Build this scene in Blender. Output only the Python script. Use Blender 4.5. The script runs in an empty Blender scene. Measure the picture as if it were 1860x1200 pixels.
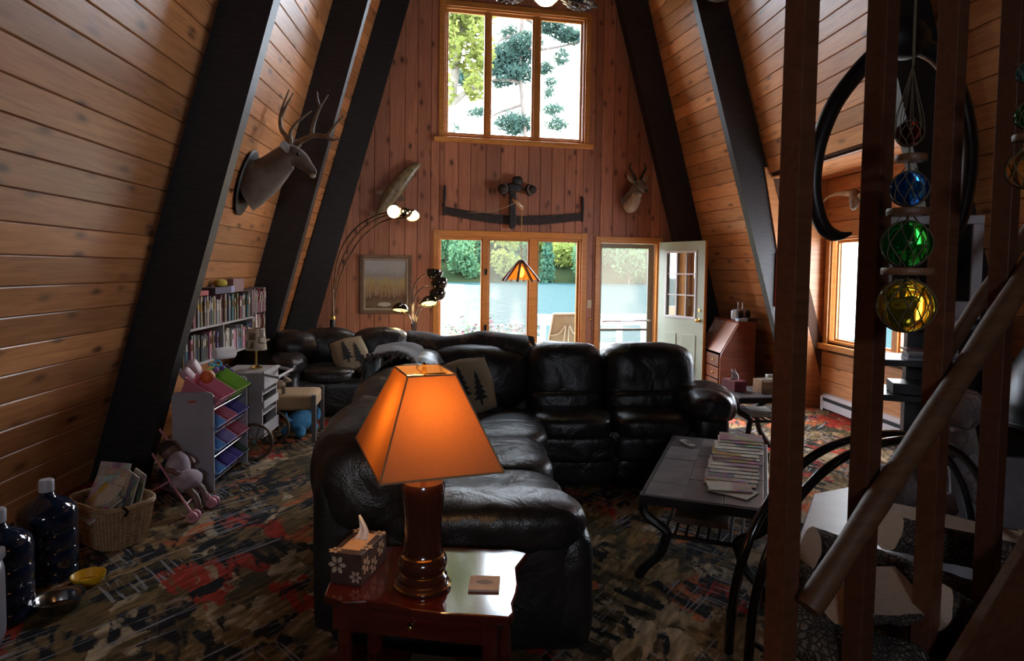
import bpy, math, random
from math import sin, cos, pi, radians, sqrt, atan2
from mathutils import Vector, Matrix, Quaternion, noise
sc = bpy.context.scene
col = sc.collection
rnd = random.Random(11)

# ------------------------------------------------------------------ camera
FPX, YAW, PITCH, ROLL, SHY = 1200.0, radians(-3.8), radians(-2.957), .0135, -48.0
CAMP = Vector((0, 0, 1.6))
CR = Matrix.Rotation(YAW, 3, 'Z') @ Matrix.Rotation(pi/2 + PITCH, 3, 'X') @ Matrix.Rotation(ROLL, 3, 'Z')
cd = bpy.data.cameras.new('camera')
cd.sensor_width = 36.0
cd.lens = 36.0*FPX/1860
cd.shift_y = SHY/1860
cd.clip_start = .05
cd.clip_end = 2000
cam = bpy.data.objects.new('camera', cd)
cam.matrix_world = Matrix.Translation(CAMP) @ CR.to_4x4()
col.objects.link(cam)
sc.camera = cam

# ------------------------------------------------------------------ world, sun, exposure
w = bpy.data.worlds.new('sky'); sc.world = w; w.use_nodes = True
wn = w.node_tree.nodes
bg = wn['Background']; bg.inputs[0].default_value = (.80, .88, 1.0, 1); bg.inputs[1].default_value = 18.0
SUNV = Vector((.10, -1.0, -.62)).normalized()
sd = bpy.data.lights.new('sun', 'SUN'); sd.energy = 24.0; sd.angle = radians(.6); sd.color = (1, .93, .8)
so = bpy.data.objects.new('sun', sd); so.rotation_euler = SUNV.to_track_quat('-Z', 'Y').to_euler(); so.location = (0, 40, 30)
col.objects.link(so)
sc.view_settings.view_transform = 'Standard'
sc.view_settings.look = 'None'
sc.view_settings.gamma = 1
sc.view_settings.use_curve_mapping = False
sc.view_settings.exposure = 0.62
sc.cycles.use_denoising = True
sc.cycles.max_bounces = 8
sc.cycles.diffuse_bounces = 5
sc.cycles.transparent_max_bounces = 24
sc.cycles.caustics_reflective = True
sc.cycles.caustics_refractive = False
sc.cycles.sample_clamp_indirect = 4.0

# ------------------------------------------------------------------ where a line of sight meets a real surface
def ray(x, y): return CR @ Vector(((x-930)/FPX, -(y-600-SHY)/FPX, -1))
def onZ(x, y, z=0.0): d = ray(x, y); return CAMP + d*((z-CAMP.z)/d.z)
def onY(x, y, Y): d = ray(x, y); return CAMP + d*(Y/d.y)
def onX(x, y, X): d = ray(x, y); return CAMP + d*(X/d.x)
GA = radians(8); GP = Vector((.6, 9.3, 0)); GU = Vector((cos(GA), sin(GA), 0)); GN = Vector((-sin(GA), cos(GA), 0))
def onG(x, y, off=0.0):            # gable wall, local (u, -off, z)
    d = ray(x, y); t = ((GP - GN*off - CAMP).dot(GN))/d.dot(GN); p = CAMP + d*t
    return Vector(((p-GP).dot(GU), -off, p.z))
SL, SR = .275, .283                # lean of the two roof slopes
XL, XR = -2.78, 4.33
def onL(x, y, off=0.0): d = ray(x, y); return CAMP + d*((XL+off+SL*CAMP.z)/(d.x-SL*d.z))
def onR(x, y, off=0.0): d = ray(x, y); return CAMP + d*((XR-off-SR*CAMP.z)/(d.x+SR*d.z))

# ------------------------------------------------------------------ materials
def nodes(name):
    m = bpy.data.materials.new(name); m.use_nodes = True
    return m, m.node_tree, m.node_tree.nodes['Principled BSDF'], m.node_tree.nodes['Material Output']
def c4(c): return (c[0], c[1], c[2], 1)
def N(t, kind, **kw):
    n = t.nodes.new(kind)
    for k, v in kw.items():
        if k.startswith('i_'): n.inputs[k[2:].replace('_', ' ')].default_value = v
        else: setattr(n, k, v)
    return n
def L(t, a, b): t.links.new(a, b)
def ramp(t, fac, stops, interp='LINEAR'):
    r = N(t, 'ShaderNodeValToRGB'); r.color_ramp.interpolation = interp
    e = r.color_ramp.elements
    while len(e) < len(stops): e.new(.5)
    for k, (p, c) in enumerate(stops): e[k].position = p; e[k].color = c4(c) if not isinstance(c, (int, float)) else (c, c, c, 1)
    L(t, fac, r.inputs[0]); return r.outputs[0]
def mixc(t, fac, a, b, mode='MIX'):
    n = N(t, 'ShaderNodeMix', data_type='RGBA', blend_type=mode)
    for s, v in ((n.inputs[0], fac), (n.inputs[6], a), (n.inputs[7], b)):
        if isinstance(v, (int, float)): s.default_value = v
        elif isinstance(v, (tuple, list)): s.default_value = c4(v)
        else: L(t, v, s)
    return n.outputs[2]
def coords(t, stretch=(1, 1, 1), rand=0.0, rot=(0, 0, 0)):
    tc = N(t, 'ShaderNodeTexCoord'); mp = N(t, 'ShaderNodeMapping')
    mp.inputs[3].default_value = stretch; mp.inputs[2].default_value = rot
    L(t, tc.outputs['Object'], mp.inputs[0])
    if rand:
        oi = N(t, 'ShaderNodeObjectInfo'); mu = N(t, 'ShaderNodeVectorMath', operation='SCALE'); mu.inputs[3].default_value = rand
        cm = N(t, 'ShaderNodeCombineXYZ'); [L(t, oi.outputs['Random'], cm.inputs[k]) for k in range(3)]
        L(t, cm.outputs[0], mu.inputs[0]); L(t, mu.outputs[0], mp.inputs[1])
    return mp.outputs[0]
def bumpn(t, bs, h, strength=.3, dist=.01):
    b = N(t, 'ShaderNodeBump'); b.inputs['Strength'].default_value = strength; b.inputs['Distance'].default_value = dist
    L(t, h, b.inputs['Height']); L(t, b.outputs[0], bs.inputs['Normal'])
MATS = {}
def mat(name, c1, c2=None, scale=6.0, rough=.5, metal=0.0, bump=None, stretch=(1, 1, 1), rand=0.0, emit=None, spec=None, coat=0.0, lo=.35, hi=.65, sheen=0.0):
    if name in MATS: return MATS[name]
    m, t, bs, out = nodes(name)
    bs.inputs['Roughness'].default_value = rough; bs.inputs['Metallic'].default_value = metal
    if spec is not None: bs.inputs['Specular IOR Level'].default_value = spec
    if coat: bs.inputs['Coat Weight'].default_value = coat; bs.inputs['Coat Roughness'].default_value = .08
    if sheen: bs.inputs['Sheen Weight'].default_value = sheen
    bs.inputs['Base Color'].default_value = c4(c1)
    if c2 is not None or bump:
        co = coords(t, stretch, rand)
        n = N(t, 'ShaderNodeTexNoise', i_Scale=scale, i_Detail=5.0); L(t, co, n.inputs['Vector'])
        if c2 is not None: L(t, ramp(t, n.outputs[0], [(lo, c1), (hi, c2)]), bs.inputs['Base Color'])
        if bump:
            b = N(t, 'ShaderNodeTexNoise', i_Scale=bump[0], i_Detail=4.0); L(t, co, b.inputs['Vector']); bumpn(t, bs, b.outputs[0], bump[1], bump[2] if len(bump) > 2 else .01)
    if emit:
        bs.inputs['Emission Color'].default_value = c4(emit[0]); bs.inputs['Emission Strength'].default_value = emit[1]
    MATS[name] = m; return m

def wood(name, dark, light, knots=True, rough=.34, grain=1.0, knot=(.035, .012, .006), tone=.25, coat=0.0, kn=(2.4, 6.5), bump=.12):
    m, t, bs, out = nodes(name); MATS[name] = m
    co = coords(t, (1, 1, 1), 37.0)
    oi = N(t, 'ShaderNodeObjectInfo')
    mp = N(t, 'ShaderNodeMapping'); mp.inputs[3].default_value = (1.1*grain, 16*grain, 16*grain); L(t, co, mp.inputs[0])
    n = N(t, 'ShaderNodeTexNoise', i_Scale=2.2, i_Detail=6.0, i_Distortion=.9); L(t, mp.outputs[0], n.inputs['Vector'])
    c = ramp(t, n.outputs[0], [(.3, dark), (.7, light)])
    hs = N(t, 'ShaderNodeHueSaturation'); L(t, c, hs.inputs['Color'])
    ma = N(t, 'ShaderNodeMapRange'); ma.inputs[3].default_value = 1-tone; ma.inputs[4].default_value = 1+tone
    L(t, oi.outputs['Random'], ma.inputs[0]); L(t, ma.outputs[0], hs.inputs['Value'])
    c = hs.outputs[0]
    if knots:
        mk = N(t, 'ShaderNodeMapping'); mk.inputs[3].default_value = (kn[0], kn[1], 1); L(t, co, mk.inputs[0])
        v = N(t, 'ShaderNodeTexVoronoi', voronoi_dimensions='2D', i_Scale=1.0, i_Randomness=1.0); L(t, mk.outputs[0], v.inputs['Vector'])
        n2 = N(t, 'ShaderNodeTexNoise', i_Scale=9.0); L(t, co, n2.inputs['Vector'])
        ad = N(t, 'ShaderNodeMath', operation='MULTIPLY_ADD'); ad.inputs[1].default_value = .12; L(t, n2.outputs[0], ad.inputs[0]); L(t, v.outputs['Distance'], ad.inputs[2])
        k = ramp(t, ad.outputs[0], [(.13, 1.0), (.19, .45), (.30, 0.0)])
        sp = N(t, 'ShaderNodeSeparateColor'); L(t, v.outputs['Color'], sp.inputs[0]); mk2 = N(t, 'ShaderNodeMath', operation='MULTIPLY'); L(t, ramp(t, sp.outputs[0], [(.50, 0.0), (.60, .5), (1.0, 1.0)]), mk2.inputs[0]); L(t, k, mk2.inputs[1])
        c = mixc(t, mk2.outputs[0], c, knot)
    L(t, c, bs.inputs['Base Color'])
    bs.inputs['Roughness'].default_value = rough
    if coat: bs.inputs['Coat Weight'].default_value = coat; bs.inputs['Coat Roughness'].default_value = .1
    if bump: bumpn(t, bs, n.outputs[0], bump, .004)
    return m
W_SIDE = wood('pine_side_boards', (.41, .160, .058), (.60, .272, .108), knot=(.12, .045, .02))
W_GABLE = wood('cedar_gable_boards', (.32, .115, .062), (.48, .195, .105), rough=.5, knot=(.05, .013, .009), kn=(3.4, 6.0))
W_TRIM = wood('fir_trim', (.52, .195, .04), (.68, .295, .07), knots=False, rough=.35)
W_POST = wood('stained_post', (.085, .028, .013), (.14, .05, .024), knots=False, rough=.45)
W_POLE = wood('peeled_pole', (.12, .05, .023), (.20, .095, .046), knots=False, rough=.5)
W_DESK = wood('mahogany_desk', (.15, .035, .016), (.25, .07, .03), knots=False, rough=.3, coat=.3)
W_CHERRY = wood('polished_cherry', (.055, .006, .004), (.10, .014, .008), knots=False, rough=.12, coat=.8, tone=.05, bump=0)
W_OAK = wood('light_wood', (.38, .21, .10), (.55, .34, .18), knots=False, rough=.5)
M_BEAM = mat('dark_stained_beam', (.010, .0085, .009), (.024, .020, .021), 9, .5, bump=(30, .25, .004), stretch=(1, 1, 6))
M_BACK = mat('dark_backing_board', (.07, .03, .014), rough=.8)  # plain dark board behind the courses and overhead
M_BLACK = mat('black_metal', (.012, .012, .013), rough=.35, metal=.6)
M_BLKPL = mat('black_plastic', (.012, .012, .014), rough=.4)
M_WHITE = mat('white_paint', (.62, .58, .60), (.54, .50, .52), 4, .5)
M_CHROME = mat('chrome', (.6, .6, .62), rough=.18, metal=1.0)
M_BRASS = mat('brass', (.75, .52, .16), rough=.18, metal=1.0)
M_DARK = mat('dark_inside', (.01, .01, .01), rough=.8)
M_PAPER = mat('paper_edges', (.66, .60, .50), (.52, .46, .37), 60, .8, stretch=(1, 1, 1))

def leather(name, c, rough=.33):
    m, t, bs, out = nodes(name); MATS[name] = m
    co = coords(t)
    a = N(t, 'ShaderNodeTexNoise', i_Scale=5.0, i_Detail=4.0, i_Distortion=1.2); L(t, co, a.inputs['Vector'])
    v = N(t, 'ShaderNodeTexVoronoi', i_Scale=140.0); L(t, co, v.inputs['Vector'])
    L(t, ramp(t, a.outputs[0], [(.3, tuple(x*.75 for x in c)), (.7, tuple(x*1.3 for x in c))]), bs.inputs['Base Color'])
    r = N(t, 'ShaderNodeMapRange'); r.inputs[3].default_value = rough-.06; r.inputs[4].default_value = rough+.12; L(t, a.outputs[0], r.inputs[0]); L(t, r.outputs[0], bs.inputs['Roughness'])
    ad = N(t, 'ShaderNodeMath', operation='MULTIPLY_ADD'); ad.inputs[1].default_value = .05; L(t, v.outputs[0], ad.inputs[0]); L(t, a.outputs[0], ad.inputs[2])
    bumpn(t, bs, ad.outputs[0], .5, .03); return m
M_LEATHER = leather('black_leather', (.012, .0115, .013))

def glass(name, tint=(1, 1, 1), gloss=.08, haze=0.0, hazec=(.8, .8, .8), rough=.02):
    m, t, bs, out = nodes(name); t.nodes.remove(bs); MATS[name] = m
    tr = N(t, 'ShaderNodeBsdfTransparent'); tr.inputs[0].default_value = c4(tint)
    gl = N(t, 'ShaderNodeBsdfGlossy'); gl.inputs['Roughness'].default_value = rough
    mx = N(t, 'ShaderNodeMixShader'); mx.inputs[0].default_value = gloss
    L(t, tr.outputs[0], mx.inputs[1]); L(t, gl.outputs[0], mx.inputs[2]); s = mx.outputs[0]
    if haze:
        df = N(t, 'ShaderNodeBsdfTranslucent'); df.inputs[0].default_value = c4(hazec)
        m2 = N(t, 'ShaderNodeMixShader'); m2.inputs[0].default_value = haze
        L(t, s, m2.inputs[1]); L(t, df.outputs[0], m2.inputs[2]); s = m2.outputs[0]
    L(t, s, out.inputs[0]); return m
M_GLASS = glass('window_glass', (.97, .98, .98), .05)
M_SCREEN = glass('insect_screen', (.80, .80, .80), .0, .10, (.22, .20, .17))

# ------------------------------------------------------------------ geometry
class MB:
    def __init__(s): s.v = []; s.f = []
    def add(s, vs, fs):
        o = len(s.v); s.v += [Vector(p) for p in vs]; s.f += [tuple(i+o for i in f) for f in fs]; return s
    def box(s, c, d, R=None):
        x, y, z = d[0]/2, d[1]/2, d[2]/2
        P = [Vector(p) for p in ((-x, -y, -z), (x, -y, -z), (x, y, -z), (-x, y, -z), (-x, -y, z), (x, -y, z), (x, y, z), (-x, y, z))]
        if R is not None: P = [R @ p for p in P]
        c = Vector(c)
        return s.add([p+c for p in P], [(3, 2, 1, 0), (4, 5, 6, 7), (0, 1, 5, 4), (1, 2, 6, 5), (2, 3, 7, 6), (3, 0, 4, 7)])
    def bb(s, x0, x1, y0, y1, z0, z1): return s.box(((x0+x1)/2, (y0+y1)/2, (z0+z1)/2), (x1-x0, y1-y0, z1-z0))
    def bar(s, a, b, wd, ht, up=(0, 0, 1)):
        a, b = Vector(a), Vector(b); d = b-a; ln = d.length; d.normalize()
        up = Vector(up); sd = up.cross(d)
        if sd.length < 1e-4: sd = Vector((1, 0, 0)).cross(d)
        sd.normalize(); u = d.cross(sd)
        R = Matrix((d, sd, u)).transposed()
        return s.box((a+b)/2, (ln, wd, ht), R)
    def tube(s, pts, r, n=8, caps=True, closed=False):
        pts = [Vector(p) for p in pts]; k = len(pts)
        rs = r if isinstance(r, (list, tuple)) else [r]*k
        vs, fs = [], []; prev = None
        for i, p in enumerate(pts):
            if closed: d = pts[(i+1) % k]-pts[i-1]
            else: d = pts[min(i+1, k-1)]-pts[max(i-1, 0)]
            d.normalize()
            if prev is None:
                a = Vector((0, 0, 1)) if abs(d.z) < .9 else Vector((1, 0, 0)); u = d.cross(a).normalized()
            else:
                u = prev - d*prev.dot(d); u.normalize()
            prev = u; b = d.cross(u)
            for j in range(n): t = 2*pi*j/n; vs.append(p+(u*cos(t)+b*sin(t))*rs[i])
        for i in range(k if closed else k-1):
            for j in range(n):
                a0 = i*n+j; a1 = i*n+(j+1) % n; b0 = ((i+1) % k)*n+j; b1 = ((i+1) % k)*n+(j+1) % n
                fs.append((a0, a1, b1, b0))
        if caps and not closed: fs.append(tuple(range(n-1, -1, -1))); fs.append(tuple(range((k-1)*n, k*n)))
        return s.add(vs, fs)
    def lathe(s, prof, n=24, c=(0, 0, 0), R=None, sx=1, sy=1):
        vs, fs = [], []; c = Vector(c)
        for r, z in prof:
            for j in range(n):
                t = 2*pi*j/n; p = Vector((r*cos(t)*sx, r*sin(t)*sy, z)); vs.append(c+(R @ p if R is not None else p))
        for i in range(len(prof)-1):
            for j in range(n): fs.append((i*n+j, i*n+(j+1) % n, (i+1)*n+(j+1) % n, (i+1)*n+j))
        if prof[0][0] > 1e-5: fs.append(tuple(range(n-1, -1, -1)))
        if prof[-1][0] > 1e-5: fs.append(tuple(range((len(prof)-1)*n, len(prof)*n)))
        return s.add(vs, fs)
    def ell(s, c, r, nu=14, nv=9, R=None, fn=None):
        vs, fs = [], []; c = Vector(c)
        if isinstance(r, (int, float)): r = (r, r, r)
        for i in range(nv+1):
            a = pi*i/nv
            for j in range(nu):
                t = 2*pi*j/nu; p = Vector((r[0]*sin(a)*cos(t), r[1]*sin(a)*sin(t), -r[2]*cos(a)))
                if fn: p = fn(p)
                vs.append(c+(R @ p if R is not None else p))
        for i in range(nv):
            for j in range(nu): fs.append((i*nu+j, i*nu+(j+1) % nu, (i+1)*nu+(j+1) % nu, (i+1)*nu+j))
        return s.add(vs, fs)
    def sq(s, c, d, p=4.0, n=8, R=None, fn=None):        # soft rounded box, size d
        vs, fs, ix = [], [], {}
        c = Vector(c)
        def vert(q):
            k = tuple(round(x, 5) for x in q)
            if k in ix: return ix[k]
            l = (abs(q[0])**p+abs(q[1])**p+abs(q[2])**p)**(1/p)
            v = Vector((q[0]/l*d[0]/2, q[1]/l*d[1]/2, q[2]/l*d[2]/2))
            if fn: v = fn(v)
            if R is not None: v = R @ v
            ix[k] = len(vs); vs.append(v+c); return ix[k]
        for ax in range(3):
            for sg in (-1, 1):
                for i in range(n):
                    for j in range(n):
                        q = []
                        for a, b in ((i, j), (i+1, j), (i+1, j+1), (i, j+1)):
                            u = math.tan((a/n-.5)*pi/2); v_ = math.tan((b/n-.5)*pi/2)
                            e = [0, 0, 0]; e[ax] = sg; e[(ax+1) % 3] = u; e[(ax+2) % 3] = v_; q.append(vert(e))
                        fs.append(tuple(q) if sg > 0 else tuple(reversed(q)))
        return s.add(vs, fs)
    def prism(s, poly, a, b, f):                         # poly of 2-D points, f(p, t) -> 3-D
        n = len(poly); vs = [f(p, a) for p in poly]+[f(p, b) for p in poly]
        fs = [tuple(range(n-1, -1, -1)), tuple(range(n, 2*n))]+[(i, (i+1) % n, n+(i+1) % n, n+i) for i in range(n)]
        return s.add(vs, fs)
    def grid(s, nx, ny, f):
        vs = [f(i/nx, j/ny) for j in range(ny+1) for i in range(nx+1)]
        fs = [(j*(nx+1)+i, j*(nx+1)+i+1, (j+1)*(nx+1)+i+1, (j+1)*(nx+1)+i) for j in range(ny) for i in range(nx)]
        return s.add(vs, fs)
    def mesh(s, name, smooth=None):
        me = bpy.data.meshes.new(name); me.from_pydata([tuple(p) for p in s.v], [], s.f); me.update()
        if smooth:
            me.shade_smooth()
            try: me.set_sharp_from_angle(angle=radians(smooth if smooth is not True else 45))
            except Exception: pass
        return me
    def build(s, name, m=None, parent=None, smooth=None, bevel=0.0, solid=0.0, sub=0):
        me = s.mesh(name, smooth)
        if m: me.materials.append(m)
        o = bpy.data.objects.new(name, me); col.objects.link(o)
        if parent is not None: o.parent = parent
        if solid: md = o.modifiers.new('solid', 'SOLIDIFY'); md.thickness = solid; md.offset = 0
        if sub: md = o.modifiers.new('sub', 'SUBSURF'); md.levels = sub; md.render_levels = sub
        if bevel: md = o.modifiers.new('bevel', 'BEVEL'); md.width = bevel; md.segments = 2; md.limit_method = 'ANGLE'
        return o
def tag(o, label, cat, group=None, kind=None):
    o['label'] = label
    if cat: o['category'] = cat
    if group: o['group'] = group
    if kind: o['kind'] = kind
    return o
def thing(name, label, cat, loc=(0, 0, 0), rz=0.0, group=None, kind=None):
    o = bpy.data.objects.new(name, None); o.empty_display_size = .1; col.objects.link(o)
    o.location = loc; o.rotation_euler = (0, 0, rz)
    return tag(o, label, cat, group, kind)
def struct(o, label=None):
    o['kind'] = 'structure'
    if label: o['label'] = label
    return o
def place(o, parent, mw):
    o.parent = parent; o.matrix_local = mw; return o
def instance(name, me, parent=None, M4=None):
    o = bpy.data.objects.new(name, me); col.objects.link(o)
    if parent is not None: o.parent = parent
    if M4 is not None: o.matrix_local = M4
    return o
def copy_tree(o, parent=None):
    c = o.copy(); col.objects.link(c); c.parent = parent
    for ch in list(o.children): copy_tree(ch, c)
    return c
def bez(p0, p1, p2, p3, n=12):
    P = [Vector(p) for p in (p0, p1, p2, p3)]
    return [P[0]*(1-t)**3+P[1]*3*t*(1-t)**2+P[2]*3*t*t*(1-t)+P[3]*t**3 for t in (i/n for i in range(n+1))]
def crom(pts, n=6):                                       # smooth curve through points
    P = [Vector(p) for p in pts]; P = [P[0]*2-P[1]]+P+[P[-1]*2-P[-2]]; out = []
    for i in range(1, len(P)-2):
        for k in range(n):
            t = k/n; a, b, c, d = P[i-1], P[i], P[i+1], P[i+2]
            out.append(.5*((2*b)+(c-a)*t+(2*a-5*b+4*c-d)*t*t+(3*b-a-3*c+d)*t**3))
    out.append(P[-2]); return out
def lerp(a, b, t): return a+(b-a)*t

# ================================================================== the room shell
def carpet():
    m, t, bs, out = nodes('abstract_patterned_carpet')
    tc = N(t, 'ShaderNodeTexCoord')
    def mapped(rot, sc_):
        m0 = N(t, 'ShaderNodeMapping'); m0.inputs[2].default_value = (0, 0, radians(rot)); L(t, tc.outputs['Object'], m0.inputs[0]); mp = N(t, 'ShaderNodeMapping'); mp.inputs[3].default_value = sc_; L(t, m0.outputs[0], mp.inputs[0]); return mp.outputs[0]
    def warp(vec, scale, amt):
        nz = N(t, 'ShaderNodeTexNoise', i_Scale=scale, i_Detail=9.0, i_Roughness=.62); L(t, vec, nz.inputs['Vector'])
        wv = N(t, 'ShaderNodeVectorMath', operation='MULTIPLY_ADD'); wv.inputs[1].default_value = (amt, amt, amt); L(t, nz.outputs['Color'], wv.inputs[0]); L(t, vec, wv.inputs[2]); return wv.outputs[0]
    def cells(vec, scale):
        v = N(t, 'ShaderNodeTexVoronoi', i_Scale=scale, i_Randomness=1.0); L(t, vec, v.inputs['Vector']); sp = N(t, 'ShaderNodeSeparateColor'); L(t, v.outputs['Color'], sp.inputs[0]); return sp.outputs
    def streak(rot, sc_, lo, hi, detail=4.0):
        st = N(t, 'ShaderNodeTexNoise', i_Scale=1.0, i_Detail=detail, i_Distortion=.3); L(t, mapped(rot, sc_), st.inputs['Vector']); return ramp(t, st.outputs[0], [(lo, 0.0), (hi, 1.0)])
    def mul(a_, b_):
        m_ = N(t, 'ShaderNodeMath', operation='MULTIPLY'); L(t, a_, m_.inputs[0]); L(t, b_, m_.inputs[1]); return m_.outputs[0]
    v1 = warp(mapped(22, (1.75, .95, 1)), 5.0, .42); v2 = warp(mapped(-24, (1.8, .9, 1)), 6.0, .38); v3 = warp(mapped(32, (1.9, .9, 1)), 6.0, .34)
    c1, c2, c3 = cells(v1, 2.8), cells(v2, 3.2), cells(v3, 2.7)
    base = ramp(t, c1[0], [(0, (.13, .085, .038)), (.2, (.075, .052, .022)), (.4, (.20, .14, .075)), (.58, (.045, .036, .018)), (.74, (.15, .09, .035)), (.88, (.26, .195, .125))], 'CONSTANT')
    alt = ramp(t, c2[1], [(0, (.11, .07, .03)), (.35, (.20, .135, .07)), (.6, (.05, .04, .022)), (.8, (.30, .235, .16))], 'CONSTANT')
    c = mixc(t, streak(-62, (4, 10, 1), .45, .55), base, alt)
    red = mul(ramp(t, c2[0], [(.80, 0.0), (.82, 1.0)]), streak(60, (6, 16, 1), .36, .46)); c = mixc(t, red, c, (.27, .030, .018))
    red2 = mul(ramp(t, c3[2], [(.86, 0.0), (.88, .9)]), streak(-52, (5, 20, 1), .4, .5)); c = mixc(t, red2, c, (.34, .09, .03))
    blk = mul(ramp(t, c3[0], [(.66, 0.0), (.69, 1.0)]), streak(60, (5, 14, 1), .46, .54)); c = mixc(t, blk, c, (.013, .012, .013))
    blk2 = mul(ramp(t, c1[2], [(.74, 0.0), (.77, 1.0)]), streak(-66, (5, 15, 1), .48, .56)); c = mixc(t, blk2, c, (.012, .012, .016))
    c = mixc(t, streak(-58, (7, 28, 1), .40, .66, 5.0), mixc(t, 1.0, c, (.85, .82, .78), 'MULTIPLY'), mixc(t, 1.0, c, (1.75, 1.65, 1.55), 'MULTIPLY'))
    h1 = mul(ramp(t, c3[0], [(.74, 0.0), (.78, .7)]), streak(-50, (3, 48, 1), .56, .62, 2.0)); c = mixc(t, h1, c, (.30, .29, .32))
    h2 = mul(ramp(t, c1[2], [(.82, 0.0), (.86, .7)]), streak(48, (3, 48, 1), .56, .62, 2.0)); c = mixc(t, h2, c, (.30, .28, .30))
    L(t, c, bs.inputs['Base Color']); bs.inputs['Roughness'].default_value = .95; bs.inputs['Specular IOR Level'].default_value = .1
    f = N(t, 'ShaderNodeTexNoise', i_Scale=260.0); L(t, tc.outputs['Object'], f.inputs['Vector']); bumpn(t, bs, f.outputs[0], .4, .006)
    return m
def gy(X): return 9.3+(X-.6)*math.tan(GA)                  # gable plane's Y at X
fl = MB(); fl.add([(-3.2, -3.6, 0), (4.6, -3.6, 0), (4.6, gy(4.6)+.12, 0), (-3.2, gy(-3.2)+.12, 0), (-3.2, -3.6, -.15), (4.6, -3.6, -.15), (4.6, gy(4.6)+.12, -.15), (-3.2, gy(-3.2)+.12, -.15)],
    [(0, 1, 2, 3), (7, 6, 5, 4), (0, 4, 5, 1), (1, 5, 6, 2), (2, 6, 7, 3), (3, 7, 4, 0)])
struct(fl.build('floor', carpet()), 'floor of brown, black, red and cream brush-stroke patterned carpet')

ZTOP = 7.4
RY1, RY2 = 5.0, 7.65
BWID = .170
def board_mesh(ln, wd, th=.022, ch=.006):
    x, a = ln/2, wd/2
    pr = [(-a, -th), (a, -th), (a, -ch), (a-ch, 0), (-a+ch, 0), (-a, -ch)]
    return MB().prism(pr, -x, x, lambda p, s: Vector((s, p[0], p[1]))).mesh('board')
_bm = {}
def board(parent, ln, wd, M4, m, key=None):
    k = (round(ln, 2), round(wd, 3), m.name)
    if k not in _bm:
        me = board_mesh(ln-.003, wd-.004); me.materials.append(m); _bm[k] = me
    return instance('board', _bm[k], parent, M4)
HL, HRt = .165, -.17                                       # the end bay turns with the gable
def slope_frame(side, s, z, y):
    """matrix of a board lying in a roof slope; local x along the house, y up the slope, z into the room"""
    k = SL if side < 0 else SR; h = sqrt(1+k*k); c, q = 1/h, k/h
    x0 = XL+k*z if side < 0 else XR-k*z
    x0 += s*(y-RY2)
    X = Vector((s, 1, 0)).normalized()*(1 if side < 0 else -1); Y = Vector((q, 0, c) if side < 0 else (-q, 0, c)); Y = (Y-X*Y.dot(X)).normalized(); Zv = X.cross(Y)
    Mx = Matrix((X, Y, Zv)).transposed().to_4x4(); Mx.translation = Vector((x0, y, z)); return Mx
def slab(side, y0, y1, z0, z1, off=.024, th=.12, s=0.0):
    k = SL if side < 0 else SR; b = MB(); vs = []
    for y in (y0, y1):
        for z, o in ((z0, off), (z1, off), (z1, off+th), (z0, off+th)):
            X = (XL+k*z-o*1.04) if side < 0 else (XR-k*z+o*1.04); vs.append((X+s*(y-RY2), y, z))
    b.add(vs, [(0, 1, 2, 3), (7, 6, 5, 4), (0, 4, 5, 1), (1, 5, 6, 2), (2, 6, 7, 3), (3, 7, 4, 0)]); return b
def slope_wall(name, side, bays, label):
    base = struct(slab(side, *bays[0][:2], bays[0][2], ZTOP).build(name, M_BACK), label)
    for i, (y0, y1, z0, z1, c0) in enumerate(bays):
        sh = (HL if side < 0 else HRt) if y1 > 9.2 else 0.0
        if i: slab(side, y0, y1, z0, ZTOP, s=sh).build('backing', M_BACK, base)
        k = SL if side < 0 else SR; dz = BWID/sqrt(1+k*k)
        r = 0; z = dz/2+.002
        while z < z1:
            if z > z0:
                yy0, yy1 = max(y0, c0), y1
                if y1 > 9.2: yy1 = gy(XL+k*z+sh*1.35 if side < 0 else XR-k*z+sh*2.1)-.03
                # one butt joint per course, staggered, as in the photograph
                board(base, yy1-yy0, BWID, slope_frame(side, sh, z, (yy0+yy1)/2), W_SIDE)
            z += dz; r += 1
        # plain upper part of the slope, above the built courses
    return base
wl = slope_wall('wall_left', -1, [(-3.6, RY1, 0, 3.9, 2.2), (RY1, RY2, 0, 5.2, RY1), (RY2, 10.2, 0, 6.4, RY2)], 'left wall of varnished knotty pine boards leaning inward')
wr = slope_wall('wall_right', 1, [(-3.6, RY1, 0, 4.0, 3.2), (RY1, RY2, 2.77, 5.4, RY1), (RY2, 10.6, 0, 6.4, RY2)], 'right wall of varnished knotty pine boards leaning inward')
cl = MB(); cl.bb(-1.2, 2.7, -3.6, 10.2, ZTOP-.05, ZTOP+.05); struct(cl.build('ceiling', M_BACK), 'dark board ceiling high in the peak')

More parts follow.
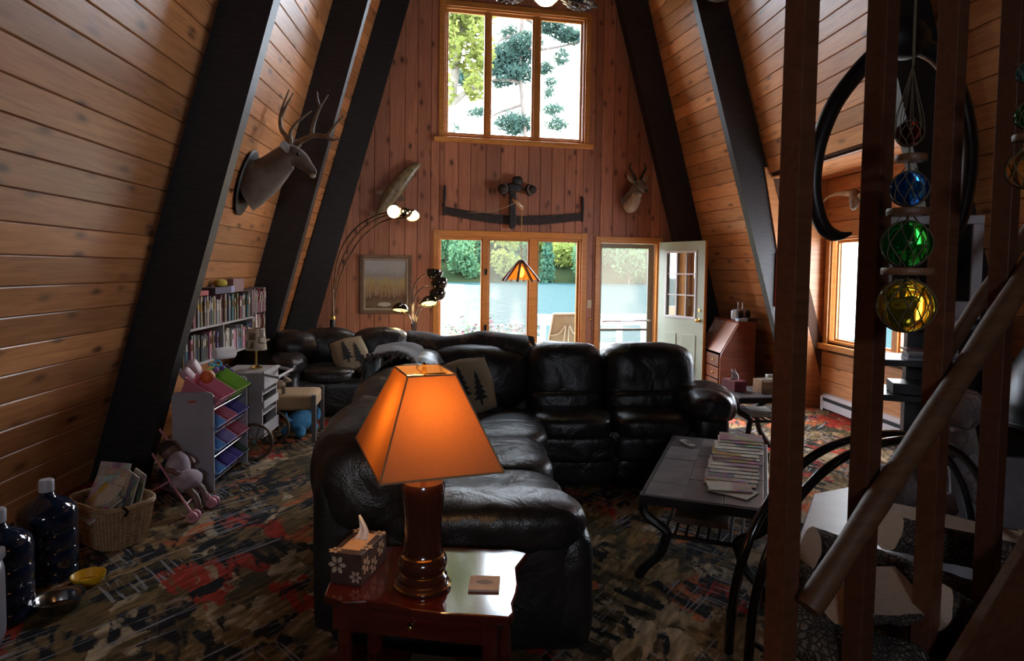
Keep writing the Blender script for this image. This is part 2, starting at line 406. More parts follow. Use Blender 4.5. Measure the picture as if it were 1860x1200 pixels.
# vertical dormer wall with the side windows
DX = 4.25
WY0, WY1, WZ0, WZ1 = 5.72, 7.52, .80, 2.02                 # side window opening
dw = MB()
for (a, b, c, d) in ((RY1, WY0, 0, 2.75), (WY1, RY2+.05, 0, 2.75), (WY0, WY1, 0, WZ0), (WY0, WY1, WZ1, 2.75)): dw.bb(DX+.024, DX+.14, a, b, c, d)
dwo = struct(dw.build('wall_dormer', M_BACK), 'upright side wall of orange pine boards around the side windows')
XD = Matrix((Vector((0, -1, 0)), Vector((0, 0, 1)), Vector((-1, 0, 0)))).transposed().to_4x4()
def dboard(y0, y1, z, wd):
    Mx = XD.copy(); Mx.translation = Vector((DX, (y0+y1)/2, z)); board(dwo, y1-y0, wd, Mx, W_SIDE)
z = BWID/2
while z < 2.70:
    lo, hi = z-BWID/2, z+BWID/2
    if hi <= WZ0+.03 or lo >= WZ1-.03: dboard(RY1, RY2, z, BWID)
    else: dboard(RY1, WY0, z, BWID); dboard(WY1, RY2, z, BWID)
    z += BWID
so_ = MB(); so_.bb(3.62, DX+.14, RY1, RY2, 2.745, 2.85); dcl = struct(so_.build('ceiling_dormer', M_BACK), 'low board ceiling of the dormer over the side windows')
for i in range(4):
    Mx = Matrix((Vector((0, 1, 0)), Vector((1, 0, 0)), Vector((0, 0, -1)))).transposed().to_4x4(); Mx.translation = Vector((3.648+i*BWID, (RY1+RY2)/2, 2.72)); board(dcl, RY2-RY1, BWID, Mx, W_SIDE)

for yy, nm in ((RY2+.005, 'cheek_far'), (RY1-.06, 'cheek_near')):
    b = MB(); b.prism([(XR-.30, 0), (DX+.14, 0), (DX+.14, 2.85), (XR-SR*2.85-.05, 2.85)], yy, yy+.055, lambda p, y: Vector((p[0], y, p[1])))
    b.build('cheek', W_SIDE, dwo)
# rafters ------------------------------------------------------------
def rafter(side, y, name, label, dep=.38, th=.13, ztop=ZTOP):
    k = SL if side < 0 else SR; b = MB(); vs = []
    for yy in (y, y+th):
        for z, o in ((0, -.01), (0, dep), (ztop, dep), (ztop, -.01)):
            vs.append(((XL+k*z+o) if side < 0 else (XR-k*z-o), yy, z))
    b.add(vs, [(3, 2, 1, 0), (4, 5, 6, 7), (0, 1, 5, 4), (1, 2, 6, 5), (2, 3, 7, 6), (3, 0, 4, 7)])
    o = b.build(name, M_BEAM); struct(o, label); return o
rafter(-1, RY1, 'trim_1', 'black stained rafter on the left wall below the deer head')
rafter(-1, RY2-.06, 'trim_2', 'black stained rafter on the left wall beside the bookcase')
rafter(1, RY2+.03, 'trim_3', 'black stained rafter on the right wall beyond the side windows')
rafter(1, RY1-.32, 'trim_4', 'black stained rafter on the right wall behind the stair posts')

# gable wall ----------------------------------------------------------
gw = bpy.data.objects.new('wall_gable', None); col.objects.link(gw); gw.location = GP; gw.rotation_euler = (0, 0, GA); struct(gw, 'end wall of upright knotty cedar boards with the lake windows')
cg = cos(GA)
def gtop(u):
    X = .6+u*cg; dy = gy(X)-RY2; return min((X-XL-HL*dy)/SL, (XR+HRt*dy-X)/SR, ZTOP)
HOLES = [(-.96, 1.035, 3.42, 5.155), (-1.02, 1.03, .42, 2.06), (1.30, 2.22, 0, 2.035)]
ub = -3.42; cuts = []
marks = sorted({h[i] for h in HOLES for i in (0, 1)})
while ub < 3.82:
    cuts.append(ub); nb = ub+rnd.uniform(.165, .215)
    for mk in marks:
        if ub+1e-3 < mk < nb: nb = mk
    ub = nb
cuts.append(3.82)
bk = MB()
for u0, u1 in zip(cuts[:-1], cuts[1:]):
    um = (u0+u1)/2
    segs = [(0.0, None)]
    for (h0, h1, z0, z1) in sorted([h for h in HOLES if h[0] <= um <= h[1]], key=lambda h: h[2]):
        a, _ = segs.pop()
        if z0 > a: segs.append((a, z0))
        segs.append((z1, None))
    for a, b in segs:
        t0, t1 = (gtop(u0), gtop(u1)) if b is None else (b, b)
        if max(t0, t1) <= a+.02: continue
        t0, t1 = max(t0, a+.01), max(t1, a+.01)
        ln = lambda p, y: Vector((p[0], y, p[1]))
        g, ch = .002, .005
        # local frame of each board runs upward so that its grain does too
        zc = (a+max(t0, t1))/2
        def loc(p, y): return Vector((p[1]-zc, p[0]-um, y))
        P0 = [(u0+g, a), (u1-g, a), (u1-g, t1), (u0+g, t0)]; P1 = [(u0+g+ch, a), (u1-g-ch, a), (u1-g-ch, t1), (u0+g+ch, t0)]
        mb_ = MB(); vs = [loc(p, -.022) for p in P0]+[loc(p, -ch) for p in P0]+[loc(p, 0) for p in P1]
        fs = [(0, 1, 2, 3), (8, 11, 10, 9)]
        for r0 in (0, 4):
            for i in range(4): j = (i+1) % 4; fs.append((r0+i, r0+4+i, r0+4+j, r0+j))
        mb_.add(vs, fs); o = mb_.build('board', W_GABLE, gw)
        Mx = Matrix((Vector((0, 0, 1)), Vector((1, 0, 0)), Vector((0, 1, 0)))).transposed()
        Mx = Matrix(((0, 1, 0), (0, 0, -1), (1, 0, 0))).to_4x4(); Mx.translation = Vector((um, 0, zc)); o.matrix_local = Mx
        bk.prism([(u0, a), (u1, a), (u1, t1), (u0, t0)], .024, .16, lambda p, y: Vector((p[0], y, p[1])))
bk.build('backing', M_BACK, gw)
# rafters against the gable
for sd, lab, nm in ((-1, 'black stained rafter against the left edge of the gable wall', 'trim_5'), (1, 'black stained rafter against the right edge of the gable wall', 'trim_6')):
    b = MB(); P = []
    for z, o in ((0, 0), (0, .42), (ZTOP, .42), (ZTOP, 0)):
        X = XL+.18+SL*z+o*.86 if sd < 0 else XR-.33-SR*1.0*z-o
        P.append(((X-.6)/cg, z))
    b.prism(P, -.16, -.002, lambda p, y: GP+GU*p[0]+GN*y+Vector((0, 0, p[1]))); struct(b.build(nm, M_BEAM), lab)

# windows ---------------------------------------------------------------
def win_parts(root, T, a0, a1, z0, z1, panes, gl, casing=.075, sill=True, depth=.12, sash=.035, pb=None, pt=None):
    """T(a, y, z): wall-frame to parent space (y out of the room).  panes: list of (a0, a1) glass"""
    def bx(name, A0, A1, y0, y1, Z0, Z1, m=W_TRIM, bevel=.004):
        b = MB(); vs = [T(a, y, z) for z in (Z0, Z1) for (a, y) in ((A0, y0), (A1, y0), (A1, y1), (A0, y1))]
        b.add(vs, [(3, 2, 1, 0), (4, 5, 6, 7), (0, 1, 5, 4), (1, 2, 6, 5), (2, 3, 7, 6), (3, 0, 4, 7)]); return b.build(name, m, root, bevel=bevel)
    bx('casing', a0-casing, a0, -.022, .0, z0-.02, z1+casing); bx('casing', a1, a1+casing, -.022, 0, z0-.02, z1+casing); bx('casing', a0, a1, -.022, 0, z1, z1+casing)
    if sill: bx('sill', a0-casing-.07, a1+casing+.05, -.06, .0, z0-.09, z0-.02, bevel=.01)
    bx('jamb', a0, a0+.025, 0, depth, z0, z1); bx('jamb', a1-.025, a1, 0, depth, z0, z1); bx('jamb', a0, a1, 0, depth, z1-.025, z1); bx('jamb', a0, a1, 0, depth, z0, z0+.025)
    pz0, pz1 = z0+.05 if pb is None else pb, z1-.06 if pt is None else pt
    for i in range(len(panes)-1):
        m0, m1 = panes[i][1], panes[i+1][0]; bx('mullion', m0+sash*.7, m1-sash*.7, .015, depth, z0+.02, z1-.02)
    for i, (p0, p1) in enumerate(panes):
        y0, y1 = .035, .07
        s = MB()
        def sb(A0, A1, Z0, Z1):
            vs = [T(a, y, z) for z in (Z0, Z1) for (a, y) in ((A0, y0), (A1, y0), (A1, y1), (A0, y1))]
            s.add(vs, [(3, 2, 1, 0), (4, 5, 6, 7), (0, 1, 5, 4), (1, 2, 6, 5), (2, 3, 7, 6), (3, 0, 4, 7)])
        sb(p0-sash, p0, pz0-sash, pz1+sash); sb(p1, p1+sash, pz0-sash, pz1+sash); sb(p0, p1, pz1, pz1+sash); sb(p0, p1, pz0-sash, pz0)
        so2 = s.build('sash', W_TRIM, root, bevel=.003)
        pn = bx('pane', p0-.005, p1+.005, .05, .055, pz0-.005, pz1+.005, gl[i] if isinstance(gl, list) else gl, bevel=0); pn.parent = so2
    return bx
def gwin(name, label):
    o = bpy.data.objects.new(name, None); col.objects.link(o); o.location = GP; o.rotation_euler = (0, 0, GA); return struct(o, label)
T0 = lambda a, y, z: Vector((a, y, z))
win_parts(gwin('window_1', 'tall triple window high in the gable showing pine branches'), T0, -.96, 1.035, 3.42, 5.155, [(-.905, -.41), (-.305, .265), (.395, .97)], M_GLASS, pb=3.475, pt=5.09)
w2 = gwin('window_2', 'wide triple lake window with orange wood frames under the saw')
win_parts(w2, T0, -1.02, 1.03, .42, 2.06, [(-.985, -.425), (-.30, .245), (.40, .97)], [M_GLASS, M_SCREEN, M_GLASS], pb=.50, pt=2.005)
for z in (1.56, .78): b = MB(); b.bb(-.375, -.355, -.03, .02, z-.04, z+.04); b.bb(-.38, -.35, -.045, -.03, z-.015, z+.05); b.build('latch', M_BLACK, w2)

wd = bpy.data.objects.new('window_3', None); col.objects.link(wd); struct(wd, 'three casement windows in the upright side wall behind the posts')
TD = lambda a, y, z: Vector((DX+y, -a, z))
bxd = win_parts(wd, TD, -WY1, -WY0, WZ0, WZ1, [(-7.42, -6.98), (-6.84, -6.40), (-6.26, -5.80)], M_GLASS)
b = MB(); b.bb(DX+.06, DX+.42, 7.40, 7.44, WZ0+.04, WZ1-.05); b.build('open_sash_edge', mat('pale_green_sash', (.45, .52, .44), rough=.5), wd, bevel=.004)

# entry door and screen door ----------------------------------------------
M_DOOR = mat('sage_green_door_paint', (.42, .47, .37), (.36, .41, .32), 3, .42)
df = gwin('trim_7', 'orange wood casing around the lake doorway')
for (a, b_, c, d) in ((1.235, 1.30, 0, 2.10), (2.22, 2.275, 0, 2.10), (1.30, 2.22, 2.035, 2.10)):
    b = MB(); b.bb(a, b_, -.022, 0, c, d); b.build('casing', W_TRIM, df, bevel=.004)
for (a, b_, c, d) in ((1.30, 1.325, 0, 2.035), (2.195, 2.22, 0, 2.035), (1.325, 2.195, 2.01, 2.035)):
    b = MB(); b.bb(a, b_, 0, .16, c, d); b.build('jamb', W_TRIM, df)
b = MB(); b.bb(1.30, 2.22, 0, .18, -.01, .02); b.build('threshold', M_BRASS, df)
sdr = gwin('door_2', 'closed screen door with a pale frame in the lake doorway')
M_SDF = mat('screen_door_frame_paint', (.26, .27, .22), rough=.5)
for (a, b_, c, d) in ((1.327, 1.375, .03, 2.005), (2.10, 2.19, .03, 2.005), (1.375, 2.10, 1.94, 2.005), (1.375, 2.10, .03, .22), (1.375, 2.10, .72, .755), (1.375, 2.10, .24+.04, .32)):
    b = MB(); b.bb(a, b_, .10, .13, c, d); b.build('rail' if b_-a > .5 else 'stile', M_SDF, sdr, bevel=.004)
b = MB(); b.bb(1.375, 2.10, .113, .116, .22, 1.94); b.build('screen', M_SCREEN, sdr)
b = MB(); b.tube([(1.40, .09, .862), (1.75, .085, .868), (2.16, .09, .872)], .014, 8); b.tube([(2.12, .10, .872), (2.12, .06, .872)], .02, 8); b.build('push_bar', M_CHROME, sdr, True)
# entry door: hinged on the right jamb, swung into the room
HW = GP+GU*2.235+GN*(-.03)
FREE = onY(1262, 600, 8.95); FREE.z = 0
dv = FREE-HW; dlen = .88; dang = atan2(dv.y, dv.x)
d1 = bpy.data.objects.new('door_1', None); col.objects.link(d1); d1.location = (HW.x, HW.y, .012); d1.rotation_euler = (0, 0, dang); struct(d1, 'open sage green entry door with nine small panes')
DH = 2.02; gx0, gx1, gz0, gz1 = .17, .71, .97, 1.86
b = MB()
for (a, b_, c, d) in ((0, gx0, 0, DH), (gx1, dlen, 0, DH), (gx0, gx1, 0, gz0), (gx0, gx1, gz1, DH)): b.bb(a, b_, -.022, .022, c, d)
b.build('leaf_slab', M_DOOR, d1)
b = MB(); b.bb(dlen, dlen+.006, -.024, .024, 0, DH); b.build('edge', W_TRIM, d1)
for s in (-1, 1):
    b = MB(); fw = .035
    for (a, b_, c, d) in ((gx0-fw, gx0, gz0-fw, gz1+fw), (gx1, gx1+fw, gz0-fw, gz1+fw), (gx0, gx1, gz1, gz1+fw), (gx0, gx1, gz0-fw, gz0)): b.bb(a, b_, s*.022, s*.034, c, d)
    b.build('lite_frame', M_WHITE, d1, bevel=.004)
    for px0, px1 in ((.13, .38), (.50, .75)):
        b = MB(); b.bb(px0, px1, s*.022, s*.03, .16, .72); q = b.build('raised_panel', M_DOOR, d1, bevel=.007)
b = MB()
gw_, gh_ = (gx1-gx0)/3, (gz1-gz0)/3
for i in (1, 2): b = MB(); b.bb(gx0+gw_*i-.009, gx0+gw_*i+.009, -.016, .016, gz0, gz1); b.build('muntin', M_WHITE, d1)
for i in (1, 2): b = MB(); b.bb(gx0, gx1, -.015, .015, gz0+gh_*i-.009, gz0+gh_*i+.009); b.build('muntin', M_WHITE, d1)
M_DGL = glass('door_glass', (.85, .88, .9), .45)
for i in range(3):
    for j in range(3): b = MB(); b.bb(gx0+gw_*i, gx0+gw_*(i+1), -.002, .002, gz0+gh_*j, gz0+gh_*(j+1)); b.build('pane', M_DGL, d1)
for s in (-1, 1):
    b = MB(); b.lathe([(.027, 0), (.027, .006), (.010, .010), (.010, .03), (.024, .038), (.029, .052), (.022, .066), (0, .07)], 14, (dlen-.07, s*.022, .93), Matrix.Rotation(-s*pi/2, 3, 'X')); b.build('knob', M_BRASS, d1, True)
b = MB(); b.lathe([(.02, 0), (.02, .012), (0, .014)], 12, (dlen-.07, -.022, 1.07), Matrix.Rotation(pi/2, 3, 'X')); b.build('deadbolt', M_BRASS, d1, True)

# rear of the house, behind the camera: kitchen-end wall, its opening added and sized for fill light
RZ0, RZ1, RX0, RX1 = 2.2, 2.85, -.2, .8
rw = MB()
for (a, b_, c, d) in ((-3.2, RX0, 0, ZTOP), (RX1, 4.7, 0, ZTOP), (RX0, RX1, 0, RZ0), (RX0, RX1, RZ1, ZTOP)): rw.bb(a, b_, -3.72, -3.6, c, d)
struct(rw.build('wall_rear', W_GABLE), 'rear wall behind the viewer')
def portal(loc, direction, sx, sz, nm):
    ld = bpy.data.lights.new(nm, 'AREA'); ld.shape = 'RECTANGLE'; ld.size = sx; ld.size_y = sz; ld.cycles.is_portal = True
    o = bpy.data.objects.new(nm, ld); o.location = loc; o.rotation_euler = Vector(direction).to_track_quat('-Z', 'Z').to_euler(); col.objects.link(o)
portal(GP+GU*.04+GN*.3+Vector((0, 0, 4.28)), -GN, 2.0, 1.75, 'daylight_portal_upper')
portal(GP+GU*0+GN*.3+Vector((0, 0, 1.24)), -GN, 2.06, 1.65, 'daylight_portal_lower')
portal(GP+GU*1.76+GN*.3+Vector((0, 0, 1.02)), -GN, .92, 2.0, 'daylight_portal_door')
portal((DX+.2, (WY0+WY1)/2, (WZ0+WZ1)/2), (-1, 0, 0), 1.8, 1.22, 'daylight_portal_side')
portal(((RX0+RX1)/2, -3.8, (RZ0+RZ1)/2), (0, 1, 0), RX1-RX0, RZ1-RZ0, 'daylight_portal_rear')
# baseboard heater
hb = thing('baseboard_heater', 'long white baseboard heater under the side windows', 'heater', (DX-.001, 0, 0))
HY0, HY1 = 5.55, 7.50
pr = [(0, .02), (-.055, .02), (-.07, .04), (-.07, .075), (-.055, .09), (-.055, .135), (-.07, .15), (-.05, .185), (0, .19)]
b = MB(); b.prism([(0, .02), (-.03, .02), (-.03, .18), (0, .19)], HY0, HY1, lambda p, y: Vector((p[0], y, p[1]))); b.build('back_plate', M_WHITE, hb)
b = MB(); b.prism([(-.03, .17), (-.07, .155), (-.072, .165), (-.035, .19), (0, .195), (0, .188)], HY0, HY1, lambda p, y: Vector((p[0], y, p[1]))); b.build('top_cover', M_WHITE, hb)
b = MB(); b.prism([(-.066, .03), (-.07, .03), (-.073, .115), (-.068, .115)], HY0, HY1, lambda p, y: Vector((p[0], y, p[1]))); b.build('front_cover', M_WHITE, hb)
b = MB(); b.bb(-.065, -.03, HY0, HY1, .06, .15); b.build('fins', M_DARK, hb)
for y in (HY0, 6.5, HY1-.05): b = MB(); b.prism([(0, .0), (-.07, .0), (-.075, .16), (-.03, .196), (0, .196)], y, y+.05, lambda p, yy: Vector((p[0]-.002, yy, p[1]))); b.build('end_cap', M_WHITE, hb)
b = MB(); b.bb(-.035, .035, -.012, 0, -.058, .058); 
sw = b.build('light_switch', mat('ivory_plate', (.62, .5, .32), rough=.4), None, bevel=.004); g = onG(1070, 552)
sw.location = GP+GU*g.x+Vector((0, 0, g.z)); sw.rotation_euler = (0, 0, GA); tag(sw, 'ivory two-gang switch plate on the wall between window and doorway', 'light switch')
for s in (-1, 1): b = MB(); b.bb(s*.016-.004, s*.016+.004, -.024, -.011, -.012, .012); b.build('toggle', mat('ivory_plate', (.62, .5, .32)), sw)
g = onG(1072, 580); b = MB(); b.lathe([(.022, 0), (.022, .008), (.012, .016), (0, .017)], 14, (0, 0, 0), Matrix.Rotation(pi/2, 3, 'X')); o = b.build('wall_button', M_BRASS, None, True); o.location = GP+GU*g.x+Vector((0, 0, g.z))
o.rotation_euler = (0, 0, GA); tag(o, 'small round metal button on the wall below the switch plate', 'button')

# ================================================================== outdoors: deck, lake, trees
def gl(u, y, z): return GP+GU*u+GN*y+Vector((0, 0, z))
M_DECK = wood('weathered_deck', (.30, .26, .22), (.42, .38, .33), knots=False, rough=.7)
M_GROUND = mat('lawn', (.05, .08, .02), (.10, .11, .04), 3, .9)
def water():
    m, t, bs, out = nodes('lake_water'); t.nodes.remove(bs)
    d = N(t, 'ShaderNodeBsdfDiffuse'); d.inputs[0].default_value = (.0075, .022, .0235, 1); g_ = N(t, 'ShaderNodeBsdfGlossy'); g_.inputs['Roughness'].default_value = .30
    tc = N(t, 'ShaderNodeTexCoord'); mp = N(t, 'ShaderNodeMapping'); mp.inputs[3].default_value = (.35, 1.0, 1); L(t, tc.outputs['Object'], mp.inputs[0])
    n = N(t, 'ShaderNodeTexNoise', i_Scale=1.4, i_Detail=5.0); L(t, mp.outputs[0], n.inputs['Vector'])
    b_ = N(t, 'ShaderNodeBump'); b_.inputs['Strength'].default_value = .9; b_.inputs['Distance'].default_value = .35; L(t, n.outputs[0], b_.inputs['Height']); L(t, b_.outputs[0], g_.inputs['Normal']); L(t, b_.outputs[0], d.inputs['Normal'])
    mx = N(t, 'ShaderNodeMixShader'); mx.inputs[0].default_value = .014; L(t, d.outputs[0], mx.inputs[1]); L(t, g_.outputs[0], mx.inputs[2]); L(t, mx.outputs[0], out.inputs[0]); return m
b = MB(); b.add([(-400, 24, -2.2), (400, 24, -2.2), (400, 330, -2.2), (-400, 330, -2.2)], [(0, 1, 2, 3)])
tag(b.build('lake', water()), 'rippled blue-green lake glittering beyond the deck', 'lake', kind='stuff')
b = MB(); b.grid(24, 6, lambda u, v: Vector((lerp(-60, 60, u), lerp(13.2, 26, v), -.9-1.5*v**1.3+.12*noise.noise(Vector((u*14, v*5, 0))))))
tag(b.build('lawn', M_GROUND), 'sunlit grass bank sloping to the lake', 'lawn', kind='structure')
b = MB(); b.grid(40, 8, lambda u, v: Vector((lerp(-330, 330, u), 196+v*90+6*noise.noise(Vector((u*9, 0, 3))), -2.6+v*34+3*noise.noise(Vector((u*18, v*5, 1))))))
tag(b.build('far_shore', mat('far_bank', (.007, .013, .006), (.016, .02, .009), .05, 1.0, spec=0.0)), 'wooded far shore rising beyond the lake', 'shore', kind='structure')
# deck
dk = bpy.data.objects.new('deck', None); col.objects.link(dk); dk.location = GP; dk.rotation_euler = (0, 0, GA); struct(dk, 'weathered plank deck outside the lake windows')
me = MB().bb(-3.4, 4.4, -.07, .07, -.03, 0).mesh('plank'); me.materials.append(M_DECK)
for i in range(19): instance('plank', me, dk, Matrix.Translation((0, .27+i*.148, -.08)))
rl = thing('deck_railing', 'white painted deck railing outside the screen door', 'railing', GP, GA)
M_RAIL = mat('white_rail_paint', (.72, .74, .70), rough=.5)
b = MB(); b.bb(1.1, 4.3, 2.70, 2.84, .74, .78); b.build('top_rail', M_RAIL, rl, bevel=.004)
b = MB(); b.bb(1.1, 4.3, 2.74, 2.79, .58, .73); b.build('rail', M_RAIL, rl)
b = MB(); b.bb(1.1, 4.3, 2.74, 2.79, .10, .24); b.build('rail', M_RAIL, rl)
for i in range(7): b = MB(); b.bb(1.15+i*.5, 1.24+i*.5, 2.72, 2.81, -.1, .75); b.build('post', M_RAIL, rl)
# patio chairs
M_SLING = mat('tan_sling_fabric', (.22, .17, .10), (.17, .13, .075), 200, .8)
M_CFR = mat('pale_chair_frame', (.42, .38, .29), rough=.35, metal=.3)
def patio_chair(loc, rz, label):
    c = thing('patio_chair', label, 'chair', loc, rz, 'patio chairs on the deck')
    for s in (-1, 1):
        x = s*.28
        b = MB(); b.tube(crom([(x, -.30, 0), (x, -.27, .40), (x, .2, .40), (x, .33, .62), (x*.92, .44, .98)], 5), .014, 8); b.build('side_frame', M_CFR, c, True)
        b = MB(); b.tube(crom([(x*1.06, .40, 0), (x*1.06, .22, .38), (x*1.06, .1, .62), (x*1.06, -.22, .62), (x*1.03, -.27, .40)], 5), .013, 8); b.build('arm_frame', M_CFR, c, True)
        b = MB(); b.tube(crom([(x, .34, .62), (x*.45, .37, .66), (x*.12, .41, .78), (x*.16, .35, .45)], 5), .010, 6); b.build('brace', M_CFR, c, True)
    b = MB(); b.grid(6, 8, lambda u, v: Vector((lerp(-.27, .27, u), .27+.17*v+.02*sin(pi*u)*sin(pi*v), .50+.48*v-.0*u))); b.build('back_sling', M_SLING, c, True, solid=.008)
    b = MB(); b.grid(6, 6, lambda u, v: Vector((lerp(-.27, .27, u), lerp(-.27, .27, v), .405-.03*sin(pi*u)+.08*v**3))); b.build('seat_sling', M_SLING, c, True, solid=.008)
    b = MB(); b.tube([(-.26, .44, .98), (.26, .44, .98)], .016, 8); b.build('top_rail', M_CFR, c, True)
    return c
patio_chair(gl(onG(1013, 600, -1.6).x, 1.6, -.08), GA+radians(186), 'tan sling patio chair on the deck before the right-hand lake pane')
patio_chair(gl(onG(812, 600, -1.5).x, 1.5, -.08), GA+radians(100), 'tan sling patio chair seen edge-on beside the flowers')
# flower planter
pl = thing('flower_planter', 'long planter of pink and purple flowers on the deck', 'planter', gl(onG(895, 620, -2.2).x, 2.2, .12), GA)
b = MB(); b.prism([(-.85, .30), (-.80, 0), (.80, 0), (.85, .30)], -.14, .14, lambda p, y: Vector((p[0], y, p[1]))); b.build('box', M_RAIL, pl)
for x_ in (-.7, .7): b = MB(); b.bb(x_-.04, x_+.04, -.1, .1, -.20, .0); b.build('foot', M_RAIL, pl)
fm = [mat('petal_%s' % n_, c_, rough=.6) for n_, c_ in (('pink', (.16, .02, .05)), ('purple', (.07, .025, .13)), ('red', (.18, .02, .02)), ('white', (.2, .13, .16)))]
M_LEAF = mat('planter_leaf', (.03, .07, .015), rough=.6)
lf = MB(); fl_ = [MB() for _ in fm]
def petals(B, c, r, n=5):
    ax = Quaternion((rnd.uniform(-1, 1), rnd.uniform(-1, 1), 0), rnd.uniform(0, .9)) if False else Quaternion(Vector((rnd.uniform(-1, 1), rnd.uniform(-1, 1), .01)).normalized(), rnd.uniform(0, 1.0))
    for k in range(n):
        t = 2*pi*k/n; d = ax @ Vector((cos(t), sin(t), .25)); e = ax @ Vector((-sin(t), cos(t), 0))
        B.add([c, c+d*r*.6+e*r*.38, c+d*r, c+d*r*.6-e*r*.38], [(0, 1, 2, 3)])
for i in range(120):
    p = Vector((rnd.uniform(-.85, .85), rnd.uniform(-.2, .2), .30+abs(rnd.gauss(.16, .09))))
    petals(fl_[rnd.choice((0, 0, 1, 1, 2, 3))], p, rnd.uniform(.03, .05))
for i in range(240):
    p = Vector((rnd.uniform(-.85, .85), rnd.uniform(-.2, .2), .28+rnd.uniform(0, .22)))
    petals(lf, p, rnd.uniform(.03, .06), 3)
for B, m_ in zip(fl_, fm): o = B.build('blossoms', m_, pl); o['kind'] = 'stuff'
o = lf.build('foliage', M_LEAF, pl); o['kind'] = 'stuff'
# ornamental grass
gr = MB(); base = gl(onG(850, 600, -3.6).x, 3.6, -.75)
for i in range(170):
    a = rnd.uniform(0, 2*pi); h = rnd.uniform(1.1, 2.0); sp = rnd.uniform(.1, .75)*h*.55; d = Vector((cos(a), sin(a), 0)); s_ = Vector((-sin(a), cos(a), 0))*.008
    P = [base+d*.05+Vector((0, 0, h*.0)), base+d*sp*.35+Vector((0, 0, h*.6)), base+d*sp*.8+Vector((0, 0, h*.95)), base+d*sp*1.35+Vector((0, 0, h*.88))]
    vs = [q for k, p in enumerate(P) for q in (p-s_*(1-k*.28), p+s_*(1-k*.28))]; gr.add(vs, [(0, 1, 3, 2), (2, 3, 5, 4), (4, 5, 7, 6)])
def leafmat(name, c, tr, k=.5):
    m, t, bs, out = nodes(name); MATS[name] = m
    oi = N(t, 'ShaderNodeObjectInfo'); n = N(t, 'ShaderNodeTexNoise', i_Scale=.6); L(t, coords(t), n.inputs['Vector'])
    c = tuple(x*k for x in c); tr = tuple(x*k for x in tr)
    cc = ramp(t, n.outputs[0], [(.35, tuple(x*.7 for x in c)), (.65, tuple(min(1, x*1.3) for x in c))])
    d = N(t, 'ShaderNodeBsdfDiffuse'); L(t, cc, d.inputs[0]); q = N(t, 'ShaderNodeBsdfTranslucent'); q.inputs[0].default_value = c4(tr)
    mx = N(t, 'ShaderNodeMixShader'); mx.inputs[0].default_value = .5; L(t, d.outputs[0], mx.inputs[1]); L(t, q.outputs[0], mx.inputs[2]); t.nodes.remove(bs); L(t, mx.outputs[0], out.inputs[0]); return m
tag(gr.build('ornamental_grass', leafmat('grass_blades', (.30, .42, .30), (.45, .6, .35), .35)), 'arching clump of ornamental grass below the left lake pane', 'grass')
# far trees
M_BARK = mat('tree_bark', (.04, .03, .024), (.08, .062, .05), 8, .9, bump=(20, .5, .03), stretch=(1, 1, .2))
def crown(B, c, r, n, size, flat=.5):
    for i in range(n):
        d = Vector((rnd.gauss(0, 1), rnd.gauss(0, 1), rnd.gauss(0, 1))).normalized(); k = rnd.uniform(.55, 1.0)
        p = Vector((c[0]+d.x*r[0]*k, c[1]+d.y*r[1]*k, c[2]+d.z*r[2]*k)); s = size*rnd.uniform(.6, 1.3)
        u = Vector((rnd.gauss(0, 1), rnd.gauss(0, 1), rnd.gauss(0, flat))).normalized(); v = u.cross(d if rnd.random() < .6 else Vector((rnd.gauss(0, 1), rnd.gauss(0, 1), 1)));
        if v.length < 1e-3: continue
        v.normalize(); B.add([p-u*s, p+v*s*.5, p+u*s, p-v*s*.5], [(0, 1, 2, 3)])
kinds = []
for k, (c_, t_, lab) in enumerate((((.10, .22, .12), (.22, .42, .20), 'blue-green bushy tree on the far shore'), ((.24, .30, .08), (.50, .58, .16), 'yellow-green tree with sunlight put into its leaf colour on the far shore'), ((.06, .15, .10), (.12, .26, .15), 'dark conical evergreen on the far shore'))):  # lighter yellow leaf colour stands in for a sunlit stretch of shore
    B = MB()
    if k < 2:
        for q in range(9): crown(B, (rnd.uniform(-3, 3), rnd.uniform(-3, 3), rnd.uniform(4, 15)), (3.2, 3.2, 3.0), 150, .75)
    else:
        for q in range(11): z_ = 2+q*1.6; r_ = 3.4*(1-q/12); crown(B, (0, 0, z_), (r_, r_, 1.2), 110, .7)
    me = B.mesh('crown'); me.materials.append(leafmat('far_leaves_%d' % k, c_, t_))
    tr = MB().tube([(0, 0, -1), (0, 0, 9)], [.4, .2], 7).mesh('trunk'); tr.materials.append(M_BARK)
    kinds.append((me, tr, lab))
spots = [(lerp(-14, 74, (i+.5*(r % 2)+rnd.uniform(-.05, .05))/7), r) for r in range(4) for i in range(8)]+[(lerp(98, 146, (i+.5*(r % 2)+rnd.uniform(-.1, .1))/4), r) for r in range(4) for i in range(5)]
for x, row in spots:
    k = rnd.choice((0, 0, 0, 1, 1, 2)); y = 198+row*14+rnd.uniform(-1, 1); z_ = -4.6+row*4.5
    o = thing('far_tree', kinds[k][2], 'tree', (x, y, z_), rnd.uniform(0, 6), 'trees on the far shore'); s = rnd.uniform(.85, 1.1); o.scale = (s*1.05, s*.8, s*1.3)
    instance('crown', kinds[k][0], o); instance('trunk', kinds[k][1], o)
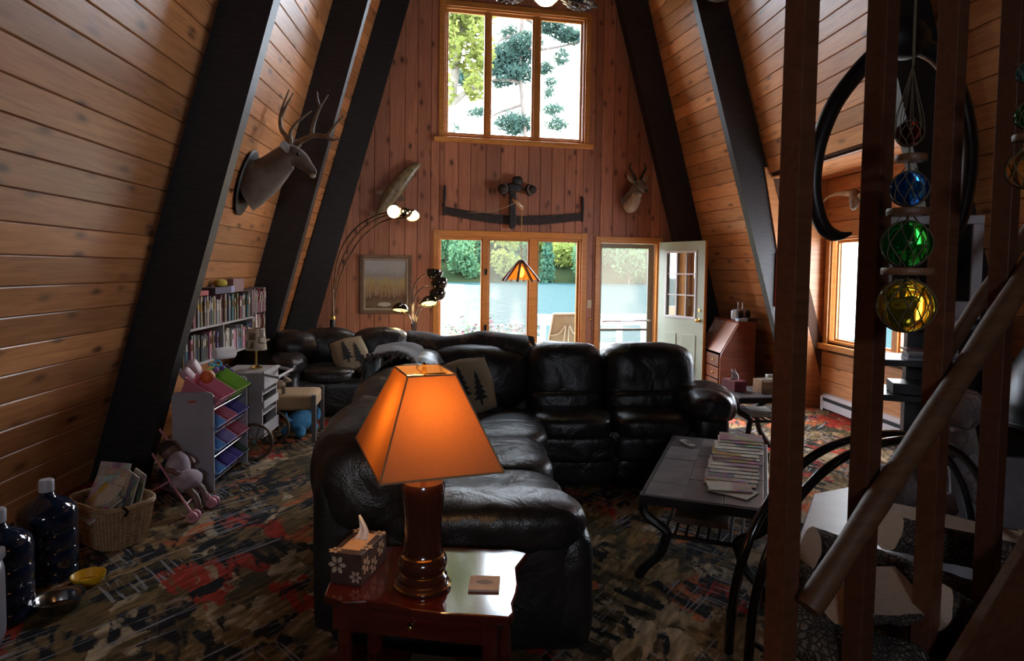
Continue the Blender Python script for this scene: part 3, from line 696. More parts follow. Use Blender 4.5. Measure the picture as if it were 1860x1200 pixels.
# near leafy tree and pine seen through the high window
def limb(pts, r0, r1, B, n=8):
    P = crom(pts, 4); B.tube(P, [lerp(r0, r1, i/(len(P)-1)) for i in range(len(P))], n)
TY = 19.0
def at(x, y, dy=0): return onY(x, y, TY+dy)
lt = thing('leafy_tree', 'yellow-green leafy tree with a pale trunk behind the left high pane', 'tree', (at(770, 250).x, TY, -1.2))
o0 = Vector(lt.location)
B = MB(); limb([Vector((at(770, 250).x, TY, -1.2)), at(800, 330), at(814, 240), at(828, 120), at(842, 20), at(846, -120)], .2, .06, B); limb([at(824, 185), at(850, 165), at(900, 140)], .11, .04, B); limb([at(832, 90), at(812, 50), at(805, 0)], .07, .03, B); limb([at(842, 60), at(870, 10), at(880, -60)], .07, .03, B)
B.v = [p-o0 for p in B.v]; B.build('trunk', mat('pale_bark', (.07, .058, .042), (.11, .095, .072), 6, .8), lt, True)
B = MB()
for (x, y, rx, ry, n_) in ((850, 30, 40, 35, 260), (820, 80, 25, 40, 160), (870, 70, 25, 30, 150), (840, -40, 60, 40, 320), (860, 120, 26, 22, 120), (880, 20, 25, 30, 110), (815, 20, 30, 30, 150), (850, -110, 70, 40, 260), (800, 130, 22, 30, 60), (835, 60, 40, 60, 260), (865, 160, 22, 20, 110), (812, 170, 16, 30, 70), (880, 100, 18, 30, 90)):
    c_ = at(x, y, rnd.uniform(-.5, .5)); crown(B, c_, (rx/62, .8, ry/62), int(n_*1.3), .12)
B.v = [p-o0 for p in B.v]; B.build('crown', leafmat('near_leaves', (.34, .40, .10), (.62, .66, .18), .24), lt)
pt = thing('pine_tree', 'tall pine with dark blue-green needle clumps behind the high window', 'tree', (at(972, 250, 5).x, TY+5, -1.2))
o0 = Vector(pt.location)
B = MB(); D = 5
limb([Vector((at(972, 250, D).x, TY+D, -1.2)), at(969, 420, D), at(950, 200, D), at(945, 100, D), at(955, -100, D), at(960, -400, D)], .085, .06, B)
for br in ([(946, 150), (905, 145), (850, 152), (812, 160)], [(946, 90), (985, 90), (1030, 82), (1060, 75)], [(950, 60), (915, 70), (905, 76)], [(950, 30), (990, 55), (1015, 60)], [(948, 190), (905, 205), (890, 215)], [(952, -60), (1050, -90)], [(952, -120), (850, -150)], [(955, -200), (1040, -230)], [(955, -260), (880, -290)]):
    limb([at(x, y, D+rnd.uniform(-.3, .3)) for x, y in br], .07, .02, B, 6)
B.v = [p-o0 for p in B.v]; B.build('trunk', M_BARK, pt, True)
B = MB()
def needles(c, r, n, ln=.13):
    for i in range(n):
        d = Vector((rnd.gauss(0, 1), rnd.gauss(0, 1), rnd.gauss(0, 1))).normalized(); p = Vector((c[0]+d.x*r[0]*rnd.random()**.5, c[1]+d.y*r[1]*rnd.random()**.5, c[2]+d.z*r[2]*rnd.random()**.5))
        a = Vector((rnd.gauss(0, 1), rnd.gauss(0, 1), rnd.gauss(.5, .7))).normalized(); s = a.cross(Vector((rnd.gauss(0, 1), rnd.gauss(0, 1), rnd.gauss(0, 1)))).normalized()*.03
        B.add([p-s, p+s, p+a*ln+s*.5, p+a*ln-s*.5], [(0, 1, 2, 3)])
for (x, y, rx, ry, n_) in ((925, 105, 45, 28, 1300), (955, 80, 30, 20, 500), (1000, 45, 28, 18, 500), (1030, 65, 24, 10, 360), (940, 135, 40, 18, 700), (900, 120, 22, 22, 400), (990, 125, 16, 8, 160), (1020, 105, 14, 14, 140), (860, 148, 30, 9, 260), (910, 150, 20, 8, 160), (840, 135, 16, 8, 120), (870, 205, 26, 6, 140),
        (845, 140, 18, 14, 160), (935, 225, 38, 20, 700), (1005, 200, 20, 8, 130), (1010, 228, 22, 10, 160), (820, 232, 18, 6, 60), (1000, 150, 12, 6, 60), (925, 60, 20, 8, 120), (1048, 70, 14, 12, 160), (997, 170, 10, 8, 60)):
    c_ = at(x, y, D+rnd.uniform(-.4, .4)); needles(c_, (rx/48, .7, ry/48), int(n_*1.4), .17)
# unseen crown clumps added above the window to block the sun
for i in range(34):
    h = rnd.uniform(12.4, 17.5); R_ = 3.6*(1-(h-12.4)/7); a = rnd.uniform(0, 2*pi); q = rnd.uniform(0, R_)
    needles((o0.x-1.0+q*cos(a), o0.y+q*sin(a)*.5, h), (1.1, .8, .42), 330, .24)
for i in range(26): needles((rnd.uniform(-2.7, .9), TY+D+rnd.uniform(-.9, .8), rnd.uniform(12.2, 14.9)), (.9, .7, .5), 420, .26)
B.v = [p-o0 for p in B.v]; o = B.build('needles', leafmat('pine_needles', (.10, .19, .17), (.20, .32, .22), .30), pt)

# ================================================================== leather seating
def wr(amp, fr=6.0, ribs=None, seed=0.0):
    def f(v):
        n_ = noise.noise(Vector((v.x*fr+seed, v.y*fr, v.z*fr)))*amp+noise.noise(Vector((v.x*fr*2.6, v.y*fr*2.6+seed, v.z*fr*2.6)))*amp*.4
        k = v.normalized() if v.length > 1e-6 else v
        r = 0.0
        if ribs: r = ribs[1]*sin(ribs[0].dot(v)*ribs[2]+noise.noise(v*4)*1.6)
        return v+k*(n_+r)
    return f
def cush(root, name, x0, x1, y0, y1, z0, z1, p=4.0, n=12, amp=.012, tilt=None, ribs=None, m=None, piv=None):
    c = Vector(((x0+x1)/2, (y0+y1)/2, (z0+z1)/2)); R = None
    if tilt: R = Matrix.Rotation(tilt[1], 3, tilt[0])
    b = MB(); b.sq(c, (x1-x0, y1-y0, z1-z0), p, n, R, wr(amp, 5.0, ribs, rnd.uniform(0, 50))); return b.build(name, m or M_LEATHER, root, True)
sf = thing('sectional_sofa', 'large black leather L-shaped sectional sofa around the slate coffee table', 'sofa', (0, 0, 0))
RX = Vector((1, 0, 0)); RY = Vector((0, 1, 0)); RZ = Vector((0, 0, 1))
# bodies (frames) of the three runs
for (a, b_, c, d, e, f_) in ((-.58, .42, 2.66, 4.75, .02, .40), (-.55, 1.92, 4.75, 5.60, .02, .42)):
    cush(sf, 'base', a, b_, c, d, e, f_, 14, 8, .002)
cush(sf, 'outer_back', -.64, -.36, 2.58, 5.62, .04, .90, 7, 10, .006)
cush(sf, 'outer_back', -.50, 1.88, 5.40, 5.66, .04, .90, 7, 10, .006)
# left run, facing the stairs
cush(sf, 'armrest', -.42, .47, 2.56, 2.92, .03, .62, 4.5, 16, .014)
cush(sf, 'arm_pad', -.36, .50, 2.54, 2.92, .44, .665, 3.2, 16, .012, ribs=(RX, .004, 46))
cush(sf, 'arm_front', .26, .53, 2.58, 2.88, .02, .56, 4.0, 12, .01)
cush(sf, 'seat_cushion', -.30, .49, 2.84, 3.56, .30, .545, 3.8, 14, .013)
cush(sf, 'seat_cushion', -.30, .50, 3.53, 4.28, .30, .55, 3.8, 14, .013)
cush(sf, 'front_panel', .36, .47, 2.86, 4.30, .04, .36, 8, 8, .003)
cush(sf, 'back_cushion', -.66, -.16, 2.56, 3.58, .44, .965, 3.0, 18, .014, ('Y', -.16), (RY, .006, 52))
cush(sf, 'back_cushion', -.66, -.16, 3.52, 4.62, .44, .98, 3.0, 18, .014, ('Y', -.16), (RY, .006, 48))
# corner
cush(sf, 'seat_cushion', -.28, .56, 4.22, 5.22, .30, .545, 3.6, 14, .012)
cush(sf, 'back_cushion', -.66, -.14, 4.50, 5.50, .44, .965, 3.0, 14, .014, ('Y', -.16))
cush(sf, 'back_cushion', -.40, .52, 5.14, 5.68, .44, .985, 3.0, 16, .014, ('X', -.14))
# run below the lake windows
for (a, b_) in ((.45, 1.10), (1.08, 1.70)):
    cush(sf, 'seat_cushion', a, b_, 4.68, 5.36, .33, .555, 3.6, 14, .010)
    cush(sf, 'footrest_panel', a+.01, b_-.01, 4.68, 4.82, .20, .40, 5, 10, .006)
    cush(sf, 'footrest_panel', a+.01, b_-.01, 4.70, 4.82, .03, .235, 6, 10, .004)
for (a, b_) in ((.46, 1.10), (1.08, 1.86)):
    cush(sf, 'back_cushion', a, b_, 5.12, 5.66, .47, 1.015, 3.6, 18, .014, ('X', -.12))
    cush(sf, 'lumbar_cushion', a+.02, b_-.03, 5.06, 5.46, .46, .66, 3.4, 14, .012, ('X', -.10))
cush(sf, 'armrest', 1.68, 1.98, 4.72, 5.55, .03, .60, 5, 12, .008)
cush(sf, 'arm_pad', 1.62, 2.04, 4.66, 5.36, .46, .735, 2.8, 18, .024, ribs=(Vector((.6, .7, 0)), .007, 60))

lv = thing('loveseat', 'dark brown-black leather loveseat with rounded arms below the framed painting', 'sofa', (-1.28, 7.62, 0), GA+.04)
M_LEATH2 = leather('dark_brown_leather', (.017, .014, .014), .30)
cush(lv, 'base', -.72, .72, -.50, .42, .02, .42, 10, 8, .003, m=M_LEATH2)
for s in (-1, 1):
    cush(lv, 'armrest', s*.72-.17, s*.72+.17, -.56, .40, .03, .56, 4, 12, .01, m=M_LEATH2)
    cush(lv, 'arm_pad', s*.72-.20, s*.72+.20, -.58, .36, .42, .68, 2.6, 14, .018, ribs=(Vector((.6, .7, 0)), .005, 40), m=M_LEATH2)
    cush(lv, 'seat_cushion', s*.29-.30, s*.29+.30, -.52, .22, .33, .53, 3.4, 12, .012, m=M_LEATH2)
    cush(lv, 'back_cushion', s*.30-.34, s*.30+.34, .06, .50, .46, .90, 2.7, 14, .016, ('X', -.16), m=M_LEATH2)
cush(lv, 'outer_back', -.74, .74, .34, .52, .04, .78, 6, 8, .004, m=M_LEATH2)
cush(lv, 'back_wing', -.92, -.42, -.10, .46, .52, .88, 2.5, 14, .018, ('Z', .25), m=M_LEATH2)

# throw pillows with two pine-tree silhouettes
def fabric(name, c1, c2):
    m, t, bs, out = nodes(name); MATS[name] = m
    co = coords(t); w1 = N(t, 'ShaderNodeTexWave', i_Scale=60.0, i_Distortion=1.0); L(t, co, w1.inputs['Vector']); n_ = N(t, 'ShaderNodeTexNoise', i_Scale=9.0, i_Detail=5.0); L(t, co, n_.inputs['Vector'])
    L(t, mixc(t, n_.outputs[0], c1, c2), bs.inputs['Base Color']); bs.inputs['Roughness'].default_value = .9; bumpn(t, bs, w1.outputs[0], .3, .003); return m
M_TAN = fabric('tan_woven_fabric', (.20, .145, .085), (.33, .25, .155))
M_TREE = mat('tree_applique', (.018, .020, .020), rough=.9)
def pillow(label, M4, s=.42, th=.15):
    o = MB()
    def f(u, v, sg):
        x, y = u*2-1, v*2-1; h = (max(0, 1-abs(x)**2.6)*max(0, 1-abs(y)**2.6))**.5; q = 1-.10*(1-abs(abs(x)-abs(y)))*max(abs(x), abs(y))**4
        return Vector((x*s/2*q, y*s/2*q, sg*h*th/2+.006*noise.noise(Vector((x*3, y*3, sg)))))
    o.grid(16, 16, lambda u, v: f(u, v, 1)); k = len(o.f); o.grid(16, 16, lambda u, v: f(u, 1-v, -1))
    p = o.build('throw_pillow', M_TAN, None, True); p.matrix_world = M4; tag(p, label, 'pillow')
    pts = [(s/2*x*.985, s/2*y*.985, 0) for x, y in ((-.93, -.93), (0, -.88), (.93, -.93), (.88, 0), (.93, .93), (0, .88), (-.93, .93), (-.88, 0))]
    b = MB(); b.tube(crom(pts+[pts[0]], 4)[:-1], .006, 6, closed=True); b.build('piping', M_TREE, p, True)
    for cx, sc_, y0 in ((-.055, 1.0, .02), (.065, .95, -.035)):
        P = []
        for lv_ in range(5):
            w_ = .018+.011*lv_; yy = .11-.042*lv_; P.append((w_*.35, yy+.012)); P.append((w_, yy-.022))
        P = [(0, .145)]+P+[(.009, -.085), (.009, -.125)]
        poly = [(cx+x*sc_, y*sc_+y0) for x, y in P]+[(cx-x*sc_, y*sc_+y0) for x, y in reversed(P[1:])]
        def zf(q): 
            x, y = q[0]/(s/2), q[1]/(s/2); return (max(0, 1-abs(x)**2.6)*max(0, 1-abs(y)**2.6))**.5*th/2
        b = MB(); n_ = len(poly)//2
        L_ = [(cx+x*sc_, y*sc_+y0) for x, y in P]; R_ = [(cx-x*sc_, y*sc_+y0) for x, y in P]
        vs = [Vector((q[0], q[1], zf(q)+.007)) for q in L_]+[Vector((q[0], q[1], zf(q)+.007)) for q in R_]; k = len(L_)
        b.add(vs, [(i, i+1, k+i+1, k+i) for i in range(1, k-1)]+[(0, 1, k+1)]); b.build('pine_tree_applique', M_TREE, p, solid=.003)
    return p
def pose(loc, zdir, spin):
    zd = Vector(zdir).normalized(); x = Vector((0, 0, 1)).cross(zd).normalized(); y = zd.cross(x); Mx = Matrix((x, y, zd)).transposed().to_4x4() @ Matrix.Rotation(spin, 4, 'Z'); Mx.translation = Vector(loc); return Mx
pillow('tan pillow with two dark pine trees leaning on the sectional corner', pose((-.005, 4.86, .73), (.30, -1, .32), radians(10)), .43)
pillow('tan pillow with pine trees lying on the brown loveseat', pose((-1.30, 7.40, .64), (.35, -1, .55), radians(14)), .40)

# throw blanket over the sofa corner
def blanket():
    m, t, bs, out = nodes('brown_black_throw'); co = coords(t)
    v = N(t, 'ShaderNodeTexVoronoi', i_Scale=7.0); L(t, co, v.inputs['Vector']); n_ = N(t, 'ShaderNodeTexNoise', i_Scale=6.0, i_Detail=3.0); L(t, co, n_.inputs['Vector'])
    c = ramp(t, n_.outputs[0], [(.40, (.012, .011, .012)), (.55, (.035, .026, .024)), (.62, (.13, .085, .055)), (.68, (.02, .016, .016))]); L(t, c, bs.inputs['Base Color']); bs.inputs['Roughness'].default_value = .95; bs.inputs['Sheen Weight'].default_value = .3
    bumpn(t, bs, n_.outputs[0], .4, .02); return m
M_THROW = blanket()
th = thing('throw_blanket', 'dark fringed throw blanket with brown patches over the sofa corner', 'blanket', (0, 0, 0))
def thrf(u, v):   # u along the top of the back, v over it
    X = lerp(-.50, .50, u); q = (v-.42)
    if q < 0: Y, Z = 5.66+.02*(-q), 1.03+q*1.15
    else: Y, Z = 5.66-.30*min(q/.30, 1)-.12*max(0, q-.3), 1.03+.03*sin(min(q/.3, 1)*pi)-max(0, q-.26)*.75
    nz = noise.noise(Vector((u*6, v*5, 2)))*.022
    return Vector((X+nz, Y-nz-.02*sin(u*pi*3), Z+nz*.8+.02*sin(u*9+v*3)))
b = MB(); b.grid(26, 26, thrf); b.build('cloth', M_THROW, th, True, solid=.012)
M_FRI = mat('fringe_tassels', (.16, .12, .10), (.05, .04, .04), 40, .95)
fr = MB()
for i in range(44):
    v = i/43; p = thrf(1, v); fr.tube([p, p+Vector((.03+rnd.uniform(-.01, .02), -.015, -.012+rnd.uniform(-.02, .02))), p+Vector((.055, -.03, -.045+rnd.uniform(-.02, .02)))], [.006, .009, .004], 5)
for i in range(30):
    p = thrf(i/29, 1); fr.tube([p, p+Vector((rnd.uniform(-.01, .01), -.02, -.03)), p+Vector((rnd.uniform(-.02, .02), -.02, -.06))], [.006, .009, .004], 5)
o = fr.build('fringe', M_FRI, th, True); o['kind'] = 'stuff'
th2 = thing('throw_blanket', 'grey-brown fringed throw over the back of the sofa beside the loveseat', 'blanket', (0, 0, 0))
def thr2(u, v):
    Y = lerp(4.42, 5.28, u); q = v-.4
    if q < 0: X, Z = -.69+.03*q, .99+q*.7
    else: X, Z = -.69+.34*min(q/.3, 1)+.1*max(0, q-.3), .99+.035*sin(min(q/.3, 1)*pi)-max(0, q-.26)*.62
    nz = noise.noise(Vector((u*6, v*5, 9)))*.02
    return Vector((X+nz, Y+nz, Z+nz+.012*sin(u*11)))
b = MB(); b.grid(20, 22, thr2); b.build('cloth', mat('taupe_throw', (.055, .042, .038), (.10, .08, .07), 12, .95, bump=(60, .4, .01), sheen=.4), th2, True, solid=.012)
fr = MB()
for i in range(36):
    p = thr2(0, i/35); fr.tube([p, p+Vector((0, -.03, .01+rnd.uniform(-.01, .02))), p+Vector((rnd.uniform(-.02, .02), -.06, -.02+rnd.uniform(-.03, .02)))], [.007, .011, .005], 5)
o = fr.build('fringe', M_FRI, th2, True); o['kind'] = 'stuff'

# ================================================================== slate tables
def slate(name='slate_tile'):
    m, t, bs, out = nodes(name); co = coords(t, rand=20.0); oi = N(t, 'ShaderNodeObjectInfo')
    n_ = N(t, 'ShaderNodeTexNoise', i_Scale=7.0, i_Detail=6.0); L(t, co, n_.inputs['Vector'])
    c = ramp(t, n_.outputs[0], [(.3, (.085, .074, .082)), (.7, (.155, .135, .142))]); hs = N(t, 'ShaderNodeHueSaturation'); L(t, c, hs.inputs['Color'])
    ma = N(t, 'ShaderNodeMapRange'); ma.inputs[3].default_value = .55; ma.inputs[4].default_value = 1.7; L(t, oi.outputs['Random'], ma.inputs[0]); L(t, ma.outputs[0], hs.inputs['Value'])
    L(t, hs.outputs[0], bs.inputs['Base Color']); bs.inputs['Roughness'].default_value = .42; bumpn(t, bs, n_.outputs[0], .4, .01); return m
M_SLATE = slate()
M_IRON = mat('dark_iron', (.018, .016, .015), (.03, .026, .023), 20, .45, .5, bump=(60, .2, .003))
def slate_table(name, label, cat, c, rz, LX, LY, H, cols, rows, slats=7, group=None):
    t = thing(name, label, cat, (c[0], c[1], 0), rz, group)
    ax, ay = LX/2, LY/2
    b = MB()
    for (x0, x1, y0, y1) in ((-ax, ax, -ay, -ay+.022), (-ax, ax, ay-.022, ay), (-ax, -ax+.022, -ay+.022, ay-.022), (ax-.022, ax, -ay+.022, ay-.022)): b.bb(x0, x1, y0, y1, H-.05, H-.002)
    b.bb(-ax+.01, ax-.01, -ay+.01, ay-.01, H-.045, H-.02); b.build('frame', M_IRON, t, bevel=.004)
    xs = [-ax+.022+(LX-.044)*f_ for f_ in cols]
    for i in range(len(cols)-1):
        r0 = rows[i % len(rows)]; ys = [-ay+.022+(LY-.044)*f_ for f_ in r0]
        for j in range(len(r0)-1):
            k = MB(); k.bb(xs[i]+.0015, xs[i+1]-.0015, ys[j]+.0015, ys[j+1]-.0015, H-.02, H+rnd.uniform(-.001, .0015)); k.build('tile', M_SLATE, t, bevel=.002)
    for sx in (-1, 1):
        for sy in (-1, 1):
            X, Y = sx*(ax-.03), sy*(ay-.06)
            P = crom([(X+sx*.02, Y, H-.04), (X+sx*.005, Y, H-.12), (X-sx*.10, Y, H-.19), (X-sx*.10, Y, H-.24), (X-sx*.07, Y, H*.30), (X-sx*.0, Y, .06), (X+sx*.035, Y, .0)], 5)
            b = MB(); b.tube(P, .025, 8); b.build('leg', M_IRON, t, True)
    z = H-.215
    for sy in (-1, 1): b = MB(); b.tube([(-ax+.12, sy*(ay-.06), z), (ax-.12, sy*(ay-.06), z)], .012, 8); b.build('rail', M_IRON, t, True)
    for i in range(slats):
        x = lerp(-ax+.12, ax-.12, i/(slats-1)); b = MB(); b.tube([(x, -ay+.06, z), (x, ay-.06, z)], .008, 6); b.build('slat', M_IRON, t, True)
    return t
A, Bq, Cq, Dq = onZ(1225, 795, .46), onZ(1388, 800, .46), onZ(1390, 915, .46), onZ(1160, 910, .46)
cc = (A+Bq+Cq+Dq)/4; ax_ = ((A-Dq)+(Bq-Cq))/2; ctr = atan2(ax_.y, ax_.x)-pi/2
CT = slate_table('coffee_table', 'slate-tiled coffee table with curved black iron legs, magazines on top', 'table', cc, ctr, .62, ax_.length, .46, [0, .33, .67, 1], [[0, .17, .36, .55, .78, 1], [0, .26, .45, .64, .83, 1], [0, .17, .36, .6, .8, 1]], 8)
ctx = Vector((cos(ctr), sin(ctr), 0)); cty = Vector((-sin(ctr), cos(ctr), 0))
ET = slate_table('end_table', 'slate-topped iron end table beside the sofa arm', 'table', (2.52, 5.62), radians(4), .56, .56, .56, [0, .5, 1], [[0, .5, 1]], 6)
b = MB(); b.bb(-.17, .12, -.16, .14, 0, .05); mags0 = None

# glossy red end table in the foreground
TZ = .56
et = thing('side_table', 'glossy dark red wooden side table with a wavy edge, holding the big lamp', 'table', (-.13, 2.20, 0), radians(-13))
Rt = Matrix.Rotation(radians(13), 3, 'Z'); o0 = Vector((-.13, 2.20, 0))
def tl(x, y, z=TZ): return Rt @ (onZ(x, y, z)-o0)
edge = [tl(x, y) for x, y in ((588, 1080), (620, 1092), (665, 1090), (705, 1094), (745, 1106), (800, 1113), (860, 1116), (925, 1121), (934, 1112), (931, 1095), (938, 1078), (941, 1060), (938, 1030))]
P2 = [(p.x, p.y) for p in edge]+[(.31, .25), (.25, .27), (0, .245), (-.20, .215), (-.29, .18), (-.31, .10), (-.325, -.02)]
b = MB(); b.prism(P2, TZ-.028, TZ, lambda p, z: Vector((p[0], p[1], z))); b.build('top', W_CHERRY, et, bevel=.006)
b = MB(); b.bb(-.27, .27, -.155, .17, TZ-.13, TZ-.028); b.build('apron', W_CHERRY, et, bevel=.004)
b = MB(); b.bb(-.22, .22, -.168, -.155, TZ-.12, TZ-.04); dr = b.build('drawer', W_CHERRY, et, bevel=.004)
b = MB(); b.ell((0, -.178, TZ-.08), .013, 10, 6); b.build('knob', M_BRASS, dr, True)
for sx in (-1, 1):
    for sy in (0, 1): b = MB(); b.lathe([(.018, 0), (.026, .05), (.02, .10), (.03, .22), (.024, TZ-.13), (.03, TZ-.03)], 10, (sx*.24, -.12+sy*.27, 0)); b.build('leg', W_CHERRY, et, True)
b = MB(); b.bb(-.26, .26, -.14, .17, .17, .19); b.build('shelf', W_CHERRY, et)

# ================================================================== big table lamp
def shade_mat(name, c, tr):
    m, t, bs, out = nodes(name); MATS[name] = m; t.nodes.remove(bs)
    n_ = N(t, 'ShaderNodeTexNoise', i_Scale=90.0, i_Detail=3.0); L(t, coords(t), n_.inputs['Vector'])
    d = N(t, 'ShaderNodeBsdfDiffuse'); L(t, mixc(t, n_.outputs[0], tuple(x*.85 for x in c), c), d.inputs[0]); q = N(t, 'ShaderNodeBsdfTranslucent'); L(t, mixc(t, n_.outputs[0], tuple(x*.9 for x in tr), tr), q.inputs[0])
    mx = N(t, 'ShaderNodeMixShader'); mx.inputs[0].default_value = .55; L(t, d.outputs[0], mx.inputs[1]); L(t, q.outputs[0], mx.inputs[2]); L(t, mx.outputs[0], out.inputs[0]); return m
def bulb_light(loc, power, colr, r=.03, nm='bulb_light'):
    ld = bpy.data.lights.new(nm, 'POINT'); ld.energy = power; ld.color = colr; ld.shadow_soft_size = r
    o = bpy.data.objects.new(nm, ld); o.location = loc; col.objects.link(o); return o
LB = onZ(770, 1040, TZ); ZB, ZT = 1.0, 1.272
nl, nr, fl_b = onZ(690, 880, ZB), onZ(915, 857, ZB), onZ(647, 795, ZB)
fr_b = nr+fl_b-nl; cb = (nr+fl_b)/2
LB = Vector((cb.x, cb.y, TZ))
lamp = thing('table_lamp', 'lit table lamp with an orange four-sided shade and turned red-brown body', 'lamp', LB)
kx, ky = (nr-nl), (fl_b-nl)
tw = .41
tc_ = Vector((0, 0, ZT))
def corner(sx, sy, z, f_): return Vector((0, 0, z-TZ))+kx*(sx*.5*f_)+ky*(sy*.5*f_)
M_SHADE = shade_mat('amber_paper_shade', (.60, .38, .20), (.82, .45, .17))
b = MB(); cs = ((-1, -1), (1, -1), (1, 1), (-1, 1))
for k in range(4):
    s0, s1 = cs[k], cs[(k+1) % 4]
    b.grid(8, 8, lambda u, v, s0=s0, s1=s1: corner(*s0, lerp(ZB, ZT, v), lerp(1, tw, v)).lerp(corner(*s1, lerp(ZB, ZT, v), lerp(1, tw, v)), u))
b.build('shade', M_SHADE, lamp, solid=.002)
M_TRIMF = mat('shade_binding', (.42, .24, .12), rough=.8)
for k in range(4):
    e = MB(); e.tube([corner(*cs[k], ZB, 1.004), corner(*cs[k], ZT, tw*1.01)], .0028, 6); e.build('shade_rib', M_TRIMF, lamp, True)
for z, f_ in ((ZB, 1.004), (ZT, tw*1.01)):
    e = MB()
    for k in range(4): e.tube([corner(*cs[k], z, f_), corner(*cs[(k+1) % 4], z, f_)], .003, 6)
    e.build('shade_binding', M_TRIMF, lamp, True)
M_BODY = mat('red_brown_glaze', (.045, .012, .007), (.075, .02, .011), 5, .16, coat=.7)
e = MB(); e.lathe([(.088, 0), (.091, .010), (.086, .020), (.078, .026), (.080, .038), (.074, .046), (.070, .052), (.078, .068), (.081, .085), (.075, .102), (.066, .112), (.063, .13), (.060, .18), (.062, .24), (.069, .30), (.072, .335), (.066, .350), (.03, .356), (.012, .36), (.012, .40)], 36); e.build('body', M_BODY, lamp, True)
for z, r in ((.012, .0925), (.050, .072), (.108, .070)): e = MB(); e.lathe([(r-.004, z-.004), (r, z), (r-.004, z+.004)], 36); e.build('gilt_ring', M_BRASS, lamp, True)
e = MB(); e.tube([(0, 0, .40), (0, 0, ZT-TZ-.015)], .004, 6); hp = [Vector((.055*cos(a)*(1 if a < pi else 1), 0, .47+.20*sin(a))) for a in [pi*i/10 for i in range(11)]]; e.tube(hp, .0025, 6); e.build('harp', M_BRASS, lamp, True)
e = MB(); e.tube([corner(-1, 0, ZT-.012, tw), corner(1, 0, ZT-.012, tw)], .0025, 6); e.tube([corner(0, -1, ZT-.012, tw), corner(0, 1, ZT-.012, tw)], .0025, 6); e.build('spider', M_BRASS, lamp, True)
e = MB(); e.lathe([(.006, ZT-TZ-.012), (.009, ZT-TZ), (.004, ZT-TZ+.012), (.007, ZT-TZ+.02), (0, ZT-TZ+.028)], 10); e.build('finial', M_BRASS, lamp, True)
e = MB(); e.ell((0, 0, .50), (.03, .03, .042), 12, 8); e.build('bulb', mat('warm_bulb', (1, .85, .6), emit=((1, .62, .22), 14.0)), lamp, True)
bulb_light(LB+Vector((.0, -.05, .575)), 2.1, (1, .60, .24), .04)
# tissue box with flowers
M_BOX = mat('dark_brown_card', (.05, .026, .02), (.085, .045, .035), 14, .5)
M_PET = mat('cream_print', (.55, .40, .28), rough=.6)
M_TISSUE = mat('white_tissue', (.80, .74, .72), rough=.9)
pb = onZ(652, 1046, TZ); tb = thing('tissue_box', 'dark brown tissue box with cream flowers on the red side table', 'tissue box', (pb.x-.005, pb.y+.035, TZ), radians(-16))
b = MB(); b.bb(-.056, .056, -.10, .10, 0, .105); b.build('carton', M_BOX, tb, bevel=.002)
b = MB(); b.bb(-.033, .033, -.07, .07, .1045, .1065); b.build('opening', mat('peach_opening', (.70, .42, .26), rough=.8), tb)
b = MB(); b.grid(8, 8, lambda u, v: Vector(((u-.5)*.05*(1-v)**.8+.012*sin(v*4), (v*.02)+(.5-abs(u-.5))*.03*(1-v)+.006*sin(u*9), .104+.085*v+.0*u))); b.build('tissue', M_TISSUE, tb, True, solid=.002)
def flower(parent, c, ux, uy, r, m_, n=6):
    c, ux, uy = Vector(c), Vector(ux), Vector(uy); nn = ux.cross(uy)*.0012
    k = MB()
    for i in range(n):
        a = 2*pi*i/n; d = ux*cos(a)+uy*sin(a); e_ = -ux*sin(a)+uy*cos(a)
        P = [c+d*r*.18, c+d*r*.5+e_*r*.24, c+d*r*.85+e_*r*.2, c+d*r, c+d*r*.85-e_*r*.2, c+d*r*.5-e_*r*.24]
        k.add([p+nn for p in P], [tuple(range(6))])
    k.build('flower_print', m_, parent)
flower(tb, (-.03, -.1005, .065), (1, 0, 0), (0, 0, 1), .032, M_PET); flower(tb, (.035, -.1005, .03), (1, 0, 0), (0, 0, 1), .022, M_PET)
for y_, z_ in ((-.07, .06), (-.01, .035), (.05, .07)): flower(tb, (.0565, y_, z_), (0, 1, 0), (0, 0, 1), .03, M_PET)
for x_, y_ in ((-.045, -.085), (.04, .08), (.045, -.04), (-.04, .085)): flower(tb, (x_, y_, .1055), (1, 0, 0), (0, 1, 0), .024, M_PET)
# coaster
pc = onZ(880, 1062, TZ); cs_ = MB(); cs_.bb(-.05, .05, -.05, .05, 0, .009); co_ = cs_.build('coaster', mat('stone_coaster', (.50, .40, .34), (.42, .33, .28), 30, .7), None, bevel=.002); co_.location = (pc.x, pc.y, TZ); co_.rotation_euler = (0, 0, radians(-5)); tag(co_, 'square cream stone coaster with a grey print on the red side table', 'coaster')
k = MB(); k.grid(8, 3, lambda u, v: Vector((lerp(-.028, .028, u), lerp(-.012, .018, v)*(sin(pi*u)*.7+.35), .0096))); k.build('print', mat('grey_print', (.22, .22, .25), rough=.8), co_)
cl2 = MB(); cl2.bb(-.16, .0, -.11, .09, 0, .03); o = cl2.build('book', mat('dim_cover', (.10, .07, .05), rough=.6), None, bevel=.002); o.location = (-.05, 2.20, .191); o.rotation_euler = (0, 0, radians(-13)); tag(o, 'brown book lying on the lower shelf of the red side table', 'book')

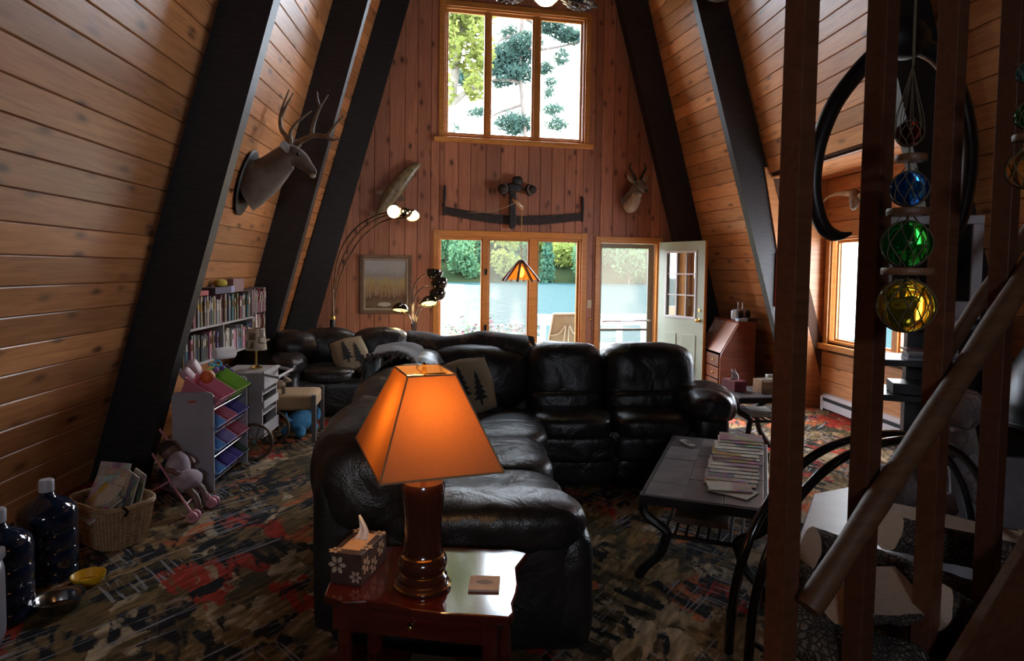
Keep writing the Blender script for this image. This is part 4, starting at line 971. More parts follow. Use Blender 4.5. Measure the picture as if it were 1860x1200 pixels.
# ================================================================== on the coffee table
def ct(x, y): return onZ(x, y, .462)
rp = ct(1248, 808); rm = thing('remote_control', 'small grey remote control on the slate coffee table', 'remote', (rp.x, rp.y, .462), ctr+radians(32))
b = MB(); b.sq((0, 0, .011), (.05, .16, .02), 6, 6); b.build('case', mat('grey_plastic', (.42, .40, .36), rough=.4), rm, True)
for i in range(4):
    for j in range(3): b = MB(); b.lathe([(.005, 0), (.005, .004), (0, .005)], 8, (-.013+j*.013, -.045+i*.022, .019)); b.build('button', M_BLKPL, rm)
MAGC = [(.55, .42, .55), (.50, .36, .10), (.10, .16, .22), (.60, .25, .20), (.62, .60, .62), (.14, .13, .13), (.50, .46, .55), (.28, .30, .16), (.58, .52, .58), (.60, .45, .50), (.16, .15, .18), (.62, .58, .52), (.42, .20, .22), (.20, .28, .34)]
MAGN = ['lilac', 'mustard', 'navy', 'coral', 'white', 'black', 'lavender', 'olive', 'pale grey', 'pink', 'charcoal', 'cream', 'maroon', 'slate blue']
def printed(name, c, seed):
    if name in MATS: return MATS[name]
    m, t, bs, out = nodes(name); MATS[name] = m
    tc = N(t, 'ShaderNodeTexCoord'); mp = N(t, 'ShaderNodeMapping'); mp.inputs[1].default_value = (seed, seed*1.7, 0); mp.inputs[3].default_value = (1, 1.6, 1); L(t, tc.outputs['Generated'], mp.inputs[0])
    v = N(t, 'ShaderNodeTexVoronoi', i_Scale=3.2); L(t, mp.outputs[0], v.inputs['Vector']); n_ = N(t, 'ShaderNodeTexNoise', i_Scale=4.0, i_Detail=5.0); L(t, mp.outputs[0], n_.inputs['Vector'])
    hs = N(t, 'ShaderNodeMix', data_type='RGBA'); L(t, ramp(t, n_.outputs[0], [(.42, 0.0), (.58, .75)]), hs.inputs[0]); hs.inputs[6].default_value = c4(c); L(t, v.outputs['Color'], hs.inputs[7])
    d = N(t, 'ShaderNodeHueSaturation'); d.inputs['Saturation'].default_value = .95; d.inputs['Value'].default_value = .8; L(t, hs.outputs[2], d.inputs['Color']); L(t, d.outputs[0], bs.inputs['Base Color']); bs.inputs['Roughness'].default_value = .3; return m
def magazine(loc, rz, c, nm, label, sx=.21, sy=.275, th=.006, group=None, tilt=0.0, k=0):
    o = MB(); o.grid(6, 6, lambda u, v: Vector(((u-.5)*sx, (v-.5)*sy, th+.0015*sin(u*3+k)))); o.add([((-.5)*sx, -.5*sy, 0), (.5*sx, -.5*sy, 0), (.5*sx, .5*sy, 0), (-.5*sx, .5*sy, 0)], [(3, 2, 1, 0)])
    p = o.build('magazine', printed('cover_%s' % nm, c, k*1.3+1), None); p.location = loc; p.rotation_euler = (tilt, 0, rz); tag(p, label, 'magazine', group)
    b = MB(); b.bb(-.5*sx+.001, .5*sx-.001, -.5*sy+.001, .5*sy-.001, .0008, th-.0006); b.build('pages', M_PAPER, p)
    return p
m0, m1 = ct(1345, 810), ct(1325, 872)
for i in range(14):
    f_ = i/13; p = m1.lerp(m0, f_); j = (i*5+3) % 14
    magazine((p.x+rnd.uniform(-.012, .012), p.y, .463+i*.0043), ctr+radians(4)+rnd.uniform(-.04, .04), MAGC[j], MAGN[j].replace(' ', '_'), '%s magazine in the fanned row on the slate coffee table' % MAGN[j], .27, .20, .004, 'magazines fanned on the coffee table', 0.0, i)
pq = ct(1330, 893); magazine((pq.x, pq.y-.005, .463), ctr+radians(-22), (.45, .50, .40), 'sage', 'sage green magazine lying askew under a floral one on the coffee table', .22, .15, .007, k=21)
magazine((pq.x+.0, pq.y+.045, .472), ctr+radians(12), (.60, .45, .55), 'floral', 'magazine with a red flower cover lying askew on top', .22, .15, .007, k=23)
bd = MB(); bd.bb(-.16, .12, -.11, .11, 0, .035); o = bd.build('photo_album', mat('brown_album', (.10, .06, .035), (.15, .09, .05), 12, .6), None, bevel=.003); o.location = tuple(cc-cty*.34+Vector((0, 0, .46-.215+.012-.46))); o.location.z = .257; o.rotation_euler = (0, 0, ctr); tag(o, 'brown album on the lower rack of the coffee table', 'album')

# ================================================================== on and under the slate end table, and the desk
q = onZ(1320, 700, .56); tb2 = thing('tissue_box', 'dark red tissue box on the slate end table', 'tissue box', (2.37, 5.70, .562), radians(12))
b = MB(); b.bb(-.06, .06, -.10, .10, 0, .09); b.build('carton', mat('maroon_card', (.20, .03, .045), (.28, .06, .07), 10, .5), tb2, bevel=.002)
b = MB(); b.grid(6, 6, lambda u, v: Vector(((u-.5)*.08*(1-v*.7)+.01*sin(v*5), .02*sin(u*6), .088+.085*v+.012*sin(u*8)*v))); b.build('tissue', M_TISSUE, tb2, True, solid=.003)
wb = thing('wooden_crate', 'small slatted wooden crate of cards on the slate end table', 'crate', (2.63, 5.58, .562), radians(6))
for (a, b_, c, d) in ((-.10, .10, -.07, -.062), (-.10, .10, .062, .07)):
    for i in range(3): b = MB(); b.bb(a, b_, c, d, .004+i*.034, .032+i*.034); b.build('slat', W_OAK, wb)
for s in (-1, 1): b = MB(); b.bb(s*.10-.006, s*.10+.006, -.07, .07, 0, .115); b.build('end_board', W_OAK, wb)
b = MB(); b.bb(-.095, .095, -.06, .06, .0, .008); b.build('bottom', W_OAK, wb)
for i in range(6): b = MB(); b.bb(-.085, .085, -.05+i*.018, -.044+i*.018, .01, .105+rnd.uniform(0, .02)); b.build('card', M_PAPER, wb)
rb = MB(); rb.bb(-.035, .035, -.03, .03, 0, .13); o = rb.build('radio_set', mat('dull_silver', (.35, .34, .33), rough=.4, metal=.5), None, bevel=.006); o.location = (2.72, 5.74, .562); tag(o, 'small grey upright box behind the wooden crate', 'box')
for i in range(5):
    magazine((2.50+rnd.uniform(-.02, .02), 5.60+rnd.uniform(-.03, .03), .36+i*.012), radians(rnd.uniform(-10, 12)), MAGC[(i*3+4) % 14], MAGN[(i*3+4) % 14].replace(' ', '_'), '%s magazine in the pile on the end table rack' % MAGN[(i*3+4) % 14], .28, .22, .011, 'magazines on the end table rack', k=30+i)

dkx = 3.26
ds = thing('secretary_desk', 'reddish wood drop-front secretary desk against the right wall', 'desk', (dkx, 8.30, 0))
side = [(0, 0), (.46, 0), (.46, .95), (.24, .95), (.02, .56), (.0, .50)]
for y in (0, .82): b = MB(); b.prism(side, y, y+.03, lambda p, yy: Vector((p[0], yy, p[1]))); b.build('side_panel', W_DESK, ds, bevel=.003)
b = MB(); b.bb(.22, .47, -.01, .86, .95, .975); b.build('top', W_DESK, ds, bevel=.004)
b = MB(); b.bar((.235, .425, .945), (.012, .425, .565), .80, .02, (0, 1, 0)); b.v = []; b.f = []
b.add([(.228, .03, .95), (.228, .82, .95), (.008, .82, .56), (.008, .03, .56), (.246, .03, .94), (.246, .82, .94), (.026, .82, .55), (.026, .03, .55)], [(0, 1, 2, 3), (7, 6, 5, 4), (0, 4, 5, 1), (1, 5, 6, 2), (2, 6, 7, 3), (3, 7, 4, 0)]); lid = b.build('drop_lid', mat('rosy_painted_sun_lid', (.42, .24, .19), (.50, .30, .24), 6, .28, stretch=(1, .2, 1)), ds, bevel=.003)  # lid paler and rosier than the desk wood, sunlight put into its colour
b = MB(); b.ell((.19, .42, .90), .012, 8, 6); b.build('knob', M_BRASS, lid, True)
for z0, z1 in ((.05, .20), (.215, .36), (.375, .53)):
    b = MB(); b.bb(-.012, .01, .035, .815, z0, z1); d_ = b.build('drawer', W_DESK, ds, bevel=.004)
    for y in (.2, .65): b = MB(); b.ell((-.022, y, (z0+z1)/2), .014, 8, 6); b.build('knob', M_BRASS, d_, True)
b = MB(); b.bb(.44, .455, .02, .83, .02, .95); b.build('back', W_DESK, ds)
rd = thing('boombox', 'silver boombox with a raised handle on the secretary desk', 'radio', (dkx+.34, 8.52, .976), radians(35))
b = MB(); b.sq((0, 0, .075), (.30, .12, .15), 6, 10); b.build('body', mat('silver_plastic', (.40, .42, .46), rough=.3, metal=.4), rd, True)
for s in (-1, 1): b = MB(); b.lathe([(.055, 0), (.058, .008), (.045, .012), (.02, .004), (0, .01)], 18, (s*.085, -.056, .075), Matrix.Rotation(pi/2, 3, 'X')); b.build('speaker', M_BLKPL, rd, True)
b = MB(); b.tube(crom([(-.05, 0, .14), (-.05, 0, .24), (0, 0, .26), (.05, 0, .24), (.05, 0, .14)], 4), .009, 8); b.build('handle', M_CHROME, rd, True)
o = MB().bb(-.06, .06, -.05, .05, 0, .035).build('paper_box', mat('pale_blue_card', (.40, .50, .62), rough=.6), None, bevel=.002); o.location = (dkx+.28, 8.34, .976); tag(o, 'small pale blue box on the front corner of the secretary desk', 'box')
o = MB().bb(-.07, .07, -.09, .09, 0, .04).build('cassette_player', M_BLKPL, None, bevel=.004); o.location = (dkx+.40, 8.40, .976); o.rotation_euler = (0, 0, .3); tag(o, 'flat black gadget beside the boombox on the desk', 'gadget')

# ================================================================== left side: water jugs, basket, bowls
def jugmat():
    m, t, bs, out = nodes('blue_jug_plastic'); bs.inputs['Base Color'].default_value = (.012, .022, .05, 1); bs.inputs['Roughness'].default_value = .09; bs.inputs['Coat Weight'].default_value = .4
    bs.inputs['Transmission Weight'].default_value = .25; return m
M_JUG = jugmat()
M_CAP = mat('jug_cap', (.50, .50, .55), rough=.4)
def jug(loc, label):
    j = thing('water_jug', label, 'water jug', loc)
    prof = [(.115, 0), (.132, .012), (.134, .05), (.128, .06), (.134, .07), (.134, .15), (.128, .162), (.134, .174), (.134, .24), (.128, .252), (.134, .264), (.134, .335), (.124, .365), (.09, .395), (.05, .415), (.034, .43), (.029, .46)]
    b = MB(); b.lathe(prof, 32); b.build('bottle', M_JUG, j, True)
    b = MB(); b.lathe([(.034, .448), (.035, .50), (.030, .508), (0, .51)], 20); b.build('cap', M_CAP, j, True)
p = onZ(88, 1048); jug((p.x, p.y, 0), 'dark blue five-gallon water jug beside the wicker basket')
p = onZ(8, 1125); jug((p.x-.02, p.y, 0), 'dark blue five-gallon water jug beside the silver appliance')
fr = thing('silver_appliance', 'silver rounded cooler standing beside the water jugs', 'cooler', (onZ(-30, 1195).x-.10, onZ(-30, 1195).y-.02, 0), radians(15)); fr.scale = (1, 1, .74)
b = MB(); b.sq((0, 0, .26), (.30, .26, .52), 8, 10); b.build('body', mat('silver_paint', (.42, .42, .48), rough=.3, metal=.5), fr, True)
b = MB(); b.sq((0, 0, .53), (.31, .27, .06), 7, 8); b.build('lid', mat('silver_paint', (.42, .42, .48)), fr, True)
# bowls
p = onZ(107, 1104); bw = MB(); bw.lathe([(.0, .006), (.085, .006), (.105, .05), (.122, .066), (.128, .066), (.124, .060), (.108, .04), (.098, .0), (0, 0)], 32); o = bw.build('dog_bowl', mat('brushed_steel', (.42, .40, .38), rough=.22, metal=1.0), None, True); o.location = (p.x, p.y, 0); o.scale = (.85, .85, .85); tag(o, 'round stainless steel pet bowl on the carpet', 'bowl')
p = onZ(143, 1062); bw = MB(); bw.lathe([(.0, .008), (.065, .008), (.088, .05), (.092, .05), (.088, .03), (.07, 0), (0, 0)], 28); o = bw.build('bowl', mat('yellow_plastic', (.75, .42, .02), rough=.4), None, True); o.location = (p.x+.03, p.y+.03, 0); o.scale = (.85, .85, .85); tag(o, 'small bright yellow plastic bowl on the carpet', 'bowl')
# wicker basket
M_WICK = mat('wicker', (.34, .20, .10), (.46, .30, .17), 30, .7)
bp = onZ(205, 985); bk_ = thing('wicker_basket', 'oval wicker basket filled with magazines', 'basket', (bp.x-.03, bp.y+.06, 0), radians(-35))
AX, AY, BH = .235, .165, .235
def oval(a, f_, z): 
    c_, s_ = cos(a), sin(a); e = 2/3.2
    return Vector((AX*f_*math.copysign(abs(c_)**e, c_), AY*f_*math.copysign(abs(s_)**e, s_), z))
nst = 44
for i in range(nst):
    a = 2*pi*i/nst; b = MB(); b.tube([oval(a, .82, 0), oval(a, .92, BH*.5), oval(a, 1.0, BH)], .007, 5); b.build('stake', M_WICK, bk_, True)
wv = MB()
for k in range(20):
    z = .008+k*(BH-.02)/19; f_ = .82+.18*z/BH
    wv.tube([oval(2*pi*i/88, f_+(.022 if (i//1+k) % 2 else -.018), z) for i in range(88)], .0052, 4, closed=True)
o = wv.build('weave', M_WICK, bk_, True); o['kind'] = 'stuff'
for dz in (0, .012): b = MB(); b.tube([oval(2*pi*i/60, 1.02, BH+dz+.003*sin(i*2.1)) for i in range(60)], .010, 6, closed=True); b.build('rim', M_WICK, bk_, True)
b = MB(); b.lathe([(0, .004), (.82, .004), (.82, .012), (0, .012)], 30, sx=AX, sy=AY); b.build('floor', M_WICK, bk_)
b = MB(); b.tube([oval(-.25, 1.03, BH+.022), oval(-.12, 1.06, BH-.01), oval(-.2, 1.05, BH-.035)], .008, 6); b.build('clip', M_BLACK, bk_, True)
R35 = Matrix.Rotation(radians(-35), 3, 'Z'); bl = Vector(bk_.location)
for i, (x, y, z, rx, ry, rz, c_, nm, lab, w_, h_) in enumerate((
    (-.13, .06, .275, 68, 0, 20, (.55, .52, .46), 'ivory', 'ivory magazine standing at the back of the wicker basket', .21, .27),
    (-.10, .02, .255, 60, 0, 16, (.52, .42, .34), 'peach_print', 'peach printed magazine leaning in the wicker basket', .21, .27),
    (-.05, -.02, .245, 50, 0, 10, (.50, .50, .47), 'newsprint', 'newsprint catalogue leaning in the wicker basket', .21, .26),
    (-.0, -.06, .240, 42, 0, 4, (.62, .46, .06), 'yellow_print', 'yellow magazine lying slanted in the wicker basket', .17, .21),
    (.13, .07, .265, 78, 0, -14, (.22, .12, .08), 'brown_print', 'brown magazine upright at the end of the wicker basket', .20, .27),
    (.13, .02, .265, 74, 0, -14, (.12, .22, .34), 'blue_outdoor', 'blue outdoor magazine upright at the end of the wicker basket', .20, .27),
    (.06, -.09, .215, 30, 0, -10, (.50, .44, .46), 'mauve_print', 'mauve magazine lying low in the wicker basket', .16, .2))):
    p = bl+R35 @ Vector((x, y, z)); o = magazine(p, 0, c_, nm, lab, w_, h_, .010, 'magazines in the wicker basket', k=50+i); o.rotation_euler = (radians(rx), radians(ry), radians(-35+rz))

# ================================================================== toy organiser
TS = thing('toy_organizer', 'white toy storage rack with four slanted tiers of coloured bins', 'toy rack', (-2.07, 4.74, 0))
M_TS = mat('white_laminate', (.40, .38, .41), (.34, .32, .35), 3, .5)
PW, TW_ = .285, .72
sidep = [(0, 0), (PW, 0), (PW, .66), (PW-.02, .70), (PW-.06, .715), (.04, .73), (.0, .72)]
for y in (0, TW_-.018):
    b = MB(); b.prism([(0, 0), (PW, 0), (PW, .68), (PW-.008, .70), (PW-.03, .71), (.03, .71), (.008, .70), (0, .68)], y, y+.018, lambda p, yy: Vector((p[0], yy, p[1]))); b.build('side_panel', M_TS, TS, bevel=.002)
    hh = MB(); hh.tube(crom([(.13, y-.001, .645), (.24, y-.001, .645)], 3), .016, 10); hs_ = MB(); hs_.sq((.14, y+.009, .645), (.11, .0195, .03), 3, 6); hs_.build('hand_slot', mat('coral_through_slot', (.50, .10, .10), rough=.6), TS, True)
BINC = {'pink': (.62, .20, .27), 'coral': (.66, .17, .16), 'green': (.30, .52, .06), 'blue': (.16, .34, .60), 'purple': (.17, .12, .42), 'lilac': (.40, .34, .60), 'rose': (.62, .22, .30), 'dark_green': (.07, .12, .06)}
tiers = [(.60, [('pink', .02, .345), ('green', .36, .69)]), (.43, [('blue', .02, .20), ('rose', .205, .43), ('purple', .44, .69)]), (.26, [('blue', .02, .18), ('lilac', .19, .42), ('pink', .43, .69)]), (.09, [('blue', .02, .18), ('purple', .19, .42), ('purple', .43, .56), ('dark_green', .565, .69)])]
for zi, (z, bins) in enumerate(tiers):
    for xx, dz in ((PW-.012, -.02), (.03, .09)): b = MB(); b.tube([(xx, .016, z+dz), (xx, TW_-.016, z+dz)], .007, 8); b.build('rod', M_CHROME, TS, True)
    for (cn, y0, y1) in bins:
        M_b = mat('bin_%s' % cn, BINC[cn], rough=.45); Rb = Matrix.Rotation(radians(33), 3, 'Y'); d, h = .28, (.11 if zi == 0 else .08)
        b = MB(); ym = (y0+y1)/2; c0 = Vector((.145, ym, z+.04)); hw = (y1-y0)/2-.006
        def W(x, y, zz): return c0+Rb @ Vector((x, y, zz))
        lo_ = [(-d/2+.025, -hw+.015), (d/2-.025, -hw+.015), (d/2-.025, hw-.015), (-d/2+.025, hw-.015)]; hi_ = [(-d/2, -hw), (d/2, -hw), (d/2, hw), (-d/2, hw)]
        V = [W(x, y, 0) for x, y in lo_]+[W(x, y, h) for x, y in hi_]+[W(x*1.03, y*1.02, h) for x, y in hi_]+[W(x*.99, y*.99, h-.012) for x, y in hi_]
        F_ = [(3, 2, 1, 0)]
        for i in range(4): j = (i+1) % 4; F_ += [(i, j, 4+j, 4+i), (4+i, 4+j, 8+j, 8+i)]
        b.add(V[:12], F_); b.build('bin', M_b, TS, solid=.004)
def toy(name, label, cat, px, r, c_, kind='ball', Xp=-1.98):
    p = onX(px[0], px[1], Xp); m_ = mat('toy_%s' % label.split()[0], c_, rough=.4)
    if kind == 'ball': b = MB().ell((0, 0, 0), r, 20, 12)
    elif kind == 'block': b = MB().sq((0, 0, 0), (r*2.2, r*1.6, r*1.4), 5, 6)
    elif kind == 'star':
        b = MB()
        for a in range(5): b.ell((r*.7*cos(a*1.257), r*.7*sin(a*1.257), 0), (r*.55, r*.4, r*.35), 8, 6, Matrix.Rotation(a*1.257, 3, 'Z'))
        b.ell((0, 0, 0), r*.5, 8, 6)
    else: b = MB().tube([(r*1.0*cos(a), r*1.0*sin(a), 0) for a in [2*pi*i/14 for i in range(14)]], r*.3, 7, closed=True)
    o = b.build(name, m_, None, True); o.location = p; o.rotation_euler = (rnd.uniform(0, 1), rnd.uniform(0, 1), rnd.uniform(0, 3)); tag(o, label, cat, 'toys in the storage bins'); return o
toy('toy_ball', 'orange rubber ball in the pink toy bin', 'ball', (377, 684), .055, (.62, .16, .04), 'ball', -1.96)
toy('toy_block', 'cream soft block in the pink toy bin', 'toy', (352, 668), .055, (.60, .45, .45), 'block', -2.02)
toy('toy_block', 'rosy soft block in the pink toy bin', 'toy', (340, 680), .045, (.60, .40, .42), 'block', -2.0)
for k, (x, y, c_, nm, kd) in enumerate(((385, 662, (.05, .42, .55), 'turquoise', 'star'), (396, 660, (.06, .35, .62), 'azure', 'ring'), (404, 668, (.14, .05, .34), 'violet', 'block'), (412, 664, (.08, .06, .10), 'black', 'star'), (418, 672, (.16, .10, .45), 'indigo', 'ring'), (392, 672, (.30, .10, .45), 'plum', 'ball'), (424, 676, (.45, .50, .05), 'lime', 'block'), (408, 678, (.10, .45, .30), 'teal', 'ring'))):
    toy('toy', '%s plastic toy in the green toy bin' % nm, 'toy', (x, y), .026, c_, kd, -1.97)
for k, (x, y, c_, nm, kd) in enumerate(((398, 718, (.45, .28, .12), 'tan', 'ring'), (406, 722, (.45, .05, .05), 'red', 'star'), (412, 728, (.05, .05, .06), 'jet', 'block'), (401, 728, (.50, .42, .30), 'beige', 'ball'))):
    toy('toy', '%s toy in the second tier bin' % nm, 'toy', (x, y), .022, c_, kd, -1.98)
for k, (x, y, c_, nm, kd) in enumerate(((394, 799, (.62, .42, .04), 'golden', 'star'), (399, 795, (.55, .20, .05), 'rust', 'ball'))):
    toy('toy', '%s toy in the third tier bin' % nm, 'toy', (x, y), .022, c_, kd, -1.95)
# doll stroller with doll
st = thing('doll_stroller', 'pink doll stroller standing beside the toy rack', 'doll stroller', (-1.95, 4.30, 0))
M_PK = mat('pink_plastic', (.62, .26, .32), rough=.4)
wpx = [onZ(352, 937, .035), onZ(387, 911, .035)]
h0 = Vector((-2.34, 4.55, .50)); h1 = Vector((-2.30, 4.86, .50)); so0 = Vector(st.location)
tops = [onY(277, 824, 4.52), onY(290, 779, 4.68)]
for i in range(2):
    b = MB(); b.tube([wpx[i]-so0, (wpx[i].lerp(tops[i], .5))-so0, tops[i]-so0], .008, 8); b.build('frame_tube', M_PK, st, True)
    wd_ = (wpx[1]-wpx[0]).normalized()
    for s in (-.022, .022):
        q = wd_.to_track_quat('Z', 'Y').to_matrix(); b = MB(); b.lathe([(.012, -.014), (.03, -.014), (.035, -.008), (.035, .008), (.03, .014), (.012, .014), (.012, -.014)], 20, wpx[i]+wd_*s-so0, q); b.build('wheel', M_PK, st, True)
b = MB(); b.tube([wpx[0].lerp(tops[0], .18)-so0, wpx[1].lerp(tops[1], .18)-so0], .006, 6); b.build('crossbar', M_PK, st, True)
rear = [Vector((-2.22, 4.34, .03)), Vector((-2.18, 4.62, .03))]
for i in range(2):
    b = MB(); b.tube([rear[i]-so0, wpx[i].lerp(tops[i], .55)-so0], .007, 6); b.build('frame_tube', M_PK, st, True)
    b = MB(); q = wd_.to_track_quat('Z', 'Y').to_matrix(); b.lathe([(.01, -.012), (.03, -.012), (.03, .012), (.01, .012)], 16, rear[i]-so0, q); b.build('wheel', M_PK, st, True)
M_CLOTH = mat('floral_doll_cloth', (.30, .22, .25), (.42, .34, .38), 22, .9)
a0, a1 = wpx[0].lerp(tops[0], .38), wpx[1].lerp(tops[1], .38); c0, c1 = wpx[0].lerp(tops[0], .8), wpx[1].lerp(tops[1], .8)
b = MB(); b.grid(8, 10, lambda u, v: (a0.lerp(a1, u)).lerp(c0.lerp(c1, u), v)-so0+Vector((-.06*sin(pi*v)*1.0, 0, -.05*sin(pi*v)-.02*sin(pi*u)))); b.build('seat_cloth', mat('dark_stroller_cloth', (.06, .04, .05), (.12, .07, .09), 20, .9), st, True, solid=.004)
dl = thing('baby_doll', 'baby doll in a pale floral dress sitting in the pink doll stroller', 'doll', (0, 0, 0))
dc = (a0+a1+c0+c1)/4; dd = ((c0+c1)-(a0+a1)).normalized(); M_SKIN = mat('doll_skin', (.16, .085, .06), rough=.5)
b = MB(); b.ell(dc+Vector((.02, 0, .0)), (.075, .085, .11), 14, 10, None, lambda v: v+v.normalized()*.008*noise.noise(v*30)); b.ell(dc-dd*.10+Vector((.02, 0, -.01)), (.10, .11, .07), 14, 8, None, lambda v: v+v.normalized()*.012*noise.noise(v*25)); b.build('dress', M_CLOTH, dl, True)
b = MB(); b.ell(dc+dd*.14+Vector((.03, 0, .01)), .055, 14, 10); b.build('head', M_SKIN, dl, True)
b = MB(); b.ell(dc+dd*.155+Vector((.02, 0, .02)), .058, 14, 10); b.build('hair', mat('doll_hair', (.03, .018, .012), rough=.8), dl, True)
for s in (-1, 1):
    sx = (a1-a0).normalized()*s
    b = MB(); b.tube(crom([dc+sx*.07+dd*.05, dc+sx*.10+Vector((.05, 0, .02)), dc+sx*.08+Vector((.09, 0, -.01))], 4), [.02]*5+[.016]*4, 8); b.build('arm', M_SKIN, dl, True)
    b = MB(); b.tube(crom([dc-dd*.12+sx*.04, dc-dd*.18+sx*.05+Vector((.06, 0, -.03)), dc-dd*.2+sx*.05+Vector((.08, 0, -.12)), dc-dd*.2+sx*.05+Vector((.11, 0, -.13))], 4), .022, 8); b.build('leg', M_SKIN, dl, True)

# ================================================================== tea cart, small lamp, wicker bench
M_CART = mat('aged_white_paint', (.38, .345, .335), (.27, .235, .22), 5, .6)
tcx = thing('tea_cart', 'aged white wooden cart with two spoked wheels', 'cart', (-2.0, 5.56, 0), radians(0))
CW, CL, CH = .42, .42, .70
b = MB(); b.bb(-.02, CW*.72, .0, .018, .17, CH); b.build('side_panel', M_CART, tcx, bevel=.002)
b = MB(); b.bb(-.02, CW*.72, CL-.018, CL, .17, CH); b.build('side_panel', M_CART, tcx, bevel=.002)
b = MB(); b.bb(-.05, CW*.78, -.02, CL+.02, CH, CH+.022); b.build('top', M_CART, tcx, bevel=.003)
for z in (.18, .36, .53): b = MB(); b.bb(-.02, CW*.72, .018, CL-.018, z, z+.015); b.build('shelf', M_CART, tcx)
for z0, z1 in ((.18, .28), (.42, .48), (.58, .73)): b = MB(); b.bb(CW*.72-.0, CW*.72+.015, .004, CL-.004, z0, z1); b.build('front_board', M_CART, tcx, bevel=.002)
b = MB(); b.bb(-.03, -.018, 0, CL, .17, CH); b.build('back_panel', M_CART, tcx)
M_RIM = mat('bronze_wheel', (.10, .065, .04), (.15, .10, .06), 10, .45, .5)
for y in (-.045, CL+.045):
    b = MB(); c_ = Vector((.25, y, .155)); b.tube([c_+Vector((.145*cos(a), 0, .145*sin(a))) for a in [2*pi*i/40 for i in range(40)]], .012, 8, closed=True); whl = b.build('wheel', M_RIM, tcx, True)
    for k in range(10): a = 2*pi*k/10; b = MB(); b.tube([c_, c_+Vector((.145*cos(a), 0, .145*sin(a)))], .0035, 5); b.build('spoke', M_RIM, whl, True)
    b = MB(); b.lathe([(.022, -.02), (.022, .02)], 14, c_, Matrix.Rotation(pi/2, 3, 'X')); b.build('hub', M_CHROME, whl, True)
b = MB(); b.tube([(.25, -.06, .155), (.25, CL+.06, .155)], .009, 8); b.build('axle', M_RIM, tcx, True)
for yy in (.05, CL-.05): b = MB(); b.tube([(.0, yy, .18), (.0, yy, 0)], .014, 8); b.build('leg', M_CART, tcx)
for y in (.0, CL): b = MB(); b.bar((CW*.70, y, CH+.01), (CW*.70+.15, y, CH-.02), .02, .02); b.build('handle_arm', M_CART, tcx)
b = MB(); b.tube([(CW*.70+.14, -.02, CH-.015), (CW*.70+.14, CL+.02, CH-.015)], .012, 8); b.build('handle', M_CART, tcx, True)
sl = thing('accent_lamp', 'small unlit lamp with a postage-printed parchment shade on the white cart', 'lamp', (-1.82, 5.80, CH+.0235))
b = MB(); b.lathe([(.055, 0), (.055, .01), (.03, .02), (.009, .03), (.007, .14), (.010, .17)], 16); b.build('stem', M_BRASS, sl, True)
def stamped():
    m, t, bs, out = nodes('parchment_stamps'); tc = N(t, 'ShaderNodeTexCoord'); mp = N(t, 'ShaderNodeMapping'); mp.inputs[3].default_value = (1, 1, 1); L(t, tc.outputs['Object'], mp.inputs[0])
    v = N(t, 'ShaderNodeTexVoronoi', i_Scale=13.0); v.distance = 'CHEBYCHEV'; L(t, mp.outputs[0], v.inputs['Vector']); c = ramp(t, v.outputs[0], [(.22, (.46, .35, .26)), (.28, (.15, .10, .07)), (.36, (.15, .10, .07)), (.42, (.50, .39, .29))]); L(t, c, bs.inputs['Base Color']); bs.inputs['Roughness'].default_value = .8; return m
b = MB(); b.lathe([(.088, .16), (.070, .345)], 28); b.f = [f_ for f_ in b.f if len(f_) == 4]; b.build('shade', stamped(), sl, True, solid=.002)
b = MB(); b.ell((0, 0, .23), (.025, .025, .04), 10, 7); b.tube([(0, 0, .15), (0, 0, .33)], .004, 6); b.build('bulb', M_WHITE, sl, True)
wbn = thing('wicker_stool', 'low tan woven bench with metal-capped legs in front of the loveseat', 'bench', (-1.63, 6.32, 0), radians(4))
M_CANE = fabric('tan_cane', (.32, .20, .10), (.42, .27, .14))
b = MB(); b.sq((0, 0, .36), (.44, .50, .14), 9, 10); b.build('woven_seat', M_CANE, wbn, True)
for sx in (-1, 1):
    for sy in (-1, 1): b = MB(); b.bb(sx*.215-.02, sx*.215+.02, sy*.245-.02, sy*.245+.02, 0, .435); b.build('leg', mat('grey_brown_leg', (.12, .10, .09), rough=.4), wbn, bevel=.004)
fg = thing('animal_figurine', 'small carved animal figurine on the woven bench', 'figurine', (-1.74, 6.17, .432), radians(30))
b = MB(); b.ell((0, 0, .085), (.07, .038, .042), 12, 8); b.ell((.075, 0, .12), (.035, .024, .026), 10, 7); b.ell((.105, 0, .11), (.02, .015, .014), 8, 6); b.tube(crom([(-.06, 0, .10), (-.10, 0, .12), (-.11, 0, .08)], 3), .008, 6)
for x in (-.045, .045):
    for y in (-.022, .022): b.tube([(x, y, .07), (x*1.1, y, 0)], [.016, .011], 7)
b.build('body', mat('carved_horn', (.30, .20, .12), (.12, .08, .05), 15, .4), fg, True)
b = MB(); b.tube(crom([(.07, .015, .14), (.06, .05, .17), (.09, .06, .18)], 3), [.007]*4+[.005, .004, .003], 6); b.tube(crom([(.07, -.015, .14), (.06, -.05, .17), (.09, -.06, .18)], 3), [.007]*4+[.005, .004, .003], 6); b.build('horns', M_WHITE, fg, True)
dg = thing('stuffed_toy', 'blue plush toy dog lying under the woven bench', 'plush toy', (-1.60, 6.40, 0), radians(70))
M_PL = mat('blue_plush', (.04, .16, .30), (.06, .24, .42), 30, .95, bump=(90, .6, .01))
b = MB(); b.ell((0, 0, .13), (.17, .10, .10), 16, 10); b.ell((.19, 0, .17), (.085, .08, .08), 14, 9); b.ell((.26, 0, .15), (.045, .045, .04), 10, 7)
for s in (-1, 1): b.ell((.11, s*.08, .05), (.05, .04, .05), 10, 7); b.ell((-.11, s*.08, .05), (.06, .045, .05), 10, 7); b.ell((.18, s*.085, .16), (.035, .018, .06), 10, 7)
